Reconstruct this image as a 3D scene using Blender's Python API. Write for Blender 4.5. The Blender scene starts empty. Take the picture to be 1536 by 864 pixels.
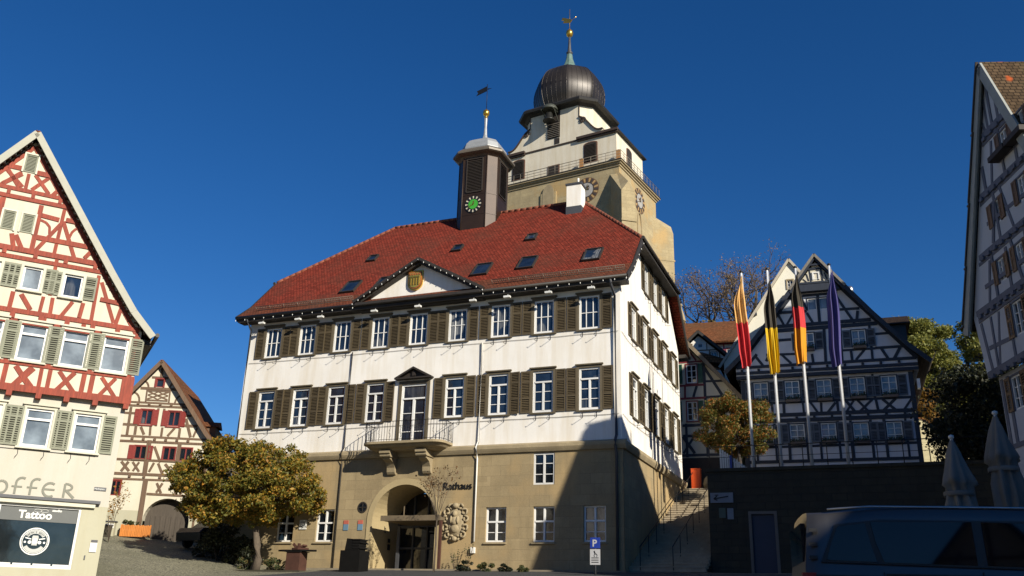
import bpy, bmesh, math, random
import numpy as np
from math import sin, cos, pi, radians, sqrt, atan2
from mathutils import Vector, Matrix, noise
random.seed(7)
scene = bpy.context.scene
COL = scene.collection

# ------------------------------------------------------------------ materials
MATS = {}
class NT:
    def __init__(s, name):
        s.m = bpy.data.materials.new(name); s.m.use_nodes = True
        s.t = s.m.node_tree; s.t.nodes.clear()
        s.out = s.n('ShaderNodeOutputMaterial'); s.b = s.n('ShaderNodeBsdfPrincipled')
        s.l(s.b.outputs[0], s.out.inputs[0])
    def n(s, k, **kw):
        o = s.t.nodes.new(k)
        for a, v in kw.items(): setattr(o, a, v)
        return o
    def l(s, a, b): s.t.links.new(a, b)
    def val(s, sock, v): sock.default_value = v
    def coord(s, kind='Object', scale=(1, 1, 1)):
        c = s.n('ShaderNodeTexCoord'); mp = s.n('ShaderNodeMapping')
        mp.inputs['Scale'].default_value = scale
        s.l(c.outputs[kind], mp.inputs[0]); return mp.outputs[0]
    def noise(s, vec, scale, detail=4, rough=.55):
        o = s.n('ShaderNodeTexNoise'); o.inputs['Scale'].default_value = scale
        o.inputs['Detail'].default_value = detail; o.inputs['Roughness'].default_value = rough
        s.l(vec, o.inputs['Vector']); return o.outputs['Fac']
    def ramp(s, fac, stops):
        o = s.n('ShaderNodeValToRGB'); e = o.color_ramp.elements
        while len(e) > 1: e.remove(e[-1])
        e[0].position = stops[0][0]; e[0].color = (*stops[0][1], 1)
        for p, c in stops[1:]:
            x = e.new(p); x.color = (*c, 1)
        s.l(fac, o.inputs[0]); return o.outputs[0]
    def mix(s, f, a, b, mode='MIX'):
        o = s.n('ShaderNodeMix', data_type='RGBA', blend_type=mode)
        for sock, v in ((o.inputs[0], f), (o.inputs[6], a), (o.inputs[7], b)):
            if hasattr(v, 'is_linked') or hasattr(v, 'links'): s.l(v, sock)
            elif isinstance(v, (int, float)): sock.default_value = v
            else: sock.default_value = (*v, 1)
        return o.outputs[2]
    def bump(s, h, strength, dist=.02, prev=None):
        o = s.n('ShaderNodeBump'); o.inputs['Strength'].default_value = strength
        o.inputs['Distance'].default_value = dist; s.l(h, o.inputs['Height'])
        if prev: s.l(prev, o.inputs['Normal'])
        s.l(o.outputs[0], s.b.inputs['Normal']); return o.outputs[0]
    def rough(s, v): s.b.inputs['Roughness'].default_value = v

def sc(c, k): return tuple(min(1, x * k) for x in c)

def m_plain(name, c, rough=.6, var=.12, scale=3, metal=0, bump=.15, fine=40):
    """paint, wood, metal: base colour with blotches of wear"""
    if name in MATS: return MATS[name]
    t = NT(name); v = t.coord()
    a = t.noise(v, scale, 5); f = t.noise(v, fine, 3)
    col = t.ramp(a, [(.3, sc(c, 1 - var)), (.7, sc(c, 1 + var))])
    col = t.mix(t.ramp(f, [(.35, (0, 0, 0)), (.75, (1, 1, 1))]), col, sc(c, 1 - var * .8), 'MIX')
    oi = t.n('ShaderNodeObjectInfo'); col = t.mix(1.0, col, t.ramp(oi.outputs['Random'], [(0, (.80, .80, .80)), (1, (1, 1, 1))]), 'MULTIPLY')
    t.l(col, t.b.inputs['Base Color']); t.rough(rough); t.b.inputs['Metallic'].default_value = metal
    if bump: t.bump(f, bump, .01)
    MATS[name] = t.m; return t.m

def m_plaster(name, c, dirt=.12):
    if name in MATS: return MATS[name]
    t = NT(name); v = t.coord(); vs = t.coord(scale=(1.6, 1.6, .18))
    a = t.noise(v, .5, 6, .6); st = t.noise(vs, 1.4, 6, .62); f = t.noise(v, 60, 3)
    col = t.ramp(a, [(.3, sc(c, .90)), (.7, c)])
    col = t.mix(t.ramp(t.noise(v, 2.3, 8, .7), [(.55, (0, 0, 0)), (.8, (.5, .5, .5))]), col, sc(c, .8))
    col = t.mix(t.ramp(st, [(.42, (0, 0, 0)), (.78, (1, 1, 1))]), col, tuple(x * (1 - dirt * k) for x, k in zip(c, (1, 1.25, 1.7))))
    t.l(col, t.b.inputs['Base Color']); t.rough(.9); t.bump(f, .25, .006)
    MATS[name] = t.m; return t.m

def m_stone(name, c1, c2, mortar, bw=.75, bh=.36, dirt=.35, mort=.008, bump=.4, uv=True, big=None):
    if name in MATS: return MATS[name]
    t = NT(name); v = t.coord()
    u = t.coord('UV')
    br = t.n('ShaderNodeTexBrick'); br.offset = .5
    for k, x in (('Scale', 1), ('Mortar Size', mort), ('Mortar Smooth', .4), ('Brick Width', bw), ('Row Height', bh), ('Bias', 0)):
        br.inputs[k].default_value = x
    br.inputs['Color1'].default_value = (*c1, 1); br.inputs['Color2'].default_value = (*c2, 1); br.inputs['Mortar'].default_value = (*mortar, 1)
    w = t.noise(v, 3, 3); 
    t.l(u, br.inputs['Vector'])
    a = t.noise(v, .7, 8, .65); f = t.noise(v, 25, 6, .7)
    vs = t.coord(scale=(2, 2, .25)); st = t.noise(vs, 1.1, 6, .6)
    col = t.mix(t.ramp(a, [(.38, (0, 0, 0)), (.72, (1, 1, 1))]), br.outputs[0], sc(c2, 1 - dirt))
    if big: col = t.mix(t.ramp(t.noise(v, .35, 3), [(.5, (0, 0, 0)), (.62, (1, 1, 1))]), col, big)
    col = t.mix(t.ramp(st, [(.5, (0, 0, 0)), (.8, (.8, .8, .8))]), col, sc(c2, .6))
    col = t.mix(.35, col, t.ramp(f, [(.3, sc(c1, .6)), (.7, sc(c1, 1.15))]))
    t.l(col, t.b.inputs['Base Color']); t.rough(.92)
    h = t.mix(.5, br.outputs['Fac'], f)
    inv = t.n('ShaderNodeMath', operation='SUBTRACT'); inv.inputs[0].default_value = 1; t.l(br.outputs['Fac'], inv.inputs[1])
    n1 = t.bump(inv.outputs[0], bump, .015); t.bump(f, .3, .012, n1)
    MATS[name] = t.m; return t.m

def m_tiles(name, c, bw=.19, bh=.17, moss=(.10, .07, .03), mossy=.25, bump=.9, spots=None):
    """plain clay tiles, rows along the slope"""
    if name in MATS: return MATS[name]
    t = NT(name); v = t.coord(); u = t.coord('UV')
    br = t.n('ShaderNodeTexBrick'); br.offset = .5
    for k, x in (('Scale', 1), ('Mortar Size', .017), ('Mortar Smooth', .2), ('Brick Width', bw), ('Row Height', bh), ('Bias', -.1)):
        br.inputs[k].default_value = x
    br.inputs['Color1'].default_value = (*sc(c, 1.2), 1); br.inputs['Color2'].default_value = (*sc(c, .66), 1); br.inputs['Mortar'].default_value = (*sc(c, .22), 1)
    t.l(u, br.inputs['Vector'])
    a = t.noise(v, .45, 7, .62); b = t.noise(v, 7, 5, .7)
    col = t.mix(t.ramp(a, [(.45, (0, 0, 0)), (.8, (mossy * 2.2,) * 3)]), br.outputs[0], moss)
    col = t.mix(t.ramp(b, [(.55, (0, 0, 0)), (.72, (.7, .7, .7))]), col, sc(c, .45))
    if spots: col = t.mix(t.ramp(t.noise(v, .6, 3), [(.61, (0, 0, 0)), (.65, (1, 1, 1))]), col, spots)
    t.l(col, t.b.inputs['Base Color']); t.rough(.92); t.b.inputs['Specular IOR Level'].default_value = .12
    # overlapping rows: saw-tooth height down each row
    sep = t.n('ShaderNodeSeparateXYZ'); t.l(u, sep.inputs[0])
    dv = t.n('ShaderNodeMath', operation='DIVIDE'); t.l(sep.outputs[1], dv.inputs[0]); dv.inputs[1].default_value = bh
    fr = t.n('ShaderNodeMath', operation='FRACT'); t.l(dv.outputs[0], fr.inputs[0])
    iv = t.n('ShaderNodeMath', operation='SUBTRACT'); iv.inputs[0].default_value = 1; t.l(fr.outputs[0], iv.inputs[1])
    n1 = t.bump(iv.outputs[0], bump, .03); t.bump(b, .3, .02, n1)
    MATS[name] = t.m; return t.m

def m_glass(name, c=(.012, .02, .035), rough=.04, wob=.05, curtain=False):
    if name in MATS: return MATS[name]
    t = NT(name); v = t.coord(); oi = t.n('ShaderNodeObjectInfo')
    vc = t.n('ShaderNodeVectorMath', operation='ADD'); t.l(v, vc.inputs[0]); t.l(oi.outputs['Random'], vc.inputs[1])
    base = t.ramp(t.noise(vc.outputs[0], 1.3, 3), [(.35, sc(c, .6)), (.7, sc(c, 1.5))])
    if curtain:
        st = t.n('ShaderNodeMapping'); st.inputs['Scale'].default_value = (7, 1, .35); t.l(vc.outputs[0], st.inputs[0])
        fold = t.ramp(t.noise(st.outputs[0], 2.2, 2), [(.35, (.05, .055, .06)), (.7, (.30, .30, .28))])
        amt = t.ramp(oi.outputs['Random'], [(.55, (0, 0, 0)), (.6, (.55, .55, .55)), (.8, (.15, .15, .15)), (1, (.9, .9, .9))])
        blot = t.ramp(t.noise(vc.outputs[0], .9, 2), [(.48, (0, 0, 0)), (.52, (1, 1, 1))])
        mm = t.n('ShaderNodeMath', operation='MULTIPLY'); t.l(amt, mm.inputs[0]); t.l(blot, mm.inputs[1])
        base = t.mix(mm.outputs[0], base, fold)
    t.l(base, t.b.inputs['Base Color'])
    t.rough(rough); t.b.inputs['IOR'].default_value = 1.55
    t.b.inputs['Specular IOR Level'].default_value = .8
    t.bump(t.noise(v, 1.8, 2), wob, .05)
    MATS[name] = t.m; return t.m

def m_leaf(name, stops, trans=.35):
    if name in MATS: return MATS[name]
    t = NT(name); g = t.n('ShaderNodeNewGeometry')
    col = t.ramp(g.outputs['Random Per Island'], stops)
    v = t.coord(); a = t.noise(v, 1.1, 3)
    col = t.mix(t.ramp(a, [(.42, (0, 0, 0)), (.62, (.55, .55, .55))]), col, stops[-1][1])
    t.l(col, t.b.inputs['Base Color']); t.rough(.6)
    tr = t.n('ShaderNodeBsdfTranslucent'); t.l(col, tr.inputs[0])
    mx = t.n('ShaderNodeMixShader'); mx.inputs[0].default_value = trans
    t.l(t.b.outputs[0], mx.inputs[1]); t.l(tr.outputs[0], mx.inputs[2]); t.l(mx.outputs[0], t.out.inputs[0])
    MATS[name] = t.m; return t.m

def m_wood(name, c, rough=.8, sx=(6, 6, .6), var=.3):
    if name in MATS: return MATS[name]
    t = NT(name); v = t.coord(scale=sx); v2 = t.coord()
    a = t.noise(v, 3, 6, .65); b = t.noise(v2, 1.2, 4)
    col = t.ramp(a, [(.3, sc(c, 1 - var)), (.7, sc(c, 1 + var * .6))])
    col = t.mix(t.ramp(b, [(.4, (0, 0, 0)), (.75, (.5, .5, .5))]), col, sc(c, 1 - var))
    t.l(col, t.b.inputs['Base Color']); t.rough(rough); t.bump(a, .25, .008)
    MATS[name] = t.m; return t.m

# ------------------------------------------------------------------ mesh builder
class MB:
    def __init__(s): s.v = []; s.f = []; s.m = []; s.sm = []
    def face(s, pts, m=0, smooth=False):
        i = len(s.v); s.v += [tuple(p) for p in pts]; s.f.append(tuple(range(i, i + len(pts)))); s.m.append(m); s.sm.append(smooth)
    def idx(s, pts, faces, m=0, smooth=False):
        i = len(s.v); s.v += [tuple(p) for p in pts]
        for f in faces: s.f.append(tuple(i + k for k in f)); s.m.append(m); s.sm.append(smooth)
    def hexa(s, p, m=0):
        s.idx(p, [(0, 3, 2, 1), (4, 5, 6, 7), (0, 1, 5, 4), (1, 2, 6, 5), (2, 3, 7, 6), (3, 0, 4, 7)], m)
    def box(s, x0, y0, z0, x1, y1, z1, m=0):
        s.hexa([(x0, y0, z0), (x1, y0, z0), (x1, y1, z0), (x0, y1, z0), (x0, y0, z1), (x1, y0, z1), (x1, y1, z1), (x0, y1, z1)], m)
    def beam(s, a, b, w, h, up=(0, 0, 1), m=0):
        a = Vector(a); b = Vector(b); d = (b - a).normalized(); u = Vector(up)
        sd = d.cross(u)
        if sd.length < 1e-4: sd = d.cross(Vector((1, 0, 0)))
        sd.normalize(); u = sd.cross(d).normalized(); sd = sd * w / 2; u = u * h / 2
        s.hexa([a - sd - u, a + sd - u, b + sd - u, b - sd - u, a - sd + u, a + sd + u, b + sd + u, b - sd + u], m)
    def fbar(s, x1, z1, x2, z2, w, y, t, m=0):
        """timber lying on the facade plane y, standing proud by t"""
        dx, dz = x2 - x1, z2 - z1; L = sqrt(dx * dx + dz * dz) or 1e-6
        nx, nz = -dz / L * w / 2, dx / L * w / 2
        q = [(x1 - nx, z1 - nz), (x2 - nx, z2 - nz), (x2 + nx, z2 + nz), (x1 + nx, z1 + nz)]
        s.prism(q, y - t, y + .02, m)
    def prism(s, poly, y0, y1, m=0, caps=True):
        n = len(poly); pts = [(x, y0, z) for x, z in poly] + [(x, y1, z) for x, z in poly]
        fs = [(i, (i + 1) % n, n + (i + 1) % n, n + i) for i in range(n)]
        if caps: fs += [tuple(range(n))[::-1], tuple(range(n, 2 * n))]
        s.idx(pts, fs, m)
    def prism_x(s, poly, x0, x1, m=0):      # poly in y,z
        n = len(poly); pts = [(x0, y, z) for y, z in poly] + [(x1, y, z) for y, z in poly]
        s.idx(pts, [(i, (i + 1) % n, n + (i + 1) % n, n + i) for i in range(n)] + [tuple(range(n))[::-1], tuple(range(n, 2 * n))], m)
    def prism_z(s, poly, z0, z1, m=0):
        n = len(poly); pts = [(x, y, z0) for x, y in poly] + [(x, y, z1) for x, y in poly]
        s.idx(pts, [(i, (i + 1) % n, n + (i + 1) % n, n + i) for i in range(n)] + [tuple(range(n))[::-1], tuple(range(n, 2 * n))], m)
    def rings(s, rings, m=0, smooth=True, cap=True, close=True):
        n = len(rings[0]); i = len(s.v)
        for r in rings: s.v += [tuple(p) for p in r]
        for k in range(len(rings) - 1):
            for j in range(n if close else n - 1):
                a = i + k * n + j; b = i + k * n + (j + 1) % n
                s.f.append((a, b, b + n, a + n)); s.m.append(m); s.sm.append(smooth)
        if cap:
            s.f.append(tuple(range(i, i + n))[::-1]); s.m.append(m); s.sm.append(False)
            j = i + (len(rings) - 1) * n; s.f.append(tuple(range(j, j + n))); s.m.append(m); s.sm.append(False)
    def tube(s, pts, r, n=8, m=0, r2=None, smooth=True):
        pts = [Vector(p) for p in pts]; R = []
        for i, p in enumerate(pts):
            d = (pts[min(i + 1, len(pts) - 1)] - pts[max(i - 1, 0)])
            d = d.normalized() if d.length > 1e-9 else Vector((0, 0, 1))
            u = d.cross(Vector((0, 0, 1)));
            if u.length < 1e-3: u = Vector((1, 0, 0))
            u.normalize(); w = d.cross(u)
            if callable(r): rr = r(i / max(1, len(pts) - 1))
            elif isinstance(r, (list, tuple)): rr = r[i]
            else: rr = r if r2 is None else r + (r2 - r) * i / max(1, len(pts) - 1)
            R.append([p + (u * cos(2 * pi * k / n) + w * sin(2 * pi * k / n)) * rr for k in range(n)])
        s.rings(R, m, smooth)
    def lathe(s, prof, c=(0, 0), n=24, m=0, smooth=True, a0=0, cap=True, sx=1, sy=1):
        s.rings([[(c[0] + sx * r * cos(a0 + 2 * pi * k / n), c[1] + sy * r * sin(a0 + 2 * pi * k / n), z) for k in range(n)] for r, z in prof], m, smooth, cap)
    def build(s, name, mats, parent=None, loc=(0, 0, 0), rz=0, zs=0, bevel=0, recalc=True):
        o = bpy.data.objects.new(name, s.mesh(name, mats, zs, recalc))
        COL.objects.link(o); o.location = loc; o.rotation_euler = (0, 0, rz)
        if parent: o.parent = parent
        if bevel:
            b = o.modifiers.new('Bevel', 'BEVEL'); b.width = bevel; b.segments = 2; b.limit_method = 'ANGLE'
        return o
    def mesh(s, name, mats, zs=0, recalc=True):
        me = bpy.data.meshes.new(name)
        me.from_pydata([(x, y, z - zs) for x, y, z in s.v], [], s.f)
        if not isinstance(mats, (list, tuple)): mats = [mats]
        for m in mats: me.materials.append(m)
        me.polygons.foreach_set('material_index', s.m); me.polygons.foreach_set('use_smooth', s.sm)
        if recalc:
            bm = bmesh.new(); bm.from_mesh(me); bmesh.ops.remove_doubles(bm, verts=bm.verts, dist=1e-5) if False else None
            bmesh.ops.recalc_face_normals(bm, faces=bm.faces); bm.to_mesh(me); bm.free()
        me.update()
        box_uv(me, zs); return me

def box_uv(me, zs=0):
    n = len(me.loops)
    if not n: return
    uv = me.uv_layers.new(name='UVMap')
    co = np.empty(len(me.vertices) * 3); me.vertices.foreach_get('co', co); co = co.reshape(-1, 3)
    vi = np.empty(n, int); me.loops.foreach_get('vertex_index', vi)
    pn = np.empty(len(me.polygons) * 3); me.polygons.foreach_get('normal', pn); pn = pn.reshape(-1, 3)
    lt = np.empty(len(me.polygons), int); me.polygons.foreach_get('loop_total', lt)
    nn = np.repeat(pn, lt, axis=0); p = co[vi]
    flat = np.abs(nn[:, 2]) > .97
    t = np.stack([-nn[:, 1], nn[:, 0], np.zeros(n)], 1); L = np.linalg.norm(t, axis=1); L[L == 0] = 1; t /= L[:, None]
    t[flat] = (1, 0, 0); b = np.cross(nn, t)
    out = np.stack([(p * t).sum(1), (p * b).sum(1)], 1)
    uv.data.foreach_set('uv', out.ravel())

def thing(name, label, cat, loc, rz=0, group=None):
    o = bpy.data.objects.new(name, None); COL.objects.link(o); o.empty_display_size = .3
    o.location = loc; o.rotation_euler = (0, 0, rz); tag(o, label, cat, group); return o
def tag(o, label, cat, group=None, kind=None):
    if label: o['label'] = label
    if cat: o['category'] = cat
    if group: o['group'] = group
    if kind: o['kind'] = kind
    return o

def text_mesh(txt, size, ext, bold=0.0, shear=0, align='LEFT', space=1.0):
    """lettering as a mesh standing in the xz plane, front towards -y"""
    c = bpy.data.curves.new('lettering', 'FONT'); c.body = txt; c.size = size; c.extrude = ext; c.offset = bold
    c.shear = shear; c.align_x = align; c.space_character = space; c.resolution_u = 3
    o = bpy.data.objects.new('tmp', c); COL.objects.link(o)
    bpy.context.view_layer.update()
    dg = bpy.context.evaluated_depsgraph_get()
    me = bpy.data.meshes.new_from_object(o.evaluated_get(dg)); bpy.data.objects.remove(o)
    me.transform(Matrix.Rotation(pi / 2, 4, 'X')); return me
def text_obj(name, txt, size, ext, mat, parent, loc, rz=0, **kw):
    me = text_mesh(txt, size, ext, **kw); me.materials.clear(); me.materials.append(mat)
    for p in me.polygons: p.material_index = 0
    o = bpy.data.objects.new(name, me); COL.objects.link(o); o.parent = parent; o.location = loc; o.rotation_euler = (0, 0, rz); return o

def clip_poly(poly, outline):
    """clip poly (x,z) by a convex counter-clockwise outline"""
    out = poly
    for i in range(len(outline)):
        a = outline[i]; b = outline[(i + 1) % len(outline)]; inp = out; out = []
        if not inp: break
        def side(p): return (b[0] - a[0]) * (p[1] - a[1]) - (b[1] - a[1]) * (p[0] - a[0])
        for j in range(len(inp)):
            p, q = inp[j], inp[(j + 1) % len(inp)]; sp, sq = side(p), side(q)
            if sp >= 0: out.append(p)
            if (sp > 0 > sq) or (sp < 0 < sq):
                k = sp / (sp - sq); out.append((p[0] + (q[0] - p[0]) * k, p[1] + (q[1] - p[1]) * k))
    return out

def wall_front(mb, outline, holes, y, depth, m=0, arch=None, T=None, zsplit=None, m2=0):
    """front sheet on plane y with rectangular holes (x0,z0,x1,z1) and their reveals; outline convex CCW.
    T maps (x,y,z)->point (for side facades)."""
    T = T or (lambda x, y, z: (x, y, z))
    xs = sorted({p[0] for p in outline} | {h[0] for h in holes} | {h[2] for h in holes})
    zs_ = sorted({p[1] for p in outline} | {h[1] for h in holes} | {h[3] for h in holes} | ({zsplit} if zsplit else set()))
    for i in range(len(xs) - 1):
        for j in range(len(zs_) - 1):
            cx, cz = (xs[i] + xs[i + 1]) / 2, (zs_[j] + zs_[j + 1]) / 2
            if any(h[0] < cx < h[2] and h[1] < cz < h[3] for h in holes): continue
            q = clip_poly([(xs[i], zs_[j]), (xs[i + 1], zs_[j]), (xs[i + 1], zs_[j + 1]), (xs[i], zs_[j + 1])], outline)
            if len(q) > 2: mb.face([T(a, y, b) for a, b in q], m2 if (zsplit and cz < zsplit) else m)
    for x0, z0, x1, z1 in holes:
        mm = m2 if (zsplit and (z0 + z1) / 2 < zsplit) else m
        for a, b, c, d in (((x0, z0), (x1, z0), (x1, z0), (x0, z0)), ((x1, z0), (x1, z1), (x1, z1), (x1, z0)), ((x1, z1), (x0, z1), (x0, z1), (x1, z1)), ((x0, z1), (x0, z0), (x0, z0), (x0, z1))):
            mb.face([T(a[0], y, a[1]), T(b[0], y, b[1]), T(b[0], y + depth, b[1]), T(a[0], y + depth, a[1])], mm)

# ------------------------------------------------------------------ windows
PROTO = {}
def LOUVRE_BACK(): return m_plain('shutter_gap_shade', (.012, .009, .006), .9, .1)  # near-black backing paints the shade between the slats
def shutter_mesh(w, h, mat, louvre=True, mid=(.5,), th=.045, panel=None):
    mb = MB(); s = .06
    mb.box(0, -th, 0, s, 0, h); mb.box(w - s, -th, 0, w, 0, h)
    rails = [0] + [h * k for k in mid] + [h - .08]
    for z in rails: mb.box(s, -th + .003, z, w - s, -.003, z + .08)
    zz = sorted(rails)
    for a, b in zip(zz[:-1], zz[1:]):
        if louvre:
            z = a + .08 + .015
            while z < b - .03:
                mb.hexa([(s, -th + .006, z), (w - s, -th + .006, z), (w - s, -.012, z + .035), (s, -.012, z + .035), (s, -th + .006, z + .014), (w - s, -th + .006, z + .014), (w - s, -.012, z + .045), (s, -.012, z + .045)])
                z += .078
        else:
            mb.box(s, -th + .015, a + .08, w - s, -.012, b)
    if louvre: mb.box(s, -.008, .08, w - s, -.003, h - .08, 1)
    return mb.mesh('shutter', [mat, LOUVRE_BACK()])
def mkstyle(key, w, h, frame, glass, surround=None, sw=.1, so=.035, shutter=None, shw=.5, vb=(.5,), hb=(), thick_h=(), thin=.028, fw=.06, recess=.1,
            sill=None, sill_out=.06, head=False, louvre=True, mid=(.5,), upper_v=True, box=None, sgap=0.0, backing=None, vt=.06, shh=None, shz=0, brackets=False, lights_only=None, right=True, left=True):
    fr = MB(); y = recess
    fr.box(-w / 2, y - .05, 0, -w / 2 + fw, y + .03, h); fr.box(w / 2 - fw, y - .05, 0, w / 2, y + .03, h)
    fr.box(-w / 2 + fw, y - .048, h - fw, w / 2 - fw, y + .028, h); fr.box(-w / 2 + fw, y - .048, 0, w / 2 - fw, y + .028, fw * 1.15)
    ztop = max(thick_h) * h if thick_h else h
    for v in vb:
        thickv = v == .5 and vt > thin
        t = vt if thickv else thin
        zt = h - fw if upper_v else ztop
        fr.box(-w / 2 + v * w - t / 2, y - (.06 if thickv else .03), fw, -w / 2 + v * w + t / 2, y + .02, zt)
    for k in thick_h: fr.box(-w / 2 + fw, y - .07, k * h - .035, w / 2 - fw, y + .024, k * h + .04)
    for k in hb: fr.box(-w / 2 + fw, y - .026, k * h - thin / 2, w / 2 - fw, y + .018, k * h + thin / 2)
    parts = [('window', fr.mesh('window', frame), (0, 0, 0))]
    p = MB(); p.face([(-w / 2 + .02, y + .01, .02), (w / 2 - .02, y + .01, .02), (w / 2 - .02, y + .01, h - .02), (-w / 2 + .02, y + .01, h - .02)])
    kids = [('pane', p.mesh('pane', glass), (0, 0, 0))]
    if surround:
        q = MB(); a = w / 2
        q.box(-a - sw, -so, -.02, -a, recess - .055, h + sw); q.box(a, -so, -.02, a + sw, recess - .055, h + sw)
        q.box(-a, -so + .002, h, a, recess - .055, h + sw)
        if head: q.box(-a - sw - .05, -so - .07, h + sw, a + sw + .05, 0.0, h + sw + .06)
        kids.append(('surround', q.mesh('surround', surround), (0, 0, 0)))
    if sill:
        q = MB(); q.box(-w / 2 - sw - .02, -sill_out, -.085, w / 2 + sw + .02, recess, -.022); kids.append(('sill', q.mesh('sill', sill), (0, 0, 0)))
    if shutter:
        H = (shh or h + .04); me = shutter_mesh(shw, H, shutter, louvre, mid)
        g = w / 2 + (sw if surround else .03) + sgap
        if right: kids.append(('shutter', me, (g, -.012, shz - .01)))
        if left: kids.append(('shutter', me, (-g - shw, -.012, shz - .01)))
    if box: kids += box
    if brackets:
        for x in (-w * .33, w * .33):
            q = MB(); q.tube([(x, 0, -.12), (x, -.02, -.36), (x - .02, -.10, -.38), (x - .02, -.30, -.40), (x - .02, -.31, -.34)], .011, 5); q.tube([(x, 0, -.14), (x, -.06, -.16), (x, -.05, -.22)], .009, 5)
            kids.append(('flower_box_bracket', q.mesh('flower_box_bracket', brackets), (0, 0, 0)))
    PROTO[key] = (parts, kids, (w, h, recess))
WRNG = random.Random(99)
def window(key, parent, x, z, y=0, rz=0, zs=0, name='window', label=None):
    parts, kids, _ = PROTO[key]
    o = bpy.data.objects.new(name, parts[0][1]); COL.objects.link(o); o.parent = parent; o.location = (x, y, z - zs); o.rotation_euler = (0, 0, rz)
    for nm, me, l in kids:
        c = bpy.data.objects.new(nm, me); COL.objects.link(c); c.parent = o; c.location = l
        if nm == 'shutter' and l[0] > 0 and WRNG.random() < .45: c.rotation_euler = (0, 0, -radians(WRNG.uniform(1, 7)))
    if label: o['label'] = label
    return o
def hole(key, x, z): w, h, r = PROTO[key][2]; return (x - w / 2, z, x + w / 2, z + h)

# ------------------------------------------------------------------ foliage
def leaf_mesh(name, centres, leaf, mat, seed=1, up=.35, aspect=.62, origin=(0, 0, 0), jitter=.35):
    rng = np.random.default_rng(seed); P = np.asarray(centres, float); n = len(P)
    d = rng.normal(size=(n, 3)); d /= np.linalg.norm(d, axis=1)[:, None]
    nn = rng.normal(size=(n, 3)); nn[:, 2] += up * 2; nn /= np.linalg.norm(nn, axis=1)[:, None]
    a = np.cross(nn, d); a /= np.linalg.norm(a, axis=1)[:, None]; b = np.cross(nn, a)
    s = leaf * (1 + jitter * rng.normal(size=(n, 1))).clip(.4, 2)
    # each leaf: a folded pointed blade of two quads sharing the mid-rib
    base = P - b * s * .5; tip = P + b * s * .5 - nn * s * .12
    m1 = P + a * s * aspect * .5 + nn * s * .10; m2 = P - a * s * aspect * .5 + nn * s * .10
    V = np.stack([base, m1, tip, m2], 1).reshape(-1, 3) - np.array(origin)
    i = np.arange(n) * 4
    Fc = np.concatenate([np.stack([i, i + 1, i + 2], 1), np.stack([i, i + 2, i + 3], 1)])
    me = bpy.data.meshes.new(name); me.vertices.add(len(V)); me.vertices.foreach_set('co', V.ravel())
    me.loops.add(len(Fc) * 3); me.loops.foreach_set('vertex_index', Fc.ravel().astype(np.int32))
    me.polygons.add(len(Fc)); me.polygons.foreach_set('loop_start', np.arange(len(Fc), dtype=np.int32) * 3)
    me.polygons.foreach_set('loop_total', np.full(len(Fc), 3, dtype=np.int32))
    me.update(calc_edges=True); me.materials.append(mat); return me
def crown_points(blobs, n, seed, shell=.55, thin=0):
    rng = np.random.default_rng(seed); B = np.array(blobs, float)
    w = (B[:, 3] * B[:, 4] * B[:, 5]) ** .75; k = rng.choice(len(B), n, p=w / w.sum())
    d = rng.normal(size=(n, 3)); d /= np.linalg.norm(d, axis=1)[:, None]
    r = shell + (1 - shell) * rng.random((n, 1)) ** .6; r *= 1 + .12 * rng.normal(size=(n, 1))
    return B[k, :3] + d * r * B[k, 3:6]
def clumps(c, R, n, seed, rmin=.16, rmax=.32, flat=.75, low=-.75):
    rng = random.Random(seed); out = []
    while len(out) < n:
        p = Vector([rng.uniform(-1, 1) for _ in range(3)])
        if p.length > 1 or p.length < .25 or p.z < low: continue
        q = p.normalized() * (p.length ** .55) * rng.uniform(.78, 1.02); r = rng.uniform(rmin, rmax) * (R[0] + R[1] + R[2]) / 3
        out.append((c[0] + q.x * R[0] , c[1] + q.y * R[1], c[2] + q.z * R[2], r, r, r * flat))
    return out
def tree(name, label, cat, base, c, R, leafmat, bark, nleaf, leaf, seed, ncl=40, tr=.14, group=None, rmin=.16, rmax=.32, split=.45, low=-.75, limbs=14, shell=.5, lean=(0, 0)):
    t = thing(name, label, cat, base, 0, group); bx, by, bz = base
    bl = clumps(c, R, ncl, seed, rmin, rmax, low=low); rng = random.Random(seed + 5)
    mb = MB(); zsplit = bz + (c[2] - R[2] - bz) * .9 + .2
    top = Vector((c[0], c[1], c[2] + R[2] * .55)); b0 = Vector(base)
    def ax(k): # trunk axis
        kk = k ** 2.2; bb = b0.lerp(top, k); bb.x = b0.x + (top.x - b0.x) * kk; bb.y = b0.y + (top.y - b0.y) * kk
        return bb + Vector((sin(k * 5 + seed) * .08, cos(k * 4 + seed) * .08, 0)) * (R[0] * .5 if k > .05 else 0)
    mb.tube([ax(k / 9) - b0 for k in range(10)], lambda k: tr * (1.25 - k * 1.1 if k > .08 else 1.5 - k * 3), 9)
    mb.build('trunk', bark, t)
    lm = MB()
    for q in rng.sample(bl, min(limbs, len(bl))):
        e = Vector(q[:3]); k = rng.uniform(split, .85); s0 = ax(k); md = s0.lerp(e, .5) + Vector((rng.uniform(-.15, .15), rng.uniform(-.15, .15), R[2] * .08))
        lm.tube([s0 - b0, s0.lerp(md, .5) - b0, md - b0, e - b0], tr * .42 * (1.2 - k * .6), 6, r2=tr * .07)
        for _ in range(3):
            e2 = e + Vector([rng.uniform(-1, 1) * q[3] for _ in range(3)]); lm.tube([md.lerp(e, .6) - b0, e2 - b0], tr * .1, 4, r2=tr * .03)
    lm.build('limbs', bark, t)
    me = leaf_mesh('crown', crown_points(bl, nleaf, seed, shell), leaf, leafmat, seed, origin=base)
    o = bpy.data.objects.new('crown', me); COL.objects.link(o); o.parent = t
    return t
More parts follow.
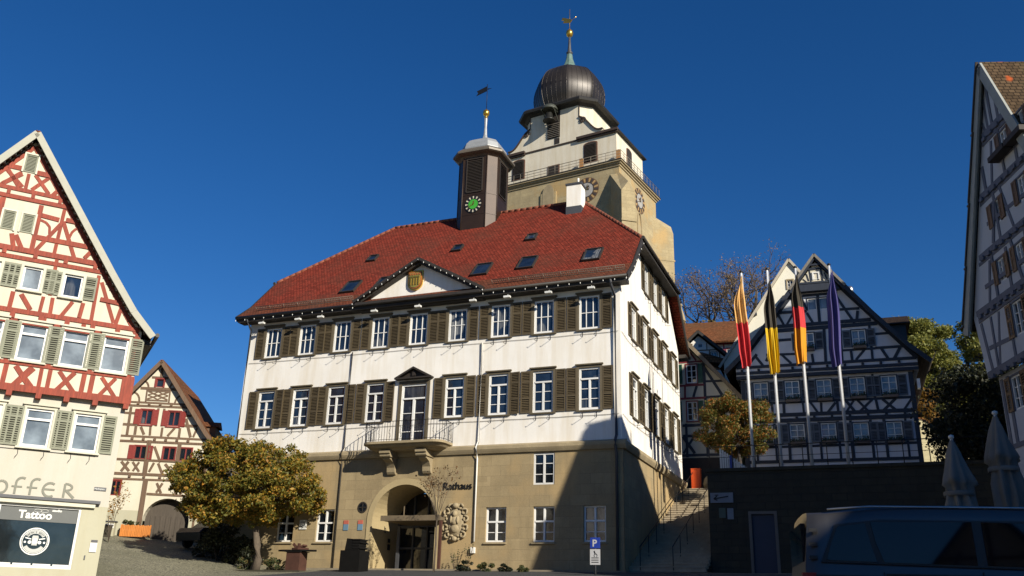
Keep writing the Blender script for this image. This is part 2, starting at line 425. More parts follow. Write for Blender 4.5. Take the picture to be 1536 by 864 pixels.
SKY = (1.0, .0, 6.0, .066); SAT = 1.2; SUN = 5.0; EXPO = .52
# ------------------------------------------------------------------ palette
white_wall = m_plaster('white_render', (.81, .775, .71), .2)
cream_wall = m_plaster('cream_render', (.50, .47, .395), .10)
warm_wall = m_plaster('warm_white_infill', (.60, .55, .43), .12)
grey_infill = m_plaster('pale_infill', (.62, .63, .66), .10)
plinth_paint = m_plaster('grey_green_plinth_paint', (.42, .40, .29), .12)
tower_wall = m_plaster('tower_render', (.66, .60, .48), .2)
sandstone = m_stone('ashlar_sandstone', (.37, .285, .155), (.26, .197, .105), (.165, .122, .07), .95, .46, .34, .010, .35, big=(.385, .265, .12))
church_stone = m_stone('church_sandstone', (.41, .33, .185), (.31, .245, .14), (.22, .16, .08), .9, .4, .38, .01, .45, big=(.40, .25, .09))
trim_stone = m_plain('stone_trim', (.34, .27, .16), .9, .2, 1.6, 0, .4, 18)
portal_stone = m_plain('portal_stone', (.46, .36, .19), .9, .12, 1.1, 0, .3, 14)
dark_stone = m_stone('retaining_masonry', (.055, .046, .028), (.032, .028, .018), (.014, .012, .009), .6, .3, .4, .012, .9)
step_stone = m_plain('step_stone', (.36, .30, .21), .9, .2, 2.5, 0, .4, 14)
rathaus_tiles = m_tiles('red_clay_tiles', (.20, .033, .018), moss=(.085, .036, .022), mossy=.36)
old_tiles = m_tiles('brown_clay_tiles', (.20, .075, .03), moss=(.09, .06, .03), mossy=.35)
mossy_tiles = m_tiles('mossy_tiles', (.085, .055, .03), moss=(.08, .07, .03), mossy=.4, spots=(.55, .10, .02))
dark_tiles = m_tiles('dark_tiles', (.035, .022, .016), moss=(.02, .018, .012), mossy=.3)
eave_paint = m_plain('dark_eave_paint', (.032, .026, .020), .6, .2)
olive = m_plain('olive_brown_shutter_paint', (.098, .072, .036), .6, .16, 2)
olive_trim = m_plain('olive_brown_trim_paint', (.12, .095, .055), .65, .16, 2)
win_white = m_plain('white_window_paint', (.78, .77, .73), .45, .04)
glass_blue = m_glass('window_glass', curtain=True)
glass_dark = m_glass('dark_glass', (.006, .009, .013), .05)
glass_pale = m_glass('curtained_glass', (.17, .20, .22), .12, .1)
copper = m_plain('brown_copper', (.036, .019, .010), .5, .4, 1.0, .3, .2, 20)
louvre_brown = m_plain('louvre_brown', (.028, .020, .014), .7, .2)
zinc = m_plain('zinc_sheet', (.40, .41, .41), .5, .12, 4, .25)
lead_grey = m_plain('painted_downpipe', (.06, .062, .068), .5, .15)
white_pipe = m_plain('white_downpipe', (.74, .71, .64), .6, .08)
gold = m_plain('gilding', (.85, .50, .09), .28, .12, 5, .9)
black_metal = m_plain('black_iron', (.012, .012, .014), .5, .2, 4, .3)
clock_green = m_plain('clock_green', (.05, .35, .03), .5, .08)
clock_black = m_plain('clock_black', (.012, .012, .012), .5, .1)
clock_white = m_plain('clock_numeral', (.62, .56, .42), .5, .1)
bulb = m_plain('frosted_bulb', (.75, .74, .68), .3, .03)
rust = m_plain('weathered_steel', (.085, .035, .022), .75, .3, 3, .2, .4)
sculpt_black = m_plain('black_sculpture', (.006, .0055, .005), .95, .3, 3, 0, .6)
sculpt_black.node_tree.nodes['Principled BSDF'].inputs['Specular IOR Level'].default_value = .15
red_plaque = m_plain('red_plaque', (.50, .13, .09), .5, .1)
blue_plaque = m_plain('blue_plaque', (.14, .24, .33), .5, .1)
paper = m_plain('white_board', (.72, .71, .66), .5, .05)
sign_blue = m_plain('sign_blue', (.012, .04, .30), .4, .06)
asphalt = m_plain('asphalt', (.05, .05, .05), .9, .25, 2, 0, .6, 30)

# ------------------------------------------------------------------ frame of the town hall (local x to the right along its front, y into it)
CX, CY, YAW = 5.017, 39.284, radians(-22.28)
LX, LYv = (cos(YAW), sin(YAW)), (-sin(YAW), cos(YAW))
def rw(s, v, z=0): return (CX + LX[0] * s + LYv[0] * v, CY + LX[1] * s + LYv[1] * v, z)
def sstep(x, a, b): k = min(1, max(0, (x - a) / (b - a))); return k * k * (3 - 2 * k)
def gz(x, y):
    dx, dy = x - CX, y - CY; s = dx * LX[0] + dy * LX[1]; v = dx * LYv[0] + dy * LYv[1]
    z = 1.87 + .09 * max(v, -60) if v < 0 else 1.87 + .10 * min(v, 14) * sstep(s, -16, -21)
    z += .15 * max(0, min(-s - 17, 14)) * sstep(v, -24, -4)
    z += sstep(v, 15, 26) * 4.6 * sstep(s, -16, -2) + 15.5 * sstep(v, 22, 62) * sstep(s, -22, -2) * (1 if s < 60 else 1)
    return z
T0 = 1.85
for nm_, q_, c_ in (('pavement', [(-19.5, -1.15), (.4, -1.15), (.4, -.0), (-19.5, -.0)], (.24, .20, .14)), ('planting_bed', [(-19, -3.4), (-13.7, -3.4), (-13.7, -1.2), (-19, -1.2)], (.05, .045, .025))):
    mb = MB(); zz_ = (1.70, 1.86) if nm_ == 'pavement' else (1.3, 1.64); mb.prism_z(q_, *zz_); tag(mb.build(nm_, m_plain(nm_ + '_surface', c_, .9, .25, 2, 0, .5, 20), None, rw(0, 0), YAW), None, None, kind='structure')
# ground: one sheet to the horizon
def ground():
    def ax(lo, hi, st, far):
        a = []; x = lo
        while x <= hi: a.append(x); x += st
        k = st
        while a[-1] < far: k *= 1.6; a.append(a[-1] + k)
        k = st
        while a[0] > -far: k *= 1.6; a.insert(0, a[0] - k)
        return a
    S = ax(-42, 42, .9, 900); V = ax(-46, 90, .9, 900)
    mb = MB(); pts = []
    for v in V:
        for s in S:
            x, y, _ = rw(s, v); z = gz(x, y) + .02 * noise.noise(Vector((x * .5, y * .5, 0)))
            pts.append((x, y, z))
    n = len(S); fs = [(j * n + i, j * n + i + 1, (j + 1) * n + i + 1, (j + 1) * n + i) for j in range(len(V) - 1) for i in range(n - 1)]
    mb.idx(pts, fs, 0, True)
    t = NT('cobbled_square'); v = t.coord(); vo = t.n('ShaderNodeTexVoronoi', feature='DISTANCE_TO_EDGE'); vo.inputs['Scale'].default_value = 7.5
    t.l(v, vo.inputs['Vector']); ve = t.n('ShaderNodeTexVoronoi'); ve.inputs['Scale'].default_value = 7.5; t.l(v, ve.inputs['Vector'])
    stone = t.ramp(t.noise(v, 7.5, 2), [(.3, (.15, .14, .095)), (.7, (.30, .28, .19))])
    col = t.mix(t.ramp(vo.outputs[0], [(.02, (0, 0, 0)), (.09, (1, 1, 1))]), (.045, .045, .03), stone)
    col = t.mix(t.ramp(t.noise(v, .35, 5), [(.45, (0, 0, 0)), (.7, (.7, .7, .7))]), col, (.10, .10, .06))
    t.l(col, t.b.inputs['Base Color']); t.rough(.85); t.bump(vo.outputs[0], .8, .04)
    o = mb.build('ground', t.m, recalc=False); tag(o, None, None, kind='structure')
ground()

mb = MB()
for i in range(12):
    for j in range(44):
        q = []
        for a, b in ((j, i), (j + 1, i), (j + 1, i + 1), (j, i + 1)):
            s_, v_ = -13 + a, -1.3 - b * 1.1; x_, y_, _ = rw(s_, v_); q.append((x_, y_, gz(x_, y_) + .03))
        mb.face(q)
tag(mb.build('shade_toned_road', asphalt, recalc=False), None, None, kind='structure')  # dark asphalt sheet; its tone also stands in for shade on the foreground
# ------------------------------------------------------------------ window styles
mkstyle('hall_top', 1.0, 1.64, win_white, glass_blue, olive_trim, .11, .05, olive, .49, vb=(.333, .667), hb=(.5,), thin=.032, fw=.085, head=True, sill=olive_trim, recess=.07, brackets=black_metal, vt=.0, mid=(.64,), sill_out=.09)
mkstyle('hall_mid', 1.0, 1.95, win_white, glass_blue, olive_trim, .11, .05, olive, .49, vb=(.5,), hb=(.26, .5), thick_h=(.73,), thin=.03, fw=.085, head=True, sill=olive_trim, recess=.07, upper_v=False, brackets=black_metal, vt=.09, mid=(.33, .72), sill_out=.09)
mkstyle('hall_balcony_door', 1.38, 3.0, win_white, glass_blue, olive_trim, .16, .05, None, vb=(.5,), hb=(.22, .52), thick_h=(.76,), thin=.03, fw=.09, upper_v=False, recess=.07, vt=.12)
mkstyle('hall_low', 1.0, 1.52, win_white, glass_dark, None, .02, .05, None, vb=(.5,), hb=(.28,), thick_h=(.58,), thin=.03, fw=.07, recess=.16, sill=trim_stone, vt=.085, sill_out=.08)
mkstyle('hall_mezzanine', 1.0, 1.40, win_white, glass_dark, None, .02, .05, None, vb=(.5,), hb=(.33, .67), thin=.035, fw=.07, recess=.08, vt=.085)

# ------------------------------------------------------------------ TOWN HALL
hall = thing('town_hall', 'large white town hall with red hipped roof, olive shutters and sandstone ground floor', 'town hall', rw(0, 0, T0), YAW)
cent2 = [-19.17, -17.02, -14.88, -12.62, -10.43, -8.25, -5.96, -3.72, -1.48]
mb = MB()
holes = [hole('hall_top', x, 12.62) for x in cent2] + [hole('hall_mid', x, 8.83) for i, x in enumerate(cent2) if i != 4] + [(-10.43 - .69, 7.6, -10.43 + .69, 10.6)]
wall_front(mb, [(-20.8, 7.1), (0, 7.1), (0, 14.95), (-20.8, 14.95)], holes, 0, .12)
sideT = lambda x, y, z: (-y, x, z)
sc3 = [5.3, 7.3, 9.3]; sc2 = [2.45, 4.7, 6.95, 9.2, 11.45]
holes = [hole('hall_top', x, 12.62) for x in sc2] + [hole('hall_mid', x, 8.83) for x in sc2] + [hole('hall_top', x, 15.95) for x in sc3]
wall_front(mb, [(0, 7.1), (13, 7.1), (13, 14.95), (10.4, 17.72), (2.6, 17.72), (0, 14.95)], holes, 0, .12, T=sideT)
mb.face([(-20.8, 0, 7.1), (-20.8, 13, 7.1), (-20.8, 13, 14.95), (-20.8, 10.4, 17.72), (-20.8, 2.6, 17.72), (-20.8, 0, 14.95)])
mb.face([(-20.8, 13, 7.1), (0, 13, 7.1), (0, 13, 14.95), (-20.8, 13, 14.95)])
mb.build('wall', white_wall, hall, zs=T0)
# stone storey, 5 cm proud
mb = MB(); Y0 = -.05
low = [(-17.1, 3.12), (-14.82, 3.12), (-5.86, 3.08), (-3.58, 3.08), (-1.25, 3.08)]
AX0, AX1, ASP = -12.2, -8.86, 4.05; AR = (AX1 - AX0) / 2; AXC = (AX0 + AX1) / 2
holes = [hole('hall_low', *p) for p in low] + [hole('hall_mezzanine', -3.6, 5.55)]
H2 = holes + [(AX0, 1.0, AX1, ASP + AR)]
# front sheet with the portal cut out
xs_ol = [(-20.85, 1.0), (.05, 1.0), (.05, 7.08), (-20.85, 7.08)]
tmp = MB(); wall_front(tmp, xs_ol, H2, Y0, 0.0)
mb.v, mb.f, mb.m, mb.sm = tmp.v, tmp.f, tmp.m, tmp.sm
# drop the zero-depth reveals, add the real ones
keep = [i for i, f in enumerate(mb.f) if len({mb.v[k] for k in f}) == len(f)]
mb.f = [mb.f[i] for i in keep]; mb.m = [mb.m[i] for i in keep]; mb.sm = [mb.sm[i] for i in keep]
for x0, z0, x1, z1 in holes:
    for a, b in (((x0, z0), (x1, z0)), ((x1, z0), (x1, z1)), ((x1, z1), (x0, z1)), ((x0, z1), (x0, z0))):
        mb.face([(a[0], Y0, a[1]), (b[0], Y0, b[1]), (b[0], Y0 + .26, b[1]), (a[0], Y0 + .26, a[1])])
N = 24; arc = [(AXC + AR * cos(pi - pi * k / N), ASP + AR * sin(pi - pi * k / N)) for k in range(N + 1)]
for k in range(N):
    (xa, za), (xb, zb) = arc[k], arc[k + 1]
    mb.face([(xa, Y0, za), (xb, Y0, zb), (xb, Y0, ASP + AR), (xa, Y0, ASP + AR)])
# right side of the stone storey and the other sides
wall_front(mb, [(0, 1.0), (13, 1.0), (13, 7.08), (0, 7.08)], [], -.05, .2, T=sideT)
mb.face([(-20.85, 0, 1), (-20.85, 13, 1), (-20.85, 13, 7.08), (-20.85, 0, 7.08)]); mb.face([(-20.85, 13, 1), (.05, 13, 1), (.05, 13, 7.08), (-20.85, 13, 7.08)])
mb.build('stone_storey', sandstone, hall, zs=T0)
mb = MB()
mb.prism_x([(-.20, 7.12), (-.24, 7.2), (-.24, 7.34), (-.05, 7.44), (.02, 7.44), (.02, 7.02), (-.14, 7.02)], -20.95, .22)
mb.prism([(.20, 7.12), (.24, 7.2), (.24, 7.34), (.05, 7.44), (-.02, 7.44), (-.02, 7.02), (.14, 7.02)], .025, 13.1)
mb.build('string_course', trim_stone, hall, zs=T0)
# portal: splayed niche
mb = MB(); D = 2.7
prof = [(AX0, 1.5)] + arc + [(AX1, 1.5)]
for (xa, za), (xb, zb) in zip(prof[:-1], prof[1:]): mb.face([(xa, Y0, za), (xb, Y0, zb), (xb, D, zb), (xa, D, za)])
mb.face([(AX0, Y0, T0 + .03), (AX1, Y0, T0 + .03), (AX1, D, T0 + .03), (AX0, D, T0 + .03)])
# a flat raised archivolt round the opening
for k in range(N):
    (xa, za), (xb, zb) = arc[k], arc[k + 1]; s = 1.17
    f = lambda x, z: (AXC + (x - AXC) * s, ASP + (z - ASP) * s)
    (xc, zc), (xd, zd) = f(xb, zb), f(xa, za)
    mb.prism([(xa, za), (xb, zb), (xc, zc), (xd, zd)], Y0 - .035, Y0 - .003)
mb.box(AX0 - .28, Y0 - .035, 1.7, AX0, Y0 - .003, ASP); mb.box(AX1, Y0 - .035, 1.7, AX1 + .28, Y0 - .003, ASP)
mb.build('portal_arch', portal_stone, hall, zs=T0)
mb = MB(); mb.box(AX0 + .05, 2.5, T0 + .03, AX1 - .05, 2.55, 5.6)
door_glass = mb.build('entrance_glazing', glass_dark, hall, zs=T0)
mb = MB()
for x in (AX0 + .06, -11.3, -10.53, -9.76, AX1 - .12): mb.box(x - .04, 2.42, T0 + .03, x + .04, 2.5, 5.5 if abs(x + 10.5) < 1 else 4.4)
for z in (T0 + .08, 2.95, 4.0): mb.box(AX0 + .02, 2.43, z, AX1 - .02, 2.495, z + .09)
mb.box(-11.35, .9, T0 + .03, -11.2, 1.0, 3.9); mb.box(-11.2, .93, T0 + .03, -10.2, .98, T0 + .12); mb.box(-11.2, .93, 3.8, -10.2, .98, 3.9)
mb.build('entrance_frame', lead_grey, hall, zs=T0)
mb = MB(); mb.box(-11.45, -.55, 4.02, -8.35, 1.9, 4.16); mb.box(-11.45, -.6, 4.0, -8.35, -.55, 4.24); mb.box(-10.7, .2, 4.16, -10.66, .24, 4.75)
c = mb.build('canopy', m_plain('canopy_bronze', (.17, .13, .08), .5, .2), hall, zs=T0)
mb = MB(); mb.box(-8.42, -.58, T0, -8.30, -.46, 3.99); mb.build('canopy_post', rust, hall, zs=T0)
mb = MB(); mb.box(AX0 + .004, 1.55, 3.2, AX0 + .03, 1.75, 3.38); mb.box(AX0 + .004, 1.55, 2.85, AX0 + .03, 1.78, 3.12); mb.build('intercom', black_metal, hall, zs=T0)
text_obj('house_number', '2', .34, .006, black_metal, hall, (AX0 + .012, 1.15, 3.62 - T0), pi / 2)
text_obj('lettering', 'Rathaus', .47, .012, black_metal, hall, (-8.56, Y0 - .04, 5.44 - T0))
# windows
for x in cent2: window('hall_top', hall, x, 12.62, 0, 0, T0)
for i, x in enumerate(cent2):
    if i != 4: window('hall_mid', hall, x, 8.83, 0, 0, T0)
window('hall_balcony_door', hall, -10.43, 7.6, 0, 0, T0, 'balcony_door')
for x in sc2: window('hall_top', hall, 0, 12.62, x, pi / 2, T0); window('hall_mid', hall, 0, 8.83, x, pi / 2, T0)
for x in sc3: window('hall_top', hall, 0, 15.95, x, pi / 2, T0)
for p in low: window('hall_low', hall, p[0], p[1], Y0, 0, T0)
window('hall_mezzanine', hall, -3.6, 5.55, Y0, 0, T0)
# door pediment
mb = MB(); zz = 10.83
mb.prism([(-11.45, zz), (-9.41, zz), (-9.41, zz + .07), (-11.45, zz + .07)], -.3, 0)
mb.prism([(-11.45, zz + .072), (-10.43, zz + .60), (-10.43, zz + .50), (-11.25, zz + .072)], -.3, 0)
mb.prism([(-9.41, zz + .072), (-10.43, zz + .60), (-10.43, zz + .50), (-9.61, zz + .072)], -.3, 0)
mb.prism([(-11.2, zz + .073), (-9.66, zz + .073), (-10.43, zz + .49)], -.1, 0)
mb.prism([(-10.53, zz + .15), (-10.33, zz + .15), (-10.35, zz + .36), (-10.51, zz + .36)], -.2, -.1)
mb.build('door_pediment', louvre_brown, hall, zs=T0)
# balcony
mb = MB(); bc = -10.35
def bplan(hw, dp, n=6):
    r = .55; p = [(bc - hw, .0)]
    for k in range(n + 1): a = pi + (pi / 2) * k / n; p.append((bc - hw + r + r * cos(a), -dp + r + r * sin(a)))
    for k in range(n + 1): a = 1.5 * pi + (pi / 2) * k / n; p.append((bc + hw - r + r * cos(a), -dp + r + r * sin(a)))
    return p + [(bc + hw, .0)]
mb.rings([[(x, y, z) for x, y in bplan(hw, dp)] for hw, dp, z in ((1.72, .82, 7.22), (1.78, .88, 7.27), (1.95, 1.08, 7.33), (2.03, 1.18, 7.41), (2.03, 1.18, 7.44), (2.14, 1.30, 7.47), (2.14, 1.30, 7.58))], 0, False)
bal = mb.build('balcony', trim_stone, hall, zs=T0)
for x in (bc - .95, bc + .95):
    mb = MB(); w = .21
    mb.prism_x([(-.05, 6.18), (-.17, 6.2), (-.24, 6.3), (-.26, 6.5), (-.42, 6.72), (-.72, 6.84), (-.74, 6.92), (-.05, 6.92)], x - w, x + w)
    mb.prism_x([(-.05, 6.922), (-.86, 6.922), (-.9, 6.97), (-.9, 7.05), (-.98, 7.09), (-.98, 7.215), (-.05, 7.215)], x - w - .07, x + w + .07)
    mb.build('bracket', trim_stone, bal, zs=0).location.z = -T0
rl = MB(); P = bplan(2.12, 1.26, 8); P = P[:]
top = [(x * 1.0, y, 8.52) for x, y in P]; rl.tube(top, .016, 6); rl.tube([(x, y, 7.66) for x, y in P], .012, 6)
L = 0; acc = [0]
for a, b in zip(P[:-1], P[1:]): acc.append(acc[-1] + sqrt((a[0] - b[0]) ** 2 + (a[1] - b[1]) ** 2))
nb = 44
for k in range(nb + 1):
    d = acc[-1] * k / nb; i = max(j for j in range(len(acc)) if acc[j] <= d + 1e-9); i = min(i, len(P) - 2); u = (d - acc[i]) / max(1e-6, acc[i + 1] - acc[i])
    x = P[i][0] + (P[i + 1][0] - P[i][0]) * u; y = P[i][1] + (P[i + 1][1] - P[i][1]) * u
    rl.tube([(x, y, 7.57), (x, y, 8.6 if k % 4 == 0 else 8.52)], .011, 5)
    if k % 4 == 2: rl.tube([(x, y, 7.72), (x + .06, y - .02, 7.8), (x + .05, y - .03, 7.92), (x - .04, y - .03, 7.95), (x - .04, y, 8.08), (x + .04, y - .02, 8.2)], .009, 4)
rl.build('railing', black_metal, bal).location.z = -T0
# roof
ZE, A1, A2 = 14.9, .86, 1.085
def rz_(y):
    yy = y if y <= 6.65 else 13.3 - y
    return ZE + (yy + .6) * A1 if yy < .5 else ZE + 1.1 * A1 + (yy - .5) * A2
RZ = rz_(6.65); HZ = rz_(2.45)
mb = MB(); xl, xr = -21.3, .5; rl_, rr_ = -16.1, -3.9
def slope(flip):
    Yf = (lambda y: y) if not flip else (lambda y: 13.3 - y)
    a = [(xl, Yf(-.6), ZE), (xr, Yf(-.6), ZE), (xr, Yf(.5), rz_(.5)), (xl, Yf(.5), rz_(.5))]
    mb.face(a); mb.face([(xl, Yf(.5), rz_(.5)), (xr, Yf(.5), rz_(.5)), (xr, Yf(2.45), HZ), (rr_, 6.65, RZ), (rl_, 6.65, RZ), (xl, Yf(2.45), HZ)])
slope(0); slope(1)
mb.m[0] = mb.m[2] = 1
mb.face([(xr, 2.45, HZ), (xr, 10.85, HZ), (rr_, 6.65, RZ)]); mb.face([(xl, 2.45, HZ), (rl_, 6.65, RZ), (xl, 10.85, HZ)])
# little roof behind the pediment
ap = (-10.3, 16.98); px0, px1 = -13.95, -6.65
yb = .5 + (ap[1] - rz_(.5)) / A2
mb.face([(ap[0], -.72, ap[1]), (px0, -.72, 14.96), (px0 + .3, -.3, 15.2), (ap[0], yb, ap[1] + .02)])
mb.face([(ap[0], -.72, ap[1]), (ap[0], yb, ap[1] + .02), (px1 - .3, -.3, 15.2), (px1, -.72, 14.96)])
roof = mb.build('roof', [rathaus_tiles, m_tiles('weathered_eave_tiles', (.15, .045, .022), moss=(.08, .045, .03), mossy=.4)], hall, zs=T0)
so = roof.modifiers.new('Solidify', 'SOLIDIFY'); so.thickness = .06; so.offset = 0
mb = MB()
for a, b, r in (((rl_, 6.65, RZ), (rr_, 6.65, RZ), .12), ((xr, 2.45, HZ), (rr_, 6.65, RZ), .11), ((xr, 10.85, HZ), (rr_, 6.65, RZ), .11), ((xl, 2.45, HZ), (rl_, 6.65, RZ), .11), ((xl, 10.85, HZ), (rl_, 6.65, RZ), .11)):
    A = Vector(a); B = Vector(b); n = int((B - A).length / .38)
    for k in range(n):
        p = A.lerp(B, k / n); q = A.lerp(B, (k + 1.12) / n); mb.tube([p + Vector((0, 0, .02)), q + Vector((0, 0, .045))], r, 8, r2=r * .86)
mb.build('ridge_tiles', m_plain('ridge_tile_clay', (.26, .075, .035), .8, .4, 3, 0, .5), roof, zs=0).location.z = -T0
# eaves: soffit, gutter, verge boards
mb = MB()
for y0, y1, yg in ((-.58, -.003, -.68), (13.003, 13.88, 13.98)):
    mb.box(xl + .05, y0, 14.6, xr - .05, y1, 14.8)
    mb.tube([(xl - .02, yg, 14.83), (xr + .02, yg, 14.83)], .085, 8)
for x in (xr + .03, xl - .03):
    for s in (0, 1):
        Yf = (lambda y: y) if not s else (lambda y: 13.3 - y)
        q = [(Yf(-.62), ZE - .02), (Yf(.5), rz_(.5) - .04), (Yf(2.45), HZ - .04)]
        for (ya, za), (y2, z2) in zip(q[:-1], q[1:]): mb.beam((x, ya, za - .1), (x, y2, z2 - .1), .07, .3)
    sg = 1 if x > 0 else -1
    mb.tube([(x + .08 * sg, 2.3, HZ - .04), (x + .08 * sg, 11.0, HZ - .04)], .09, 8)
    xa, xb = sorted((x - .0, x - .46 * sg)); mb.box(xa, 2.5, HZ - .28, xb, 10.8, HZ - .12)
    for yq in (1.2,): pass
mb.build('eaves', eave_paint, hall, zs=T0)
mb = MB()  # moulded cornice of the pediment
zc = 14.56
for y, z0, z1 in ((-.42, zc, zc + .10), (-.60, zc + .10, zc + .22), (-.78, zc + .22, zc + .36)): mb.box(px0 + .15, y, z0, px1 - .15, -.585 if y < -.585 else -.003, z1) if y < -.585 else mb.box(px0 + .15, y, z0, px1 - .15, -.004, z1 - .001)
for x0, x1 in ((px0, ap[0]), (px1, ap[0])):
    mb.beam((x0, -.56, 14.97), (x1, -.56, ap[1] - .03), .44, .16); mb.beam((x0 + (x1 - x0) * .04, -.46, 14.92), (x1, -.46, ap[1] - .16), .26, .12)
mb.build('pediment_cornice', eave_paint, hall, zs=T0)
mb = MB(); mb.prism([(px0 + .3, 14.93), (px1 - .3, 14.93), (ap[0], ap[1] - .1)], -.30, .3); mb.build('pediment', white_wall, hall, zs=T0)
# arms in the pediment
mb = MB(); cx, cz = -10.6, 15.93
def shield(s, y0, y1, m):
    p = [(cx - .42 * s, cz + .52 * s), (cx - .42 * s, cz - .12 * s)] + [(cx + .42 * s * cos(pi + pi * k / 10), cz - .12 * s + .42 * s * sin(pi + pi * k / 10)) for k in range(1, 10)] + [(cx + .42 * s, cz - .12 * s), (cx + .42 * s, cz + .52 * s)]
    mb.prism(p, y0, y1, m)
shield(1, -.40, -.30, 0); shield(.86, -.43, -.40, 1); shield(.76, -.45, -.43, 2)
for x in (-.22, -.07, .08, .23): mb.box(cx + x - .03, -.49, cz - .26, cx + x + .03, -.45, cz + .1, 0)
mb.box(cx - .28, -.48, cz + .12, cx + .28, -.45, cz + .2, 0)
for k in range(5): mb.box(cx - .3 + k * .13, -.47, cz + .27, cx - .22 + k * .13, -.45, cz + .36, 1)
mb.build('coat_of_arms', [gold, m_plain('arms_red', (.36, .10, .03), .5), m_plain('arms_olive', (.26, .22, .05), .4, .3, 6)], hall, zs=T0)
# lamps under the eaves and strings of bulbs
for x in (-19.6, -17.3, -15.9, -12.7, -10.2, -7.2, -5.4, -3.3, -1.2):
    mb = MB(); mb.box(x - .16, -.72, 14.36, x + .16, -.55, 14.45); mb.tube([(x, -.6, 14.45), (x, -.5, 14.6)], .015, 5); mb.build('floodlight', paper, hall, zs=T0)
mb = MB()
def bulbs(a, b, n):
    A = Vector(a); B = Vector(b)
    pts = [A.lerp(B, k / (n - 1)) - Vector((0, 0, .05 * sin(pi * (k % 1)))) for k in range(n)]
    mb.tube(pts, .006, 4, 1)
    for p in pts: mb.lathe([(0, p.z - .075), (.020, p.z - .05), (.021, p.z - .02), (.008, p.z + .01)], (p.x, p.y), 6, 0)
bulbs((xl, -.72, 14.7), (px0, -.72, 14.7), 13); bulbs((px1, -.72, 14.7), (xr, -.72, 14.7), 14); bulbs((px0, -.8, 14.88), (ap[0], -.8, ap[1] - .08), 12); bulbs((ap[0], -.8, ap[1] - .08), (px1, -.8, 14.88), 12)
bulbs((xr + .1, -.6, 14.7), (xr + .1, 2.45, HZ - .3), 7)
mb.build('light_string', [bulb, black_metal], hall, zs=T0)
# downpipes
mb = MB(); mb.tube([(-.28, -.66, 14.75), (-.28, -.5, 14.5), (-.22, -.12, 14.1), (-.22, -.12, 7.6), (-.22, -.34, 7.35), (-.22, -.34, 7.1), (-.22, -.17, 6.8), (-.22, -.17, 1.9)], .065, 8)
mb.build('downpipe', lead_grey, hall, zs=T0); mb = MB(); mb.tube([(-20.6, -.66, 14.75), (-20.65, -.12, 14.2), (-20.65, -.12, 7.6), (-20.65, -.34, 7.2), (-20.65, -.17, 6.8), (-20.65, -.17, 1.9)], .055, 8)
mb.build('downpipe', lead_grey, hall, zs=T0)
mb = MB(); mb.tube([(-14.12, -.07, 12.5), (-14.12, -.07, 7.6), (-14.12, -.3, 7.3), (-14.12, -.12, 6.8), (-14.12, -.12, 1.9)], .032, 7); mb.build('downpipe', eave_paint, hall, zs=T0)
mb = MB(); mb.tube([(-6.86, -.07, 12.4), (-6.86, -.07, 7.6), (-6.86, -.3, 7.3), (-6.86, -.12, 6.8), (-6.86, -.12, 3.1)], .04, 7); mb.box(-6.98, -.2, 2.6, -6.8, -.05, 2.85); mb.build('downpipe', white_pipe, hall, zs=T0)
mb = MB()
for z in (12.40, 8.58):
    mb.tube([(-20.6 + k * .8, -.03, z - .03 * abs(sin(k * 1.35))) for k in range(26)] + [(-.1, -.04, z)], .010, 4); mb.tube([(.03, .1, z), (.03, 1.2, z - .12), (.03, 12.9, z - .12)], .010, 4)
mb.tube([(.03, 6.0, 15.8), (.03, 6.0, 8.4)], .012, 4); mb.tube([(.03, 8.3, 12.2), (.03, 8.3, 8.4)], .012, 4)
mb.build('cable', eave_paint, hall, zs=T0)
# snow guards
for x0, x1 in ((-20.4, -14.3), (-6.4, .3)):
    mb = MB(); U = Vector((0, 1, A1)).normalized(); Nn = Vector((0, -A1, 1)).normalized(); b0 = Vector((0, -.12, rz_(-.12)))
    for h in (.05, .15, .27): mb.tube([Vector((x0, 0, 0)) + b0 + Nn * h, Vector((x1, 0, 0)) + b0 + Nn * h], .014, 4)
    n = int((x1 - x0) / .11)
    for k in range(n + 1):
        p = Vector((x0 + (x1 - x0) * k / n, 0, 0)) + b0; mb.tube([p, p + Nn * .28], .022 if k % 8 == 0 else .011, 4)
    mb.build('snow_guard', m_plain('weathered_zinc_guard', (.20, .15, .11), .6, .3), roof).location.z = -T0
# skylights
for x, y, w, h in ((-15.35, 1.15, .78, 1.1), (-13.3, 1.15, .78, 1.1), (-7.64, 1.3, .78, 1.1), (-5.17, 1.4, .78, 1.1), (-1.72, 1.42, .78, 1.1), (-15.65, 3.6, .45, .55), (-10.17, 3.5, .45, .55), (-5.83, 3.62, .45, .55)):
    U = Vector((0, 1, A2)).normalized(); Nn = Vector((0, -A2, 1)).normalized(); c = Vector((x, y, rz_(y))) + Nn * .05; X = Vector((1, 0, 0))
    def sbox(mb, a0, a1, b0, b1, h0, h1): mb.hexa([c + X * a + U * b + Nn * hh for hh in (h0, h1) for a, b in ((a0, b0), (a1, b0), (a1, b1), (a0, b1))])
    mb = MB(); f = .07; w2, h2 = w / 2, h / 2
    sbox(mb, -w2 - f, -w2, -h2 - f, h2 + f, 0, .11); sbox(mb, w2, w2 + f, -h2 - f, h2 + f, 0, .11); sbox(mb, -w2, w2, -h2 - f, -h2, 0, .105); sbox(mb, -w2, w2, h2, h2 + f, 0, .13)
    s_ = mb.build('skylight', eave_paint, roof); s_.location.z = -T0
    mb = MB(); mb.face([c + X * a + U * b + Nn * .07 for a, b in ((-w2, -h2), (w2, -h2), (w2, h2), (-w2, h2))]); mb.build('pane', glass_blue, s_)
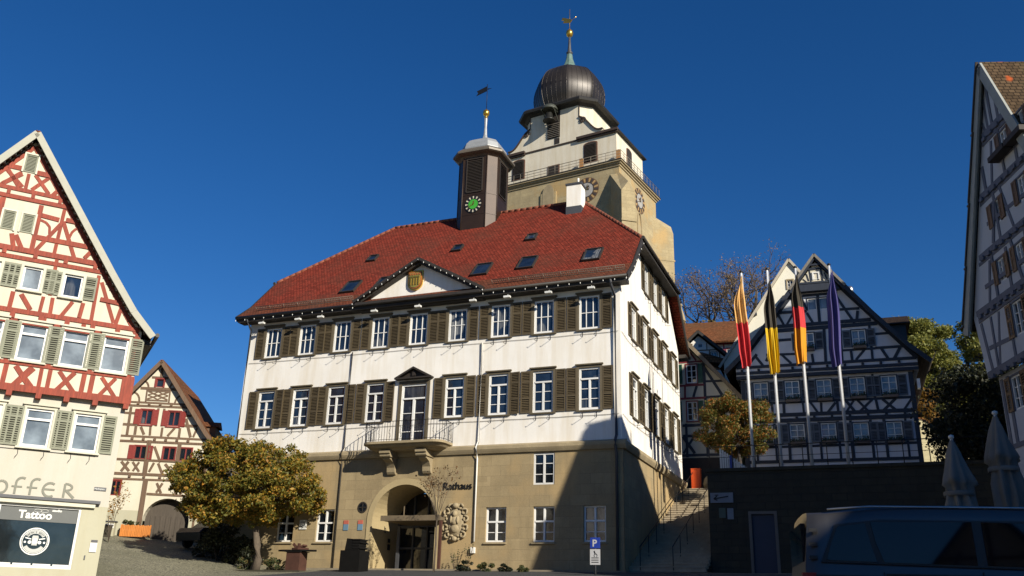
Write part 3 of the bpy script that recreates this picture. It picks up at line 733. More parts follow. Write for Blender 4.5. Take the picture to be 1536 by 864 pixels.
# chimney
mb = MB(); mb.box(-4.5, 5.5, 20.9, -3.65, 6.3, 23.1, 0); mb.box(-4.53, 5.47, 20.8, -3.62, 6.33, 21.75, 1); mb.box(-4.56, 5.44, 23.1, -3.59, 6.36, 23.2, 1); mb.tube([(-3.9, 5.8, 23.2), (-3.9, 5.8, 23.6)], .06, 8, 0)
mb.build('chimney', [white_wall, lead_grey], roof).location.z = -T0
# roof turret with clock
tx, ty, th, tc = -10.22, 6.62, 1.27, .5
def cham(h, c, z): return [(tx + a, ty + b, z) for a, b in ((-h + c, -h), (h - c, -h), (h, -h + c), (h, h - c), (h - c, h), (-h + c, h), (-h, h - c), (-h, -h + c))]
mb = MB(); mb.rings([cham(th, tc, 20.2), cham(th, tc, 26.1)], 0, False)
for a, b in ((-th + tc, -th), (th - tc, -th), (th, -th + tc), (th, th - tc), (-th, -th + tc)): mb.tube([(tx + a, ty + b, 20.3), (tx + a, ty + b, 26.05)], .035, 6)
for z in (22.05, 23.35): mb.rings([cham(th + .012, tc, z), cham(th + .012, tc, z + .05)], 0, False)
tur = mb.build('turret', copper, hall, zs=T0)
for fr in (0, 1):
    mb = MB(); z = 23.55
    TT = (lambda a, o, zz: (tx + a, ty - th - o, zz)) if fr == 0 else (lambda a, o, zz: (tx + th + o, ty + a, zz))
    def tb(a0, a1, z0, z1, o0, o1): mb.hexa([TT(a, o, zz) for zz in (z0, z1) for a, o in ((a0, o0), (a1, o0), (a1, o1), (a0, o1))])
    tb(-.54, -.48, z, 25.75, 0, .06); tb(.48, .54, z, 25.75, 0, .06); tb(-.48, .48, z - .05, z, 0, .055); tb(-.48, .48, 25.7, 25.76, 0, .055)
    k = z + .02
    while k < 25.66:
        mb.hexa([TT(-.48, .05, k), TT(.48, .05, k), TT(.48, .005, k + .05), TT(-.48, .005, k + .05), TT(-.48, .05, k + .015), TT(.48, .05, k + .015), TT(.48, .005, k + .065), TT(-.48, .005, k + .065)]); k += .1
    mb.build('louvre', louvre_brown, tur).location.z = -T0
def disc(mb, T, r0, r1, o, z=0, n=48, m=0, d=.02):
    for k in range(n):
        a, b = 2 * pi * k / n, 2 * pi * (k + 1) / n
        q = [(r0, a), (r1, a), (r1, b), (r0, b)] if r0 > 0 else [(0, a), (r1, a), (r1, b)]
        mb.face([T(r * sin(t), o, r * cos(t)) for r, t in q], m)
mb = MB(); TT = lambda a, o, z: (tx + a, ty - th - o, 22.72 + z)
disc(mb, TT, 0, .54, .04, m=1); disc(mb, TT, 0, .31, .055, m=0)
for k in range(12):
    a = k * pi / 6; dr = Vector((sin(a), 0, cos(a))); pr = Vector((cos(a), 0, -sin(a)))
    w = .045
    mb.face([TT(*(lambda v: (v.x, .05, v.z))(dr * r + pr * s)) for r, s in ((.36, -w * .6), (.36, w * .6), (.51, w), (.51, -w))], 2)
for a, L, w in ((radians(12), .22, .035), (radians(240), .42, .026)):
    dr = Vector((sin(a), 0, cos(a))); pr = Vector((cos(a), 0, -sin(a)))
    mb.face([TT(*(lambda v: (v.x, .07, v.z))(dr * r + pr * s)) for r, s in ((-.07, -w), (L * .8, -w), (L, 0), (L * .8, w), (-.07, w))], 3)
ck = mb.build('clock_face', [clock_green, clock_black, clock_white, gold], tur, recalc=False); ck.location.z = -T0
mb = MB(); mb.rings([cham(th + d, tc + d * .3, z) for d, z in ((.0, 25.85), (.1, 25.95), (.28, 26.02), (.36, 26.08), (.36, 26.2), (.22, 26.36), (.05, 26.5))], 0, False); mb.build('turret_eaves', m_plain('turret_eave_copper', (.17, .14, .10), .5, .25, 2, .2), tur).location.z = -T0
mb = MB(); mb.rings([cham(h, h * .4, z) for h, z in ((1.22, 26.48), (1.24, 26.62), (1.16, 26.95), (.98, 27.22), (.7, 27.42), (.36, 27.55), (.16, 27.72), (.1, 28.0), (.07, 28.6), (.09, 29.2))], 0, False); mb.build('turret_dome', zinc, tur).location.z = -T0
mb = MB(); mb.lathe([(.02, 29.2), (.13, 29.25), (.06, 29.35), (.17, 29.42), (.22, 29.58), (.18, 29.75), (.05, 29.85), (.02, 29.9)], (tx, ty), 16, 0); mb.build('finial', gold, tur).location.z = -T0
mb = MB(); mb.tube([(tx, ty, 29.8), (tx, ty, 31.7)], .02, 6); mb.prism([(tx - .72, 31.32), (tx - .62, 31.15), (tx - .75, 30.98), (tx - .03, 31.2), (tx - .03, 31.55)], ty - .012, ty + .012); mb.prism([(tx + .03, 31.3), (tx + .3, 31.34), (tx + .03, 31.38)], ty - .01, ty + .01)
mb.build('weather_vane', black_metal, tur).location.z = -T0
# wall furniture
mb = MB(); TT = lambda a, o, z: (-12.78 + a, Y0 - o, 4.7 + z); disc(mb, TT, 0, .24, .01, m=0); disc(mb, TT, .2, .26, .03, m=1)
mb.box(-12.8, Y0 - .035, 4.5, -12.76, Y0 - .015, 4.9, 1); mb.box(-12.98, Y0 - .032, 4.68, -12.58, Y0 - .016, 4.72, 1); mb.build('round_window', [glass_dark, eave_paint], hall, zs=T0, recalc=False)
for x in (-13.62, -12.83):
    mb = MB(); mb.box(x - .13, Y0 - .03, 3.64, x + .13, Y0, 3.92, 1); mb.box(x - .13, Y0 - .03, 3.925, x + .13, Y0, 4.1, 0); mb.build('plaque', [red_plaque, blue_plaque], hall, zs=T0)
mb = MB(); mb.box(-16.24, Y0 - .05, 3.7, -15.84, Y0, 4.15, 0); mb.box(-16.18, Y0 - .054, 3.8, -15.9, Y0 - .051, 3.83, 1); mb.box(-16.18, Y0 - .054, 3.9, -15.95, Y0 - .051, 3.93, 1); mb.box(-16.18, Y0 - .054, 4.02, -15.9, Y0 - .051, 4.06, 1); mb.build('notice_board', [paper, lead_grey], hall, zs=T0)
# carved cartouche
mb = MB(); cx, cz = -7.84, 3.97
mb.lathe([(0, 0), (.44, .002), (.42, .06), (.3, .10), (0, .12)], (0, 0), 24, 0)
vs = mb.v; mb.v = [(cx + a, Y0 - h, cz - .02 + b * 1.45) for a, b, h in vs]
def scroll(x, z, r, t0, t1, th_=.055, n=16): mb.tube([(cx + x + r * (1 - .55 * k / n) * cos(t0 + (t1 - t0) * k / n), Y0 - .05 - .03 * sin(k), cz + z + r * (1 - .55 * k / n) * sin(t0 + (t1 - t0) * k / n)) for k in range(n + 1)], th_, 6)
for sx in (-1, 1):
    for x, z, r, a, b in ((.42, .45, .17, -1, 5), (.5, .12, .15, 2, -4), (.47, -.25, .16, -1, 5), (.38, -.58, .16, 2, -4), (.22, .66, .15, 0, 5.5), (.15, -.72, .12, 1, 6)):
        scroll(sx * x, z, r, a if sx > 0 else pi - a, b if sx > 0 else pi - b)
def blob(x, z, rx, rz__, d):
    n = 12; mb.rings([[(cx + x + rx * s * cos(2 * pi * k / n), Y0 - h, cz + z + rz__ * s * sin(2 * pi * k / n)) for k in range(n)] for s, h in ((1, .0), (.95, d * .55), (.7, d * .85), (.3, d))], 0, True)
blob(0, .72, .16, .14, .22); blob(0, .35, .13, .16, .26); blob(-.02, .05, .2, .24, .22); blob(.0, -.3, .24, .22, .17); blob(-.16, .1, .07, .22, .24); blob(.16, .08, .07, .2, .24); blob(0, -.75, .14, .12, .2)
mb.build('carved_cartouche', trim_stone, hall, zs=T0)
# ------------------------------------------------------------------ STAIRS, TERRACE, RETAINING WALL (hall frame)
st = thing('stone_staircase', 'wide stone staircase climbing between the town hall side and the retaining wall', 'stairs', rw(0, 0, T0), YAW)
mb = MB(); n = 32; v0, v1, z0, z1 = .6, 13.2, 1.98, 6.98
for k in range(n):
    va = v0 + (v1 - v0) * k / n; z = z0 + (z1 - z0) * (k + 1) / n
    mb.box(.06, va - .03, z - .05, 3.28, va + (v1 - v0) / n + (.0 if k < n - 1 else 3), z, 0); mb.box(.06, va, z - .22, 3.28, va + (v1 - v0) / n, z - .051, 0)
mb.build('steps', step_stone, st, zs=T0)
mb = MB()
for x in (.55, 1.95):
    pts = [(x, v0 + (v1 - v0) * k / 8, z0 + (z1 - z0) * k / 8 + .95) for k in range(9)]
    mb.tube(pts, .024, 6)
    for p in pts: mb.tube([p, (p[0], p[1], p[2] - .95)], .018, 6)
mb.build('handrail', black_metal, st, zs=T0)
terr = MB(); terr.prism_x([(2.3, 1.5), (2.3, 6.08), (9.5, 6.14), (13, 6.97), (20, 8.0), (20, 1.5)], 3.3, 30)
terr.box(-2, 13.25, 5, 3.29, 20, 6.97)
o = terr.build('terrace', asphalt, None, rw(0, 0, 0), YAW); tag(o, None, None, kind='structure')
rwl = thing('retaining_wall', 'high dark masonry retaining wall with coping below the flagpoles', 'wall', rw(3.3, 1.9, T0), YAW)
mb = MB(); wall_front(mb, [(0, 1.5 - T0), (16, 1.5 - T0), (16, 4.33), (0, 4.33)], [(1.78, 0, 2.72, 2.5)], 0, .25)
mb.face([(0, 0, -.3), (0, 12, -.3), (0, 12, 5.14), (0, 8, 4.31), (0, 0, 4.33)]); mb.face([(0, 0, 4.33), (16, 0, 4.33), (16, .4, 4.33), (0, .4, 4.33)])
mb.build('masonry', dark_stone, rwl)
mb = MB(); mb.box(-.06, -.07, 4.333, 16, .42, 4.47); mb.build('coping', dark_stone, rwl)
mb = MB(); mb.box(1.66, -.03, 0, 1.78, .2, 2.62); mb.box(2.72, -.03, 0, 2.84, .2, 2.62); mb.box(1.78, -.03, 2.5, 2.72, .2, 2.62); dfr = mb.build('door_frame', m_plain('grey_stone_frame', (.16, .14, .12), .9), rwl)
mb = MB(); mb.box(1.78, .12, 0, 2.72, .2, 2.5); mb.box(2.62, .08, 1.1, 2.66, .12, 1.2); mb.build('door', m_plain('navy_door', (.02, .025, .055), .5), rwl)
mb = MB()
for k in range(17):
    x = .1 + k * .99; mb.tube([(x, .2, 4.47), (x, .2, 5.45)], .02, 6)
mb.tube([(.1, .2, 5.45), (16, .2, 5.45)], .022, 6); mb.tube([(.1, .2, 4.98), (16, .2, 4.98)], .012, 6)
mb.build('railing', black_metal, rwl)
sg = thing('direction_sign', 'pale rectangular sign with dark arrow on the retaining wall beside the stairs', 'sign', rw(3.75, 1.86, 5.05), YAW)
mb = MB(); mb.box(-.35, -.02, -.2, .62, .02, .22); mb.build('panel', m_plain('pale_sign', (.20, .22, .25), .5), sg)
mb = MB(); mb.beam((-.2, -.03, -.04), (.42, -.03, .06), .02, .05); mb.beam((-.2, -.03, -.04), (-.06, -.03, .08), .02, .05); mb.beam((-.2, -.03, -.04), (-.05, -.03, -.1), .02, .05); mb.box(-.15, -.03, .1, .0, -.022, .14); mb.build('arrow', black_metal, sg)
for x, z, w, h, c, nm in ((3.88, 4.42, .28, .42, (.05, .08, .06), 'dark green'), (4.22, 4.38, .26, .46, (.20, .23, .26), 'pale blue')):
    p_ = thing('wall_poster', '%s poster on the retaining wall under the arrow sign' % nm, 'poster', rw(x, 1.87, z), YAW)
    mb = MB(); mb.box(-w / 2, -.01, -h / 2, w / 2, .01, h / 2); mb.build('sheet', m_plain('poster_' + nm[:4], c, .5), p_)
    mb = MB(); mb.box(-w / 2 - .015, -.02, h / 2, w / 2 + .015, .01, h / 2 + .02); mb.build('rail', black_metal, p_)
# slatted white screen on the terrace
sf = thing('slatted_screen', 'white slatted fence panel sloping down towards the first flagpole', 'fence', rw(3.8, 2.75, 6.09), YAW)
mb = MB()
for k in range(14):
    x = -.05 + k * .10; h = 1.25 - k * .078; mb.box(x, 0, 0, x + .075, .03, h)
mb.beam((-.05, .04, .25), (1.35, .04, .12), .03, .06); mb.beam((-.05, .04, 1.05), (1.35, .04, .16), .03, .06)
mb.build('slats', m_plain('white_board', (.72, .70, .62), .7), sf)
mb = MB(); mb.box(.38, -.02, .35, .52, -.003, .92); mb.build('blue_strip', sign_blue, sf)
# orange box at the stair head
ob = thing('orange_cabinet', 'bright orange upright box at the top of the stone stairs', 'cabinet', rw(.72, 13.3, 6.97), YAW)
mb = MB(); mb.box(-.26, -.2, .0, .26, .2, 1.12); mb.box(-.28, -.22, 1.12, .28, .22, 1.16); ob_ = mb.build('body', m_plain('orange_paint', (.85, .11, .015), .5, .05), ob, bevel=.012)
mb = MB(); mb.box(-.2, -.215, .15, .2, -.202, 1.0); mb.box(.12, -.23, .5, .16, -.215, .62); mb.build('door', m_plain('orange_paint2', (.80, .10, .015), .45, .05), ob)
rk = thing('boulder', 'grey rounded boulder beside the orange box', 'rock', rw(1.35, 13.25, 6.97), YAW)
mb = MB(); mb.lathe([(.02, 0), (.22, .05), (.26, .3), (.17, .6), (.02, .74)], n=9); mb.build('stone', trim_stone, rk)

# ------------------------------------------------------------------ FLAGPOLES
fl = {}
def flag(key, bands, L, seed):
    """limp flag: a strip gathered in vertical folds, hanging from z=0 down to -L"""
    mb = MB(); rng = random.Random(seed); nu, nv = 26, 44; rows = []
    ph = [rng.uniform(0, 6) for _ in range(4)]
    for j in range(nv + 1):
        t = j / nv; row = []
        wid = .10 + .42 * sstep(t, .0, .36) * (1 - .22 * sstep(t, .8, 1)); off = -.04 - .05 * sin(t * 3 + ph[0])
        for i in range(nu + 1):
            s = i / nu
            x = off + .13 + .10 * sstep(t, .05, .35) - wid * s + .03 * sin(t * 6 + ph[1]) * sstep(t, .1, .4); y = (.13 * sin(s * 13 + ph[2] + t * 2.2) + .06 * sin(s * 27 + ph[3])) * sstep(t, 0, .3) * (1.1 - .4 * s)
            z = -L * t - (.16 * s if t > .55 else .0) * (t - .55) * 2 - .25 * s * (1 - sstep(t, 0, .4))
            row.append((x, y - .19 * sstep(t, 0, .2) - .05, z))
        rows.append(row)
    for j in range(nv):
        t = (j + .5) / nv; m = 0
        for k, (lim, mm) in enumerate(bands):
            if t < lim: m = mm; break
        i0 = len(mb.v)
        for i in range(nu): mb.face([rows[j][i], rows[j][i + 1], rows[j + 1][i + 1], rows[j + 1][i]], m, True)
    me = mb.mesh('flag', [cl_gold, cl_red, cl_black, cl_yellow, cl_blue], recalc=False)
    bm = bmesh.new(); bm.from_mesh(me); bmesh.ops.remove_doubles(bm, verts=bm.verts, dist=1e-5); bm.to_mesh(me); bm.free(); return me
def cloth(n, c):
    t = NT(n); v = t.coord(scale=(3, 3, .5)); a = t.noise(v, 3, 4)
    col = t.ramp(a, [(.3, sc(c, .82)), (.7, c)]); t.l(col, t.b.inputs['Base Color']); t.rough(.75); tr = t.n('ShaderNodeBsdfTranslucent'); t.l(col, tr.inputs[0])
    mx = t.n('ShaderNodeMixShader'); mx.inputs[0].default_value = .3; t.l(t.b.outputs[0], mx.inputs[1]); t.l(tr.outputs[0], mx.inputs[2]); t.l(mx.outputs[0], t.out.inputs[0]); return t.m
cl_gold = cloth('flag_gold', (.90, .52, .17)); cl_red = cloth('flag_red', (.72, .045, .05)); cl_black = cloth('flag_black', (.055, .045, .03)); cl_yellow = cloth('flag_yellow', (.85, .55, .01)); cl_blue = cloth('flag_blue', (.09, .08, .26))
cl_gold2 = cloth('flag_deep_gold', (.85, .36, .01))
defs = [(5.25, 15.5, 4.45, [(.55, 0), (1.1, 1)], 'white flagpole with limp yellow and red flag, nearest the town hall', 0.0),
        (6.43, 15.5, 4.5, [(.55, 2), (1.1, 3)], 'white flagpole with limp black and yellow flag, second from the town hall', .34),
        (7.69, 15.45, 4.3, [(.42, 2), (.64, 1), (1.1, 3)], 'white flagpole with limp black, red and gold flag', .1),
        (9.16, 15.4, 4.5, [(1.1, 4)], 'white flagpole with limp blue flag, farthest from the town hall', .1)]
for i, (s, zt, L, bands, lab, o_) in enumerate(defs):
    t = thing('flagpole', lab, 'flagpole', rw(s, 2.4, 6.08), YAW, 'flagpoles on the terrace wall')
    mb = MB(); H = zt - 6.08; mb.tube([(0, 0, 0), (0, 0, H * .5), (0, 0, H)], .075, 12, r2=.045); mb.lathe([(.075, 0), (.11, 0), (.11, .05), (.075, .12)], n=12)
    mb.build('pole', m_plain('white_pole_paint', (.68, .69, .70), .35, .05), t)
    mb = MB(); mb.lathe([(.045, H), (.075, H + .01), (.085, H + .05), (.06, H + .1), (.0, H + .12)], n=12); mb.build('cap', black_metal, t)
    me = flag(i, bands, L, 3 + i * 7)
    if i == 2: me.materials[3] = cl_gold2
    f = bpy.data.objects.new('flag', me); COL.objects.link(f); f.parent = t; f.location = (0, -.02, H - .12 - o_); f.rotation_euler = (0, 0, (0, .2, -.15, .1)[i])
    mb = MB(); mb.tube([(.07, -.05, 1.2), (.07, -.05, H - .1)], .006, 4); mb.build('halyard', paper, t)

# ------------------------------------------------------------------ generic half-timbered gable house
def timber(mb, segs, w, y, t0, seed=0, m=0):
    for i, (a, b, c, d) in enumerate(segs): mb.fbar(a, b, c, d, w * (.86 + .28 * ((i * 37 + 11) % 17) / 16), y, t0 + ((i * 7 + seed) % 13) * .0021, m)
def gable_shell(t, outline, holes, wallmat, depth, zs, zsplit=None, mats=None, y=0, recess=.14):
    mb = MB(); wall_front(mb, outline, holes, y, recess, zsplit=zsplit, m2=1 if zsplit else 0)
    n = len(outline)
    for i in range(n):
        a, b = outline[i], outline[(i + 1) % n]
        if abs(a[0] - b[0]) < 1e-6: mb.face([(a[0], y, a[1]), (b[0], y, b[1]), (b[0], y + depth, b[1]), (a[0], y + depth, a[1])])
    mb.face([(x, y + depth, z) for x, z in outline])
    return mb.build('wall', mats or wallmat, t, zs=zs)
def roof_slabs(t, path_r, path_l, y0, y1, mat, zs, th=.12, verge=None, vmat=None, name='roof'):
    """paths from the ridge down to each eave in (x,z)"""
    mb = MB()
    for path in (path_r, path_l):
        for (xa, za), (xb, zb) in zip(path[:-1], path[1:]):
            mb.face([(xa, y0, za), (xb, y0, zb), (xb, y1, zb), (xa, y1, za)])
    o = mb.build(name, mat, t, zs=zs); s = o.modifiers.new('Solidify', 'SOLIDIFY'); s.thickness = th; s.offset = -1
    s.offset = 0
    if verge:
        mb = MB()
        for sg, path in ((1, path_r), (-1, path_l)):
            for (xa, za), (xb, zb) in zip(path[:-1], path[1:]):
                mb.beam((xa, y0 - .02, za - verge * .42), (xb, y0 - .02, zb - verge * .42), .07, verge)
                n = int(sqrt((xa - xb) ** 2 + (za - zb) ** 2) / .3)
        mb.build('verge_board', vmat, t, zs=zs)
    return o

# ------------------------------------------------------------------ LEFT HOUSE (red timber)
ZL = .55
lh = thing('red_timbered_shop_house', 'tall gabled house with red timber framing above a tattoo shop', 'house', (-13.93, 32.4, ZL), radians(28))
red = m_wood('red_timber', (.27, .045, .02), .75, var=.45); sage = m_plain('sage_shutter_paint', (.22, .225, .155), .65, .1, 2)
cream_trim = m_plain('cream_trim_paint', (.56, .53, .41), .6, .06)
mkstyle('shop_upper', .86, 1.32, win_white, glass_pale, cream_trim, .1, .05, sage, .44, vb=(), thick_h=(.72,), fw=.07, recess=.08, head=True, sill=cream_trim, sill_out=.12, mid=(.7,), sgap=-.03)
mkstyle('shop_attic', .62, .86, win_white, glass_pale, cream_trim, .09, .06, sage, .42, vb=(), fw=.06, recess=.08, sill=cream_trim, sill_out=.12, mid=(.5,), sgap=-.03)
mkstyle('shop_attic_dark', .62, .86, win_white, glass_blue, cream_trim, .09, .06, sage, .42, vb=(), fw=.06, recess=.08, sill=cream_trim, sill_out=.12, mid=(.5,), sgap=-.03)
mkstyle('louvre_vent', .40, .72, sage, louvre_brown, cream_trim, .06, .06, None, vb=(), hb=[k / 13 for k in range(1, 13)], thin=.032, fw=.05, recess=.02)
HW = 4.55
up_w = [(-.72, 7.93), (-2.06, 7.93), (-3.42, 7.93), (-4.8, 7.93), (-6.2, 7.93), (-7.6, 7.93)]
g_w = [(-1.15, 5.03), (-2.70, 5.03), (-4.3, 5.03), (-5.9, 5.03), (-7.5, 5.03)]
a_w = [(-2.52, 10.45), (-3.86, 10.48), (-5.2, 10.48), (-6.5, 10.48)]
v_w = [(-4.38, 12.58), (-5.0, 12.58)]
cx0 = -4.71
shop = (-5.9, 1.08, -.82, 3.12)
# lower storey
mb = MB(); wall_front(mb, [(-9.5, 0), (0, 0), (0, 6.86), (-9.5, 6.86)], [hole('shop_upper', *p) for p in g_w] + [shop], 0, .14, zsplit=3.2, m2=1)
mb.face([(0, 0, 0), (0, 9, 0), (0, 9, 6.86), (0, 0, 6.86)]); mb.face([(-9.5, 0, 0), (-9.5, 9, 0), (-9.5, 9, 6.86), (-9.5, 0, 6.86)])
mb.build('ground_storey_wall', [cream_wall, plinth_paint], lh, zs=ZL)
# jettied upper storeys
yj = -.22
ol = [(-9.5, 6.85), (.08, 6.85), (.08, 9.55), (cx0, 16.2), (-9.5, 9.55)]
gable_shell(lh, ol, [hole('shop_upper', *p) for p in up_w] + [hole('shop_attic', *p) for p in a_w] + [hole('louvre_vent', *p) for p in v_w] + [hole('louvre_vent', cx0, 14.93)], warm_wall, 9.2, ZL, y=yj)
for p in g_w: window('shop_upper', lh, p[0], p[1], 0, 0, ZL)
for i, p in enumerate(up_w): window('shop_upper', lh, p[0], p[1], yj, 0, ZL)
for i, p in enumerate(a_w): window('shop_attic_dark' if i == 0 else 'shop_attic', lh, p[0], p[1], yj, 0, ZL)
for p in v_w + [(cx0, 14.93)]: window('louvre_vent', lh, p[0], p[1], yj, 0, ZL, 'vent')
LH_H = [(-5.42,15.03,-4.95,15.03),(-4.45,14.98,-3.79,14.98),(-6.0,14.20,-3.33,14.18),(-6.3,13.87,-3.10,13.88),(-4.07,13.37,-3.40,13.32),(-3.18,13.37,-2.73,13.37),(-3.99,12.49,-2.13,12.49),(-7.6,11.92,-1.71,11.90),(-7.8,11.60,-1.52,11.61),(-1.53,10.57,-.75,10.52),(-9.3,9.67,-.02,9.64),(-9.3,9.30,.05,9.28)]
LH_D = [(-5.49,14.93,-4.81,14.31),(-4.91,14.82,-5.45,14.30),(-4.70,14.88,-4.70,14.24),(-4.48,14.88,-3.93,14.26),(-3.95,14.99,-4.50,14.28),(-3.55,14.63,-3.82,14.18),(-5.31,13.80,-5.31,13.33),(-4.07,13.75,-4.07,12.01),(-3.30,13.77,-3.33,11.96),(-3.29,13.24,-3.94,11.99),(-3.26,13.30,-2.67,12.00),(-2.08,12.45,-2.32,12.03),(-4.80,12.46,-4.66,11.98),(-4.67,12.44,-4.41,11.99),(-1.72,11.47,-1.69,9.72),(-1.59,11.23,-0.94,9.76),(-0.75,10.50,-0.87,9.67),(-4.34,10.33,-4.35,9.74),(-4.08,10.28,-3.69,9.76),(-3.37,10.32,-3.39,9.72),(-3.07,10.33,-3.05,9.73),(-2.41,10.30,-2.70,9.69),(-2.06,10.32,-2.10,9.75),(-1.9,9.2,-1.9,9.6),(-3.2,9.2,-3.2,9.6),(-3.2,11.9,-3.18,10.4)]
LH_D += [(2 * cx0 - a, b, 2 * cx0 - c, d) for a, b, c, d in LH_D if max(a, c) > -4.4]
LH_E = [(-3.76,7.70,-3.15,7.04),(-3.19,7.69,-3.71,6.96),(-2.94,7.78,-2.93,7.02),(-2.66,7.72,-2.66,7.00),(-2.38,7.71,-1.80,7.02),(-1.88,7.73,-2.39,6.99),(-1.56,7.73,-1.57,7.00),(-1.28,7.72,-1.29,6.99),(-0.99,7.70,-0.46,7.05),(-0.52,7.72,-0.97,7.03)]
LH_E += [(a - 2.76, b, c - 2.76, d) for a, b, c, d in LH_E] + [(a - 5.5, b, c - 5.5, d) for a, b, c, d in LH_E]
mb = MB(); timber(mb, LH_H, .17, yj, .034, 1); timber(mb, LH_D, .14, yj, .012); timber(mb, LH_E, .15, yj, .012, 3)
for pts in ([(-3.99,13.18),(-3.8,13.12),(-3.66,12.98),(-3.62,12.72)], [(-2.57,13.19),(-2.8,13.1),(-2.9,12.95),(-2.95,12.74)]):
    for a, b in zip(pts[:-1], pts[1:]): mb.fbar(*a, *b, .09, yj, .02)
mb.fbar(-9.5, 6.95, .12, 6.95, .24, yj, .05); mb.fbar(-9.5, 7.8, .1, 7.8, .12, yj, .043); mb.box(-.30, yj - .056, 6.84, .115, yj - .001, 7.78)
mb.fbar(-.1, 7.8, -.1, 9.4, .18, yj, .02)
for x in (-1.42, -2.76, -4.1, -5.5, -6.9, -8.3): mb.fbar(x, 7.85, x, 9.2, .14, yj, .015)
for x in (-.02, -1.05, -1.98, -2.87, -3.78, -4.7, -5.6, -6.5, -7.4, -8.3): mb.box(x - .09, yj - .07, 6.66, x + .09, .0, 6.83)
for x in (-.75, -1.6, -2.45, -3.3, -4.2, -5.1, -6.0): mb.box(x - .08, yj - .075, 9.37, x + .08, yj - .001, 9.58)
for x in (-1.9, -2.9, -3.9, -4.9, -5.9): mb.box(x - .07, yj - .07, 11.68, x + .07, yj - .001, 11.84)
for x in (-3.5, -4.4, -5.2): mb.box(x - .06, yj - .07, 13.94, x + .06, yj - .001, 14.13)
for sg in (1, -1):  # rafter pair behind the verge
    f = lambda x: cx0 + sg * (x - cx0)
    mb.fbar(f(-4.71), 16.0, f(-.05), 9.4, .16, yj, .028)
mb.build('timber_frame', red, lh, zs=ZL)
roof_slabs(lh, [(cx0, 16.5), (-1.3, 11.6), (-.35, 10.3), (.45, 9.45)], [(cx0, 16.5), (-8.12, 11.6), (-9.07, 10.3), (-9.87, 9.45)], yj - .38, 9.2, old_tiles, ZL, verge=.24, vmat=m_plain('pale_verge_paint', (.34, .33, .26), .6, .1))
mb = MB(); P = [(cx0, 16.25), (-1.35, 11.4), (-.4, 10.1), (.35, 9.35)]
for sg in (1, -1):
    for (a, b), (c, d) in zip(P[:-1], P[1:]):
        n = int(sqrt((a - c) ** 2 + (b - d) ** 2) / .24)
        for k in range(n):
            x = a + (c - a) * k / n; z = b + (d - b) * k / n; x = x if sg > 0 else 2 * cx0 - x; mb.box(x - .05, yj - .36, z - .07, x + .05, yj - .05, z)
mb.build('tile_battens', louvre_brown, lh, zs=ZL)
mb = MB(); mb.box(.1, -.1, 9.15, .5, 8.8, 9.35); mb.tube([(.6, -.6, 9.45), (.6, 9, 9.45)], .08, 8); mb.build('gutter', eave_paint, lh, zs=ZL)
# shop front
mb = MB(); mb.box(-5.9, .12, 1.08, -.82, .14, 3.12); mb.build('shop_glass', m_glass('shop_glass', (.012, .016, .018), .06), lh, zs=ZL)
mb = MB(); mb.box(-5.9, .085, 2.58, -.86, .115, 3.05); mb.build('sign_band', m_plain('grey_sign_band', (.075, .08, .075), .5, .05), lh, zs=ZL)
mb = MB(); 
for x in (-5.9, -3.36, -.90): mb.box(x, .02, 1.08, x + .08, .11, 3.12)
mb.box(-5.82, .025, 3.04, -.9, .105, 3.12); mb.box(-5.82, .025, 1.08, -.9, .105, 1.16)
for k in range(4): mb.box(-3.2 + k * .6, .06, 1.17, -2.66 + k * .6, .09, 1.22)
mb.build('shop_window_frame', win_white, lh, zs=ZL)
mb = MB(); mb.box(-6.1, -.2, 3.27, -.28, -.01, 3.37, 0); mb.box(-6.1, -.14, 3.13, -.42, -.011, 3.262, 1); mb.build('awning_box', [lead_grey, cream_trim], lh, zs=ZL)
wt = m_plain('white_lettering', (.75, .75, .70), .4, .03)
text_obj('lettering', 'Tattoo', .36, .006, wt, lh, (-2.72, .07, 2.67 - ZL), bold=.012, space=1.02)
text_obj('lettering', 'studio', .12, .004, wt, lh, (-1.72, .07, 2.93 - ZL), bold=.003)
mb = MB()
for c0 in (-2.15, -1.95): mb.tube([(c0 + .12 * cos(a / 10), .07, 2.93 + .05 * sin(a / 10)) for a in range(0, 63, 4)], .008, 4)
mb.build('flourish', wt, lh, zs=ZL)
mb = MB(); TT = lambda a, o, z: (-2.07 + a, .10 - o, 1.93 + z)
disc(mb, TT, .41, .445, .012, m=0); disc(mb, TT, .37, .39, .012, m=0)
def sect(r0, r1, a0, a1, o, m, n=16):
    for k in range(n):
        a, b = a0 + (a1 - a0) * k / n, a0 + (a1 - a0) * (k + 1) / n; mb.face([TT(r * sin(t), o, r * cos(t)) for r, t in ((r0, a), (r1, a), (r1, b), (r0, b))], m)
sect(.25, .36, -1.0, 1.0, .011, 1); sect(.25, .36, pi - 1.0, pi + 1.0, .011, 1)
for sx in (-1, 1):
    TT0 = TT; cxx = sx * .15; TT = lambda a, o, z: (-2.07 + cxx + a, .10 - o, 1.90 + z); disc(mb, TT, 0, .055, .012, n=12); cxx = sx * .29; disc(mb, TT, 0, .035, .012, n=12); TT = TT0
    mb.fbar(-2.07 + sx * .12, 2.0, -2.07 + sx * .30, 2.04, .035, .09, .004)
mb.prism([(-2.15, 1.80), (-1.99, 1.80), (-1.97, 2.06), (-1.99, 2.12), (-2.15, 2.12), (-2.17, 2.06)], .083, .09, 1)
mb.prism([(-2.13, 1.86), (-2.01, 1.86), (-2.01, 2.02), (-2.13, 2.02)], .078, .083, 0)
lg = mb.build('shop_emblem', [wt, m_plain('emblem_grey', (.42, .43, .40), .5, .05)], lh, zs=ZL, recalc=False)
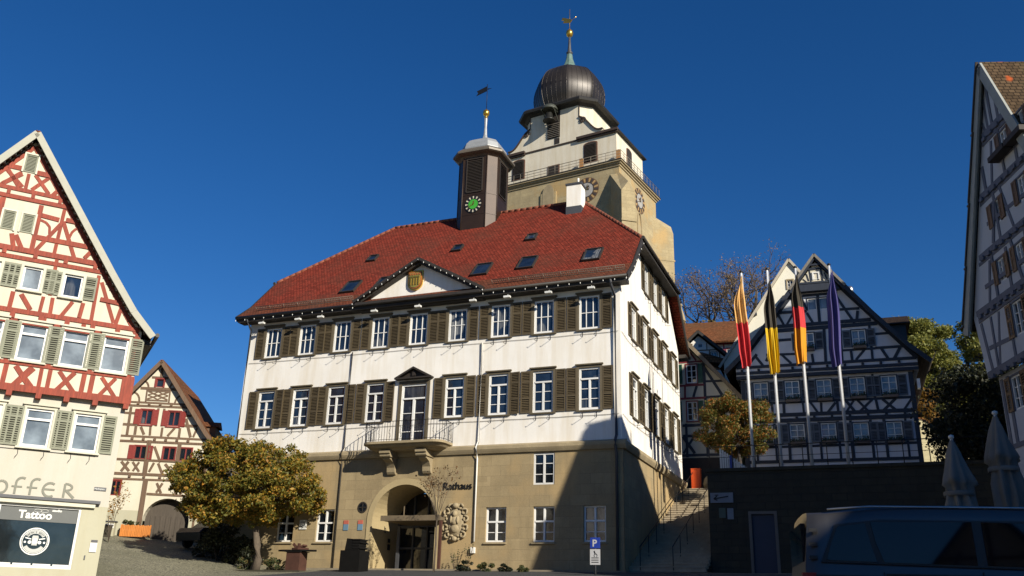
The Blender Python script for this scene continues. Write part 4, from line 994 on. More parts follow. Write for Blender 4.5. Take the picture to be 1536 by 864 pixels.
for i, ch in enumerate("WITH'S BEST"):
    a = -.82 + i * .165; me = text_mesh(ch, .085, .003, align='CENTER'); me.transform(Matrix.Rotation(a, 4, 'Y')); me.materials.append(black_metal)
    o = bpy.data.objects.new('emblem_letter', me); COL.objects.link(o); o.parent = lg; o.location = (-2.07 + .275 * sin(a), .08, 1.93 + .275 * cos(a) - ZL)
# painted lettering "offER" in broad pen strokes
mb = MB(); gy = -.012
def stroke(pts, w=.075): 
    for a, b in zip(pts[:-1], pts[1:]): mb.fbar(a[0], a[1], b[0], b[1], w, 0, .02 + (len(mb.f) % 5) * .0007)
def arcp(cx, cz, rx, rz2, a0, a1, n=14): return [(cx + rx * cos(radians(a0 + (a1 - a0) * k / n)), cz + rz2 * sin(radians(a0 + (a1 - a0) * k / n))) for k in range(n + 1)]
stroke(arcp(-3.40, 3.62, .17, .20, 0, 360, 20))
for fx in (-2.98, -2.52):
    stroke([(fx, 3.42), (fx, 3.80)]); stroke(arcp(fx + .17, 3.80, .17, .17, 180, 60, 8)); stroke([(fx - .12, 3.67), (fx + .2, 3.67)], .055)
stroke(arcp(-1.93, 3.64, .21, .23, 55, 305, 16)); stroke([(-2.13, 3.65), (-1.78, 3.65)], .06)
stroke([(-1.48, 3.42), (-1.48, 3.88)]); stroke(arcp(-1.45, 3.77, .2, .115, 100, -90, 10), .07); stroke([(-1.42, 3.655), (-1.15, 3.42)], .08)
mb.build('painted_lettering', m_plain('grey_letter_paint', (.20, .20, .16), .8, .05), lh, zs=ZL)
mb = MB(); mb.box(-.55, -.03, 3.74, -.16, -.004, 3.86, 0); mb.build('street_name_plate', lead_grey, lh, zs=ZL); text_obj('lettering', 'Marktplatz', .075, .003, wt, lh, (-.54, -.034, 3.775 - ZL))
mb = MB(); mb.box(-.34, -.05, 2.0, -.14, -.004, 2.08, 0); mb.box(-.36, -.045, 1.68, -.14, -.004, 1.99, 1); mb.build('notice_case', [lead_grey, win_white], lh, zs=ZL)
mb = MB(); mb.box(-.48, -.04, 1.42, -.44, 0, 1.56); mb.build('bell_push', lead_grey, lh, zs=ZL)
mb = MB()
for x in (-.9, -1.5, -2.35, -3.15): mb.tube([(x, 0, 4.93), (x + .02, -.05, 4.75), (x - .05, -.08, 4.62)], .01, 4)
mb.tube([(-9, -.02, 4.92), (-.7, -.02, 4.90)], .012, 4); mb.build('flower_box_bracket', lead_grey, lh, zs=ZL)

# ------------------------------------------------------------------ BROWN TIMBERED HOUSE
ZB = 3.3
bh = thing('brown_timbered_gable_house', 'narrow gabled house with brown timber framing and dark red shutters at the street corner', 'house', (-18.12, 50, ZB), radians(6))
brn = m_wood('brown_timber', (.14, .085, .05), .8); ox = m_plain('oxblood_paint', (.22, .028, .02), .55, .12)
mkstyle('brown_up', .62, .82, ox, glass_blue, ox, .07, .04, ox, .26, vb=(.5,), fw=.045, vt=.05, recess=.06, sill=ox, louvre=False, thin=.03)
mkstyle('brown_attic', .40, .46, ox, glass_blue, ox, .08, .05, None, vb=(), fw=.04, recess=.06)
mkstyle('brown_mid', .66, .72, ox, glass_dark, ox, .05, .03, None, vb=(.5,), fw=.045, vt=.06, recess=.06, sill=brn)
mkstyle('brown_mid_sh', .66, .72, ox, glass_dark, ox, .05, .03, ox, .26, vb=(.5,), fw=.045, vt=.06, recess=.06, sill=brn, louvre=False)
mkstyle('brown_low', .5, .8, ox, glass_dark, ox, .06, .03, None, vb=(.5,), fw=.045, vt=.05, recess=.06)
cxb = -1.62
wu = [(-2.05, 9.46), (-.56, 9.44)]; wm = [(-2.05, 7.55), (-.53, 7.54), (.35, 7.54)]; wl = [(-3.05, 5.55)]
olb = [(-5.0, 3.0), (1.6, 3.0), (1.6, 8.6), (cxb, 12.95), (-5.0, 8.6)]
# archway: the lower right is a dark gateway
aw = (-1.38, 1.05, 3.0, 4.3)   # x0,x1,z0,springing
NN = 16; ar = (aw[1] - aw[0]) / 2; axc = (aw[0] + aw[1]) / 2; arcz = [(axc + ar * cos(pi - pi * k / NN), aw[3] + 1.2 * sin(pi - pi * k / NN)) for k in range(NN + 1)]
mb = MB(); hs = [hole('brown_up', *p) for p in wu] + [hole('brown_attic', -1.62, 11.6)] + [hole('brown_mid', *p) for p in wm] + [hole('brown_low', *p) for p in wl]
tmp = MB(); wall_front(tmp, olb, hs + [(aw[0], 3.0, aw[1], 5.5)], 0, .14, zsplit=4.8, m2=1); 
mb.v, mb.f, mb.m, mb.sm = tmp.v, tmp.f, tmp.m, tmp.sm
for (xa, za), (xb, zb) in zip(arcz[:-1], arcz[1:]): mb.face([(xa, 0, za), (xb, 0, zb), (xb, 0, 5.5), (xa, 0, 5.5)]); mb.face([(xa, 0, za), (xb, 0, zb), (xb, .5, zb), (xa, .5, za)])
for x in (-5.0, 1.6): mb.face([(x, 0, 3), (x, 9, 3), (x, 9, 8.6), (x, 0, 8.6)])
mb.face([(x, 9, z) for x, z in olb])
mb.build('wall', [warm_wall, plinth_paint], bh, zs=ZB)
mb = MB(); mb.prism([(aw[0] - .02, 3.0), (aw[1] + .02, 3.0)] + arcz[::-1], .5, .58)
for k in range(9): mb.box(aw[0] + .27 * k + .02, .47, 3, aw[0] + .27 * k + .25, .5, 4.6)
mb.build('gate', m_wood('gate_boards', (.075, .06, .045), .85), bh, zs=ZB)
for p in wu: window('brown_up', bh, *p, 0, 0, ZB)
window('brown_attic', bh, -1.62, 11.6, 0, 0, ZB)
for i, p in enumerate(wm): window('brown_mid_sh' if i == 0 else 'brown_mid', bh, *p, 0, 0, ZB)
for p in wl: window('brown_low', bh, *p, 0, 0, ZB)
BH_ = [(-2.11,12.15,-1.21,12.15),(-2.62,11.50,-0.66,11.52),(-3.5,10.69,0.0,10.69),(-3.6,10.49,.1,10.52),(-3.6,10.06,-2.55,10.06),(-.1,10.06,0.35,10.06),(-4.2,9.42,-2.5,9.42),(.0,9.50,0.76,9.50),(-5.0,8.79,1.4,8.77),(-5.0,8.50,1.55,8.52),(-5.0,7.50,1.6,7.49),(-1.62,12.70,-1.60,12.16),(-2.52,9.38,-2.51,8.87),(-2.26,9.32,-2.02,8.89),(-1.74,9.35,-1.70,8.87),(-1.10,9.34,-1.09,8.79),(-0.43,9.34,-0.75,8.88),(-0.15,9.35,-0.14,8.84),(0.10,9.9,0.49,8.87),(0.77,9.40,0.63,8.88),(-1.47,10.4,-1.46,9.4),(-1.15,10.4,-1.15,9.4),(-2.95,10.4,-2.92,8.85),
(-2.97,7.38,-2.48,6.87),(-2.59,7.38,-2.89,6.86),(-2.37,7.38,-1.95,6.86),(-2.03,7.38,-2.29,6.88),(-1.24,7.38,-1.43,6.88),(-1.02,7.36,-0.70,6.76),(-0.64,7.34,-0.28,6.97),(-3.3,7.4,-3.6,6.9),(-3.6,7.4,-3.3,6.9),(.2,7.38,.5,6.8),(1.0,7.4,.7,6.85),(-1.36,8.27,-0.91,7.41),(-5.0,6.73,1.6,6.73),(-5.0,6.43,1.6,6.47),(-1.36,5.70,1.6,5.66),(-0.92,6.30,-0.62,5.76),(-0.62,6.30,-0.88,5.78),(.1,6.3,.45,5.76),(.45,6.3,.1,5.76),(1.2,6.4,1.2,5.7),(1.3,5.6,1.3,3.2),(-4.2,8.5,-4.2,9.2)]
BV = [(-1.67,8.6,-1.64,6.75),(-1.52,6.40,-1.50,3.6),(-.02,8.5,-.02,6.8),(1.5,8.5,1.5,6.5)]
mb = MB(); timber(mb, BH_, .13, 0, .014); timber(mb, BV, .22, 0, .045); 
def arcbar(pts, w=.1): 
    for a, b in zip(pts[:-1], pts[1:]): mb.fbar(*a, *b, w, 0, .012 + (len(mb.f) % 7) * .0009)
for cx_, cz_, sx in ((-2.42, 11.5, 1), (-.86, 11.5, -1)): arcbar([(cx_ + sx * (.32 * sin(a) - .1), cz_ + .42 * cos(a)) for a in (0, .4, .8, 1.2, 1.57)])
for cx_, cz_, sx in ((-2.9, 10.75, 1), (-.32, 10.75, -1)): arcbar([(cx_ + sx * (.42 * sin(a) - .1), cz_ + .5 * cos(a)) for a in (0, .4, .8, 1.2, 1.57)])
for a, b, c, d in ((-2.25,11.44,-2.23,10.75), (-1.0,11.44,-.97,10.75), (-2.2,11.38,-1.05,11.38),(-2.2,10.84,-1.05,10.84)): mb.fbar(a, b, c, d, .08, 0, .03)
for s_ in (-1, 1):
    arcbar([(-1.62 + s_ * .55, 10.9), (-1.62 + s_ * .3, 11.0), (-1.62, 11.12), (-1.62 - s_ * .3, 11.24), (-1.62 - s_ * .55, 11.34)], .09); arcbar([(-1.62 + s_ * .55, 11.12), (-1.62 + s_ * .25, 11.02), (-1.62, 10.9)], .07); arcbar([(-1.62 + s_ * .55, 11.14), (-1.62 + s_ * .25, 11.22), (-1.62, 11.34)], .07)
for x in (-2.6, -2.0, -1.4, -.8, -.2, .4): mb.box(x - .06, -.08, 8.58, x + .06, -.001, 8.72)
for x in (-2.6, -2.0, -1.4, -.8, -.2): mb.box(x - .06, -.08, 10.555, x + .06, -.001, 10.64)
for x in (-2.4, -1.64, -.8, .1): mb.box(x - .06, -.08, 6.54, x + .06, -.001, 6.66)
mb.build('timber_frame', brn, bh, zs=ZB)
roof_slabs(bh, [(cxb, 13.1), (1.35, 9.15), (2.2, 8.2)], [(cxb, 13.1), (-4.6, 9.15), (-5.45, 8.2)], -.35, 9.2, old_tiles, ZB, verge=.22, vmat=brn)
mb = MB(); mb.box(.7, .7, 8.9, 1.65, 1.6, 9.62, 0); mb.prism_x([(.55, 9.62), (1.75, 9.62), (1.15, 9.98)], .4, 1.8, 1); mb.build('dormer', [brn, old_tiles], bh, zs=ZB)

# fence, shrub, rose in front of it
def slat_fence(name, lab, loc, rz, L, h, mat, n):
    t = thing(name, lab, 'fence', loc, rz); mb = MB()
    for k in range(n): x = L * k / n; mb.box(x, 0, .03, x + L / n * .86, .025, h * (1 + .03 * sin(k * 2.1)))
    mb.build('slats', mat, t); mb = MB(); mb.box(0, .026, .15, L, .07, .22); mb.box(0, .026, h - .22, L, .07, h - .15); mb.build('rail', mat, t)
    for x in (0, L - .06):
        mb = MB(); mb.box(x, .071, 0, x + .06, .13, h + .03); mb.build('post', mat, t)
fz = gz(-20.3, 49.4)
slat_fence('orange_wooden_fence', 'short orange stained wooden fence before the brown timbered house', (-20.35, 49.3, 3.38), radians(4), 1.55, .62, m_wood('orange_stain', (.58, .20, .035), .6), 18)
gp = thing('gate_pillar', 'grey rendered gate pillar with small white plate beside the orange fence', 'pillar', (-20.75, 49.2, 3.1), radians(6))
mb = MB(); mb.box(-.35, -.15, 0, .15, .15, 1.0); mb.build('shaft', plinth_paint, gp); mb = MB(); mb.box(-.25, -.17, .7, .12, -.152, .92); mb.build('plate', win_white, gp); mb = MB(); mb.box(-.4, -.2, 1.0, .2, .2, 1.06); mb.build('cap', lead_grey, gp)
gw_ = thing('low_garden_wall', 'low dark garden wall running left from the gate pillar', 'wall', (-21.2, 47.6, 2.7), radians(60))
mb = MB(); mb.box(-1.2, -.12, 0, 1.2, .12, 1.15); mb.build('masonry', dark_stone, gw_); mb = MB(); mb.box(-1.25, -.16, 1.15, 1.25, .16, 1.21); mb.build('coping', lead_grey, gw_)
# ------------------------------------------------------------------ DARK TIMBERED HOUSE
ZD = 8.0
dh = thing('black_timbered_house', 'large gabled house with blue-black timber framing and flower boxes behind the flagpoles', 'house', (18.1, 50, ZD), radians(-20))
blk = m_wood('blue_black_timber', (.014, .020, .034), .6); slate = m_plain('slate_shutter_paint', (.11, .13, .155), .6, .15, 2)
box_wood = m_plain('flower_box_wood', (.17, .13, .10), .7)
flower_leaf = m_leaf('window_box_leaves', [(0, (.03, .06, .02)), (.7, (.05, .09, .02)), (.85, (.28, .04, .05)), (1, (.04, .07, .02))])
def fbox(w):
    q = MB(); q.box(-w / 2, -.26, -.12, w / 2, -.06, .02); a = ('flower_box', q.mesh('flower_box', box_wood), (0, 0, 0))
    rng = random.Random(3); P = [(rng.uniform(-w / 2, w / 2), rng.uniform(-.32, -.04), .02 + abs(rng.gauss(0, .12))) for _ in range(260)]
    return [a, ('box_plants', leaf_mesh('box_plants', P, .07, flower_leaf, 4), (0, 0, 0))]
mkstyle('dark_mid', .80, 1.14, win_white, glass_pale, blk, .06, .03, slate, .46, vb=(.5,), hb=(.34, .67), thin=.03, fw=.05, vt=.045, recess=.05, mid=(.5,), box=fbox(.8))
mkstyle('dark_low', .80, 1.05, win_white, glass_pale, blk, .06, .03, slate, .46, vb=(.5,), hb=(.34, .67), thin=.03, fw=.05, vt=.045, recess=.05, mid=(.5,), box=fbox(.8))
mkstyle('dark_up', .74, 1.0, win_white, glass_pale, blk, .06, .03, slate, .44, vb=(.5,), hb=(.5,), thin=.03, fw=.05, vt=.045, recess=.05, mid=(.5,), box=fbox(.7))
mkstyle('dark_attic', .50, .72, win_white, glass_pale, blk, .05, .03, None, vb=(), fw=.045, recess=.05)
mkstyle('dark_top', .26, .38, win_white, glass_dark, win_white, .08, .04, None, vb=(), fw=.03, recess=.05)
dm = [(-3.62, 12.1), (-1.87, 12.1), (-.13, 12.08), (1.66, 12.1), (3.32, 12.1)]; dl = [(-3.5, 9.62), (-1.78, 9.66), (-.10, 9.66), (1.60, 9.6), (3.32, 9.58)]
du = [(-.8, 14.98), (2.0, 14.95), (-2.7, 14.98)][:2]; da = [(-.36, 17.36), (.28, 17.36)]
ol = [(-4.75, 6.4), (4.6, 6.4), (4.6, 13.45), (-4.75, 13.45)]
mb = MB(); wall_front(mb, ol, [hole('dark_mid', *p) for p in dm] + [hole('dark_low', *p) for p in dl], 0, .12)
for x in (-4.75, 4.6): mb.face([(x, 0, 6.4), (x, 11, 6.4), (x, 11, 13.45), (x, 0, 13.45)])
mb.build('wall', grey_infill, dh, zs=ZD)
yd = -.25
gable_shell(dh, [(-4.95, 13.44), (4.9, 13.44), (4.9, 14.1), (0, 20.25), (-4.95, 14.1)], [hole('dark_up', *p) for p in du] + [hole('dark_attic', *p) for p in da], grey_infill, 11.2, ZD, y=yd)
for p in dm: window('dark_mid', dh, *p, 0, 0, ZD)
for p in dl: window('dark_low', dh, *p, 0, 0, ZD)
for p in du: window('dark_up', dh, *p, yd, 0, ZD)
for p in da: window('dark_attic', dh, *p, yd, 0, ZD)
DE = [(-0.88,18.3,0.86,18.3),(-0.01,18.35,-0.04,16.54),(-0.88,18.06,-0.68,17.40),(-0.95,18.2,-1.02,16.5),(0.62,18.2,0.62,16.5),(1.01,18.08,1.86,16.38),(0.62,17.27,2.2,17.25),(-2.25,17.35,-.7,17.32),(-1.45,17.25,-1.86,16.6),(-2.3,17.2,-2.03,16.55),(-0.70,17.22,-0.42,16.6),(2.09,17.1,2.00,16.6),(-2.7,15.66,-1.7,15.66),(-2.70,15.39,-3.19,14.43),(-3.16,14.83,-1.3,14.76),(-2.33,14.82,-1.80,14.21),(-0.62,14.71,-0.58,14.18),(1.04,16.3,0.98,14.2),(0.17,16.3,0.10,14.2),(-1.35,16.3,-1.4,14.2),(2.62,16.2,2.6,14.14),(2.89,15.64,3.6,15.65),(2.80,14.82,4.3,14.82),(3.10,14.81,3.42,14.15),(4.09,14.75,3.73,14.15),(0.92,14.8,2.80,14.8),(2.24,14.78,1.72,14.2),(1.50,14.78,1.52,14.2),(-3.8,14.8,-3.4,14.2),(-4.3,14.2,-3.7,14.9)]
DD = [(-4.7,12.0,4.6,11.97),(-2.41,12.0,-2.42,11.35),(-1.36,12.0,-1.34,11.35),(-0.93,11.92,-0.58,11.31),(-0.37,11.90,-0.39,11.3),(0.41,11.86,-0.07,11.29),(0.50,11.94,0.51,11.3),(0.96,11.95,1.37,11.31),(0.95,11.31,1.37,11.92),(1.58,11.93,2.06,11.31),(2.35,11.93,1.67,11.31),(2.54,11.92,2.6,11.3),(2.88,11.93,3.49,11.3),(3.56,11.93,2.89,11.3),(4.39,11.9,3.94,11.3),(-3.06,12,-3.06,11.3),(-4.0,11.9,-3.5,11.3),(-3.2,11.9,-3.6,11.3),(-2.25,10.80,-2.28,8.6),(-1.30,10.8,-1.30,8.6),(-0.60,10.8,-0.58,8.6),(0.42,10.8,0.42,8.6),(1.09,10.8,1.10,8.6),(2.13,10.8,2.13,8.6),(2.83,10.8,2.84,8.6),(3.92,10.8,3.92,8.6),(-3.0,10.8,-3.0,8.6),(-4.05,10.8,-4.05,8.6),(-4.7,9.45,4.55,9.45)]
mb = MB(); timber(mb, [(-2.75,16.50,2.75,16.52),(-2.9,16.24,3.05,16.27),(-4.9,14.13,4.85,14.11),(-4.95,13.78,4.9,13.76),(-4.95,13.52,4.9,13.52)], .2, yd, .04); timber(mb, DE, .15, yd, .012)
timber(mb, [(-4.7,11.28,4.58,11.24),(-4.7,10.95,4.58,10.92),(-4.7,8.62,4.55,8.62)], .2, 0, .045); timber(mb, DD, .14, 0, .012)
for x in (-4.62, 4.48): mb.fbar(x, 13.4, x, 8.2, .24, 0, .06)
for x in (-2.75, -1.0, .78, 2.5): mb.fbar(x, 13.4, x, 12.05, .13, 0, .02)
for sx in (1, -1): mb.fbar(sx * 4.9, 14.1, sx * 1.0, 18.99, .22, yd, .05)
k = -4.6
while k < 4.7: mb.box(k - .07, yd - .1, 13.88, k + .07, yd, 14.0); mb.box(k - .07, -.1, 11.05, k + .07, -.001, 11.13); k += .95
mb.build('timber_frame', blk, dh, zs=ZD)
# jettied little gable at the top
mb = MB(); mb.prism([(-1.02, 18.9), (1.02, 18.9), (0, 20.2)], -.62, 0.3, 0); mb.build('top_gable', warm_wall, dh, zs=ZD)
window('dark_top', dh, 0.0, 19.12, -.64, 0, ZD)
mb = MB(); yt = -.62; timber(mb, [(-.30,19.0,-.34,19.75),(.36,19.0,.30,19.75),(-.55,19.0,-.75,19.2),(.6,19.05,.48,19.5),(-.42,19.05,-.52,19.5)], .08, yt, .02); mb.fbar(-1.05, 18.93, 1.05, 18.93, .12, yt, .05); mb.fbar(-.7, 19.78, .7, 19.78, .1, yt, .05)
mb.hexa([(-1.25, yt - .05, 18.42), (1.25, yt - .05, 18.42), (1.25, yd - .02, 18.42), (-1.25, yd - .02, 18.42), (-1.0, yt - .02, 18.86), (1.0, yt - .02, 18.86), (1.0, yd - .02, 18.86), (-1.0, yd - .02, 18.86)])
for sx in (-1, 1): mb.beam((sx * 1.5, -.78, 18.35), (0, -.78, 20.45), .12, .14); mb.beam((sx * 1.25, -.2, 18.5), (sx * 1.25, -.78, 18.75), .1, .1)
mb.box(-.4, -.8, 19.95, .4, -.73, 20.05)
mb.build('jetty_timbers', blk, dh, zs=ZD)
pr = [(0, 20.62), (2.84, 16.85), (4.5, 14.85), (5.55, 13.85)]
roof_slabs(dh, pr, [(-a, b) for a, b in pr], -.75, 11.4, dark_tiles, ZD, verge=.24, vmat=blk, th=.14)
roof_slabs(dh, [(0, 20.66), (1.55, 18.6)], [(0, 20.66), (-1.55, 18.6)], -.86, -.74, dark_tiles, ZD, verge=.14, vmat=m_wood('grey_verge_board', (.20, .18, .15), .8), th=.1, name='hood')
mb = MB(); mb.box(3.0, 2.4, 15.6, 4.75, 4.6, 17.0, 0); mb.prism_x([(2.1, 16.9), (4.9, 16.9), (3.5, 17.75)], 2.4, 5.0, 1); mb.build('dormer', [blk, dark_tiles], dh, zs=ZD)
mb = MB(); mb.tube([(1.95, 4, 17.6), (1.95, 4, 19.75)], .11, 10); mb.lathe([(.11, 19.6), (.2, 19.66), (.2, 20.0), (.12, 20.12), (0, 20.16)], (1.95, 4), 12); mb.build('flue', m_plain('steel_flue', (.6, .6, .6), .3, .05, 3, .9), dh, zs=ZD)
mb = MB(); mb.box(4.75, -.2, 12.4, 4.9, .1, 12.95); mb.build('wall_lamp', win_white, dh, zs=ZD)

# tall pale gable behind it
wg = thing('white_steep_gable_house', 'plain pale house with steep gable and one small window rising behind the black timbered house', 'house', (18.1 + 6 * .342, 50 + 6 * .94, 9), radians(-20))
gm = m_plaster('gable_cream', (.80, .76, .62), .08)
mkstyle('small_gable', .34, .62, win_white, glass_dark, trim_stone, .09, .05, None, vb=(.5,), hb=(.33, .67), thin=.02, fw=.03, recess=.08, vt=.03)
go = [(-6.3, 9), (3.0, 9), (3.0, 16.2), (-1.65, 22.95), (-6.3, 16.2)]
gable_shell(wg, go, [hole('small_gable', -1.68, 21.0)], gm, 10, 9); window('small_gable', wg, -1.68, 21.0, 0, 0, 9)
roof_slabs(wg, [(-1.65, 23.15), (3.3, 15.95)], [(-1.65, 23.15), (-6.6, 15.95)], -.12, 10.2, old_tiles, 9, verge=.16, vmat=m_plain('pale_barge', (.48, .42, .32), .7, .1), th=.1)
mb = MB(); mb.hexa([(-2.3, -.5, 20.25), (-1.0, -.5, 20.25), (-1.0, -.02, 20.25), (-2.3, -.02, 20.25), (-2.2, -.4, 20.32), (-1.0, -.4, 20.32), (-1.0, -.02, 20.6), (-2.2, -.02, 20.6)]); mb.build('canopy', louvre_brown, wg, zs=9)
mb = MB(); mb.box(-4.15, -.16, 19.35, -3.95, 0, 19.5); mb.build('wall_lamp', lead_grey, wg, zs=9)

# ------------------------------------------------------------------ SMALL HOUSES BETWEEN
ra = thing('red_trimmed_corner_house', 'narrow house with dark red window trim and green shutters just behind the town hall', 'house', (9.5 * 1.12, 48 * 1.12, 6.9 * 1.12), radians(-20)); ra.scale = (1.12,) * 3
maroon = m_wood('maroon_timber', (.20, .025, .03), .6); green = m_plain('dark_green_shutter', (.01, .075, .045), .5, .1)
mkstyle('corner_house', .56, 1.04, win_white, glass_dark, maroon, .06, .03, green, .26, vb=(.5,), hb=(.34, .67), thin=.03, fw=.05, recess=.06, vt=.05, left=False, mid=(.5,), louvre=False, sill=maroon)
ga = [(-3.5, 6.2), (2.9, 6.2), (2.9, 11.4), (-.6, 15.3), (-3.5, 12.3)]
wn = [(.50, 12.22), (.46, 10.15), (-.6, 12.22), (-1.6, 12.22), (-.7, 10.15)]
gable_shell(ra, ga, [hole('corner_house', *p) for p in wn], warm_wall, 8, 6.9)
for p in wn: window('corner_house', ra, *p, 0, 0, 6.9)
mb = MB(); timber(mb, [(-3.4,12.10,1.15,12.10),(-3.4,11.38,1.2,11.38),(-.2,13.42,1.1,13.42),(.15,13.48,.48,13.95),(.78,13.48,.47,13.95),(.12,12.1,.10,11.4)], .10, 0, .02, 2); mb.build('maroon_trim', maroon, ra, zs=6.9)
mb = MB(); mb.box(-1.2, -.05, 5.5, 2.6, -.01, 8.15); mb.build('gateway', louvre_brown, ra, zs=6.9)  # flat dark panel standing in for the shade inside the passage
mb = MB(); timber(mb, [(1.18,13.5,1.18,8.2),(1.2,13.06,2.1,11.44),(1.2,12.28,2.2,12.26),(1.2,11.4,2.8,11.4),(.75,12.05,.55,11.45),(-.1,9.9,1.2,9.9),(-.1,9.33,1.2,9.33),(-.1,9.3,.5,8.4),(.5,9.3,-.1,8.4),(.1,10,.1,8.2),(-.2,8.3,2.9,8.3),(1.9,8.3,1.9,11.3)], .14, 0, .02); mb.build('timber_frame', blk, ra, zs=6.9)
roof_slabs(ra, [(-.6, 15.65), (3.35, 11.0)], [(-.6, 15.65), (-3.9, 12.0)], -.35, 8.3, dark_tiles, 6.9, verge=.2, vmat=m_wood('weathered_verge', (.22, .17, .11), .8))
rb = thing('small_white_gable_house', 'small white gabled house with dark verge boards behind the red trimmed house', 'house', (11 * 1.17, 54 * 1.17, 8 * 1.17), radians(-15)); rb.scale = (1.17,) * 3
mkstyle('tiny', .30, .26, win_white, glass_dark, win_white, .07, .04, None, vb=(), fw=.03, recess=.04)
mkstyle('tiny2', .34, .40, win_white, glass_dark, blk, .04, .03, None, vb=(.5,), fw=.03, recess=.04, vt=.03)
gb = [(-1.3, 8), (3.0, 8), (3.0, 14.7), (.77, 16.8), (-1.3, 14.9)]
gable_shell(rb, gb, [hole('tiny', .85, 16.02), hole('tiny2', 1.66, 15.3)], white_wall, 6, 8); window('tiny', rb, .85, 16.02, 0, 0, 8); window('tiny2', rb, 1.66, 15.3, 0, 0, 8)
mb = MB(); timber(mb, [(-.2,15.85,1.8,15.85),(.35,15.85,.35,16.3),(1.25,15.85,1.25,16.3),(1.4,15.8,1.4,14.9),(0,15.15,2.6,15.15),(2.0,15.7,2.0,15.1),(.3,15.1,.3,14.0),(1.2,15.1,1.2,14.0)], .07, 0, .015); mb.build('timber_frame', brn, rb, zs=8)
roof_slabs(rb, [(.77, 17.05), (3.3, 14.7)], [(.77, 17.05), (-1.5, 14.95)], -.3, 6.2, dark_tiles, 8, verge=.15, vmat=eave_paint)
mb = MB(); mb.hexa([(.95, -1.2, 14.9), (3.3, -1.2, 14.3), (3.3, -.02, 14.3), (.95, -.02, 14.9), (.85, -1.1, 15.35), (3.3, -1.1, 14.6), (3.3, -.02, 14.9), (.85, -.02, 15.75)]); mb.box(1.1, -1.0, 8, 3.2, -.03, 14.28, 1); mb.build('lean_to', [old_tiles, white_wall], rb, zs=8)
rc = thing('brown_roofed_house', 'long brown tiled roof over a white wall with crimson timbers behind the first flagpole', 'house', (12 * 1.17, 60 * 1.17, 10 * 1.17), radians(-15)); rc.scale = (1.17,) * 3
mkstyle('crimson', .34, .50, win_white, glass_dark, maroon, .09, .04, None, vb=(.5,), hb=(.5,), fw=.03, recess=.04, vt=.03)
mb = MB(); wall_front(mb, [(-1.5, 9), (7.5, 9), (7.5, 18.2), (-1.5, 18.2)], [hole('crimson', 3.1, 17.1)], 0, .1)
mb.face([(-1.5, 0, 9), (-1.5, 7, 9), (-1.5, 7, 18.2), (-1.5, 0, 18.2)]); mb.face([(7.5, 0, 9), (7.5, 7, 9), (7.5, 7, 18.2), (7.5, 0, 18.2)]); mb.build('wall', white_wall, rc, zs=10)
window('crimson', rc, 3.1, 17.1, 0, 0, 10)
mb = MB(); timber(mb, [(-1.4,18.0,7.4,18.0),(2.7,16.9,7.4,16.9),(2.75,18,2.75,15),(3.6,18,3.6,14),(4.25,18,4.25,14),(4.9,18,4.9,14),(3.6,16.9,3.0,16),(5.6,18,5.6,14)], .1, 0, .02); mb.build('crimson_timbers', m_wood('crimson_timber', (.33, .03, .06), .6), rc, zs=10)
mb = MB(); mb.face([(-1.9, -.5, 17.95), (7.9, -.5, 17.95), (7.9, 3.5, 20.6), (-1.9, 3.5, 20.6)]); mb.face([(-1.9, 7.5, 17.95), (7.9, 7.5, 17.95), (7.9, 3.5, 20.6), (-1.9, 3.5, 20.6)]); o = mb.build('roof', old_tiles, rc, zs=10); s = o.modifiers.new('Solidify', 'SOLIDIFY'); s.thickness = .12
pn = thing('stone_pinnacle', 'slender stone church pinnacle beyond the far corner of the town hall', 'pinnacle', (15.95, 80, 20), radians(-31))
mb = MB(); mb.lathe([(.36, 0), (.36, 6.0), (.48, 6.05), (.48, 6.2), (.36, 6.3)], n=4, a0=pi / 4, smooth=False); mb.build('shaft', church_stone, pn)
mb = MB(); mb.lathe([(.42, 6.3), (.3, 6.9), (.12, 7.5), (.07, 7.8), (.15, 7.85), (.15, 7.95), (.05, 8.1)], n=8, smooth=False); mb.build('spirelet', trim_stone, pn)
mb = MB(); mb.tube([(0, 0, 8.1), (0, 0, 8.7)], .04, 5); mb.beam((-.15, 0, 8.5), (.15, 0, 8.5), .05, .05); mb.build('cross', black_metal, pn)

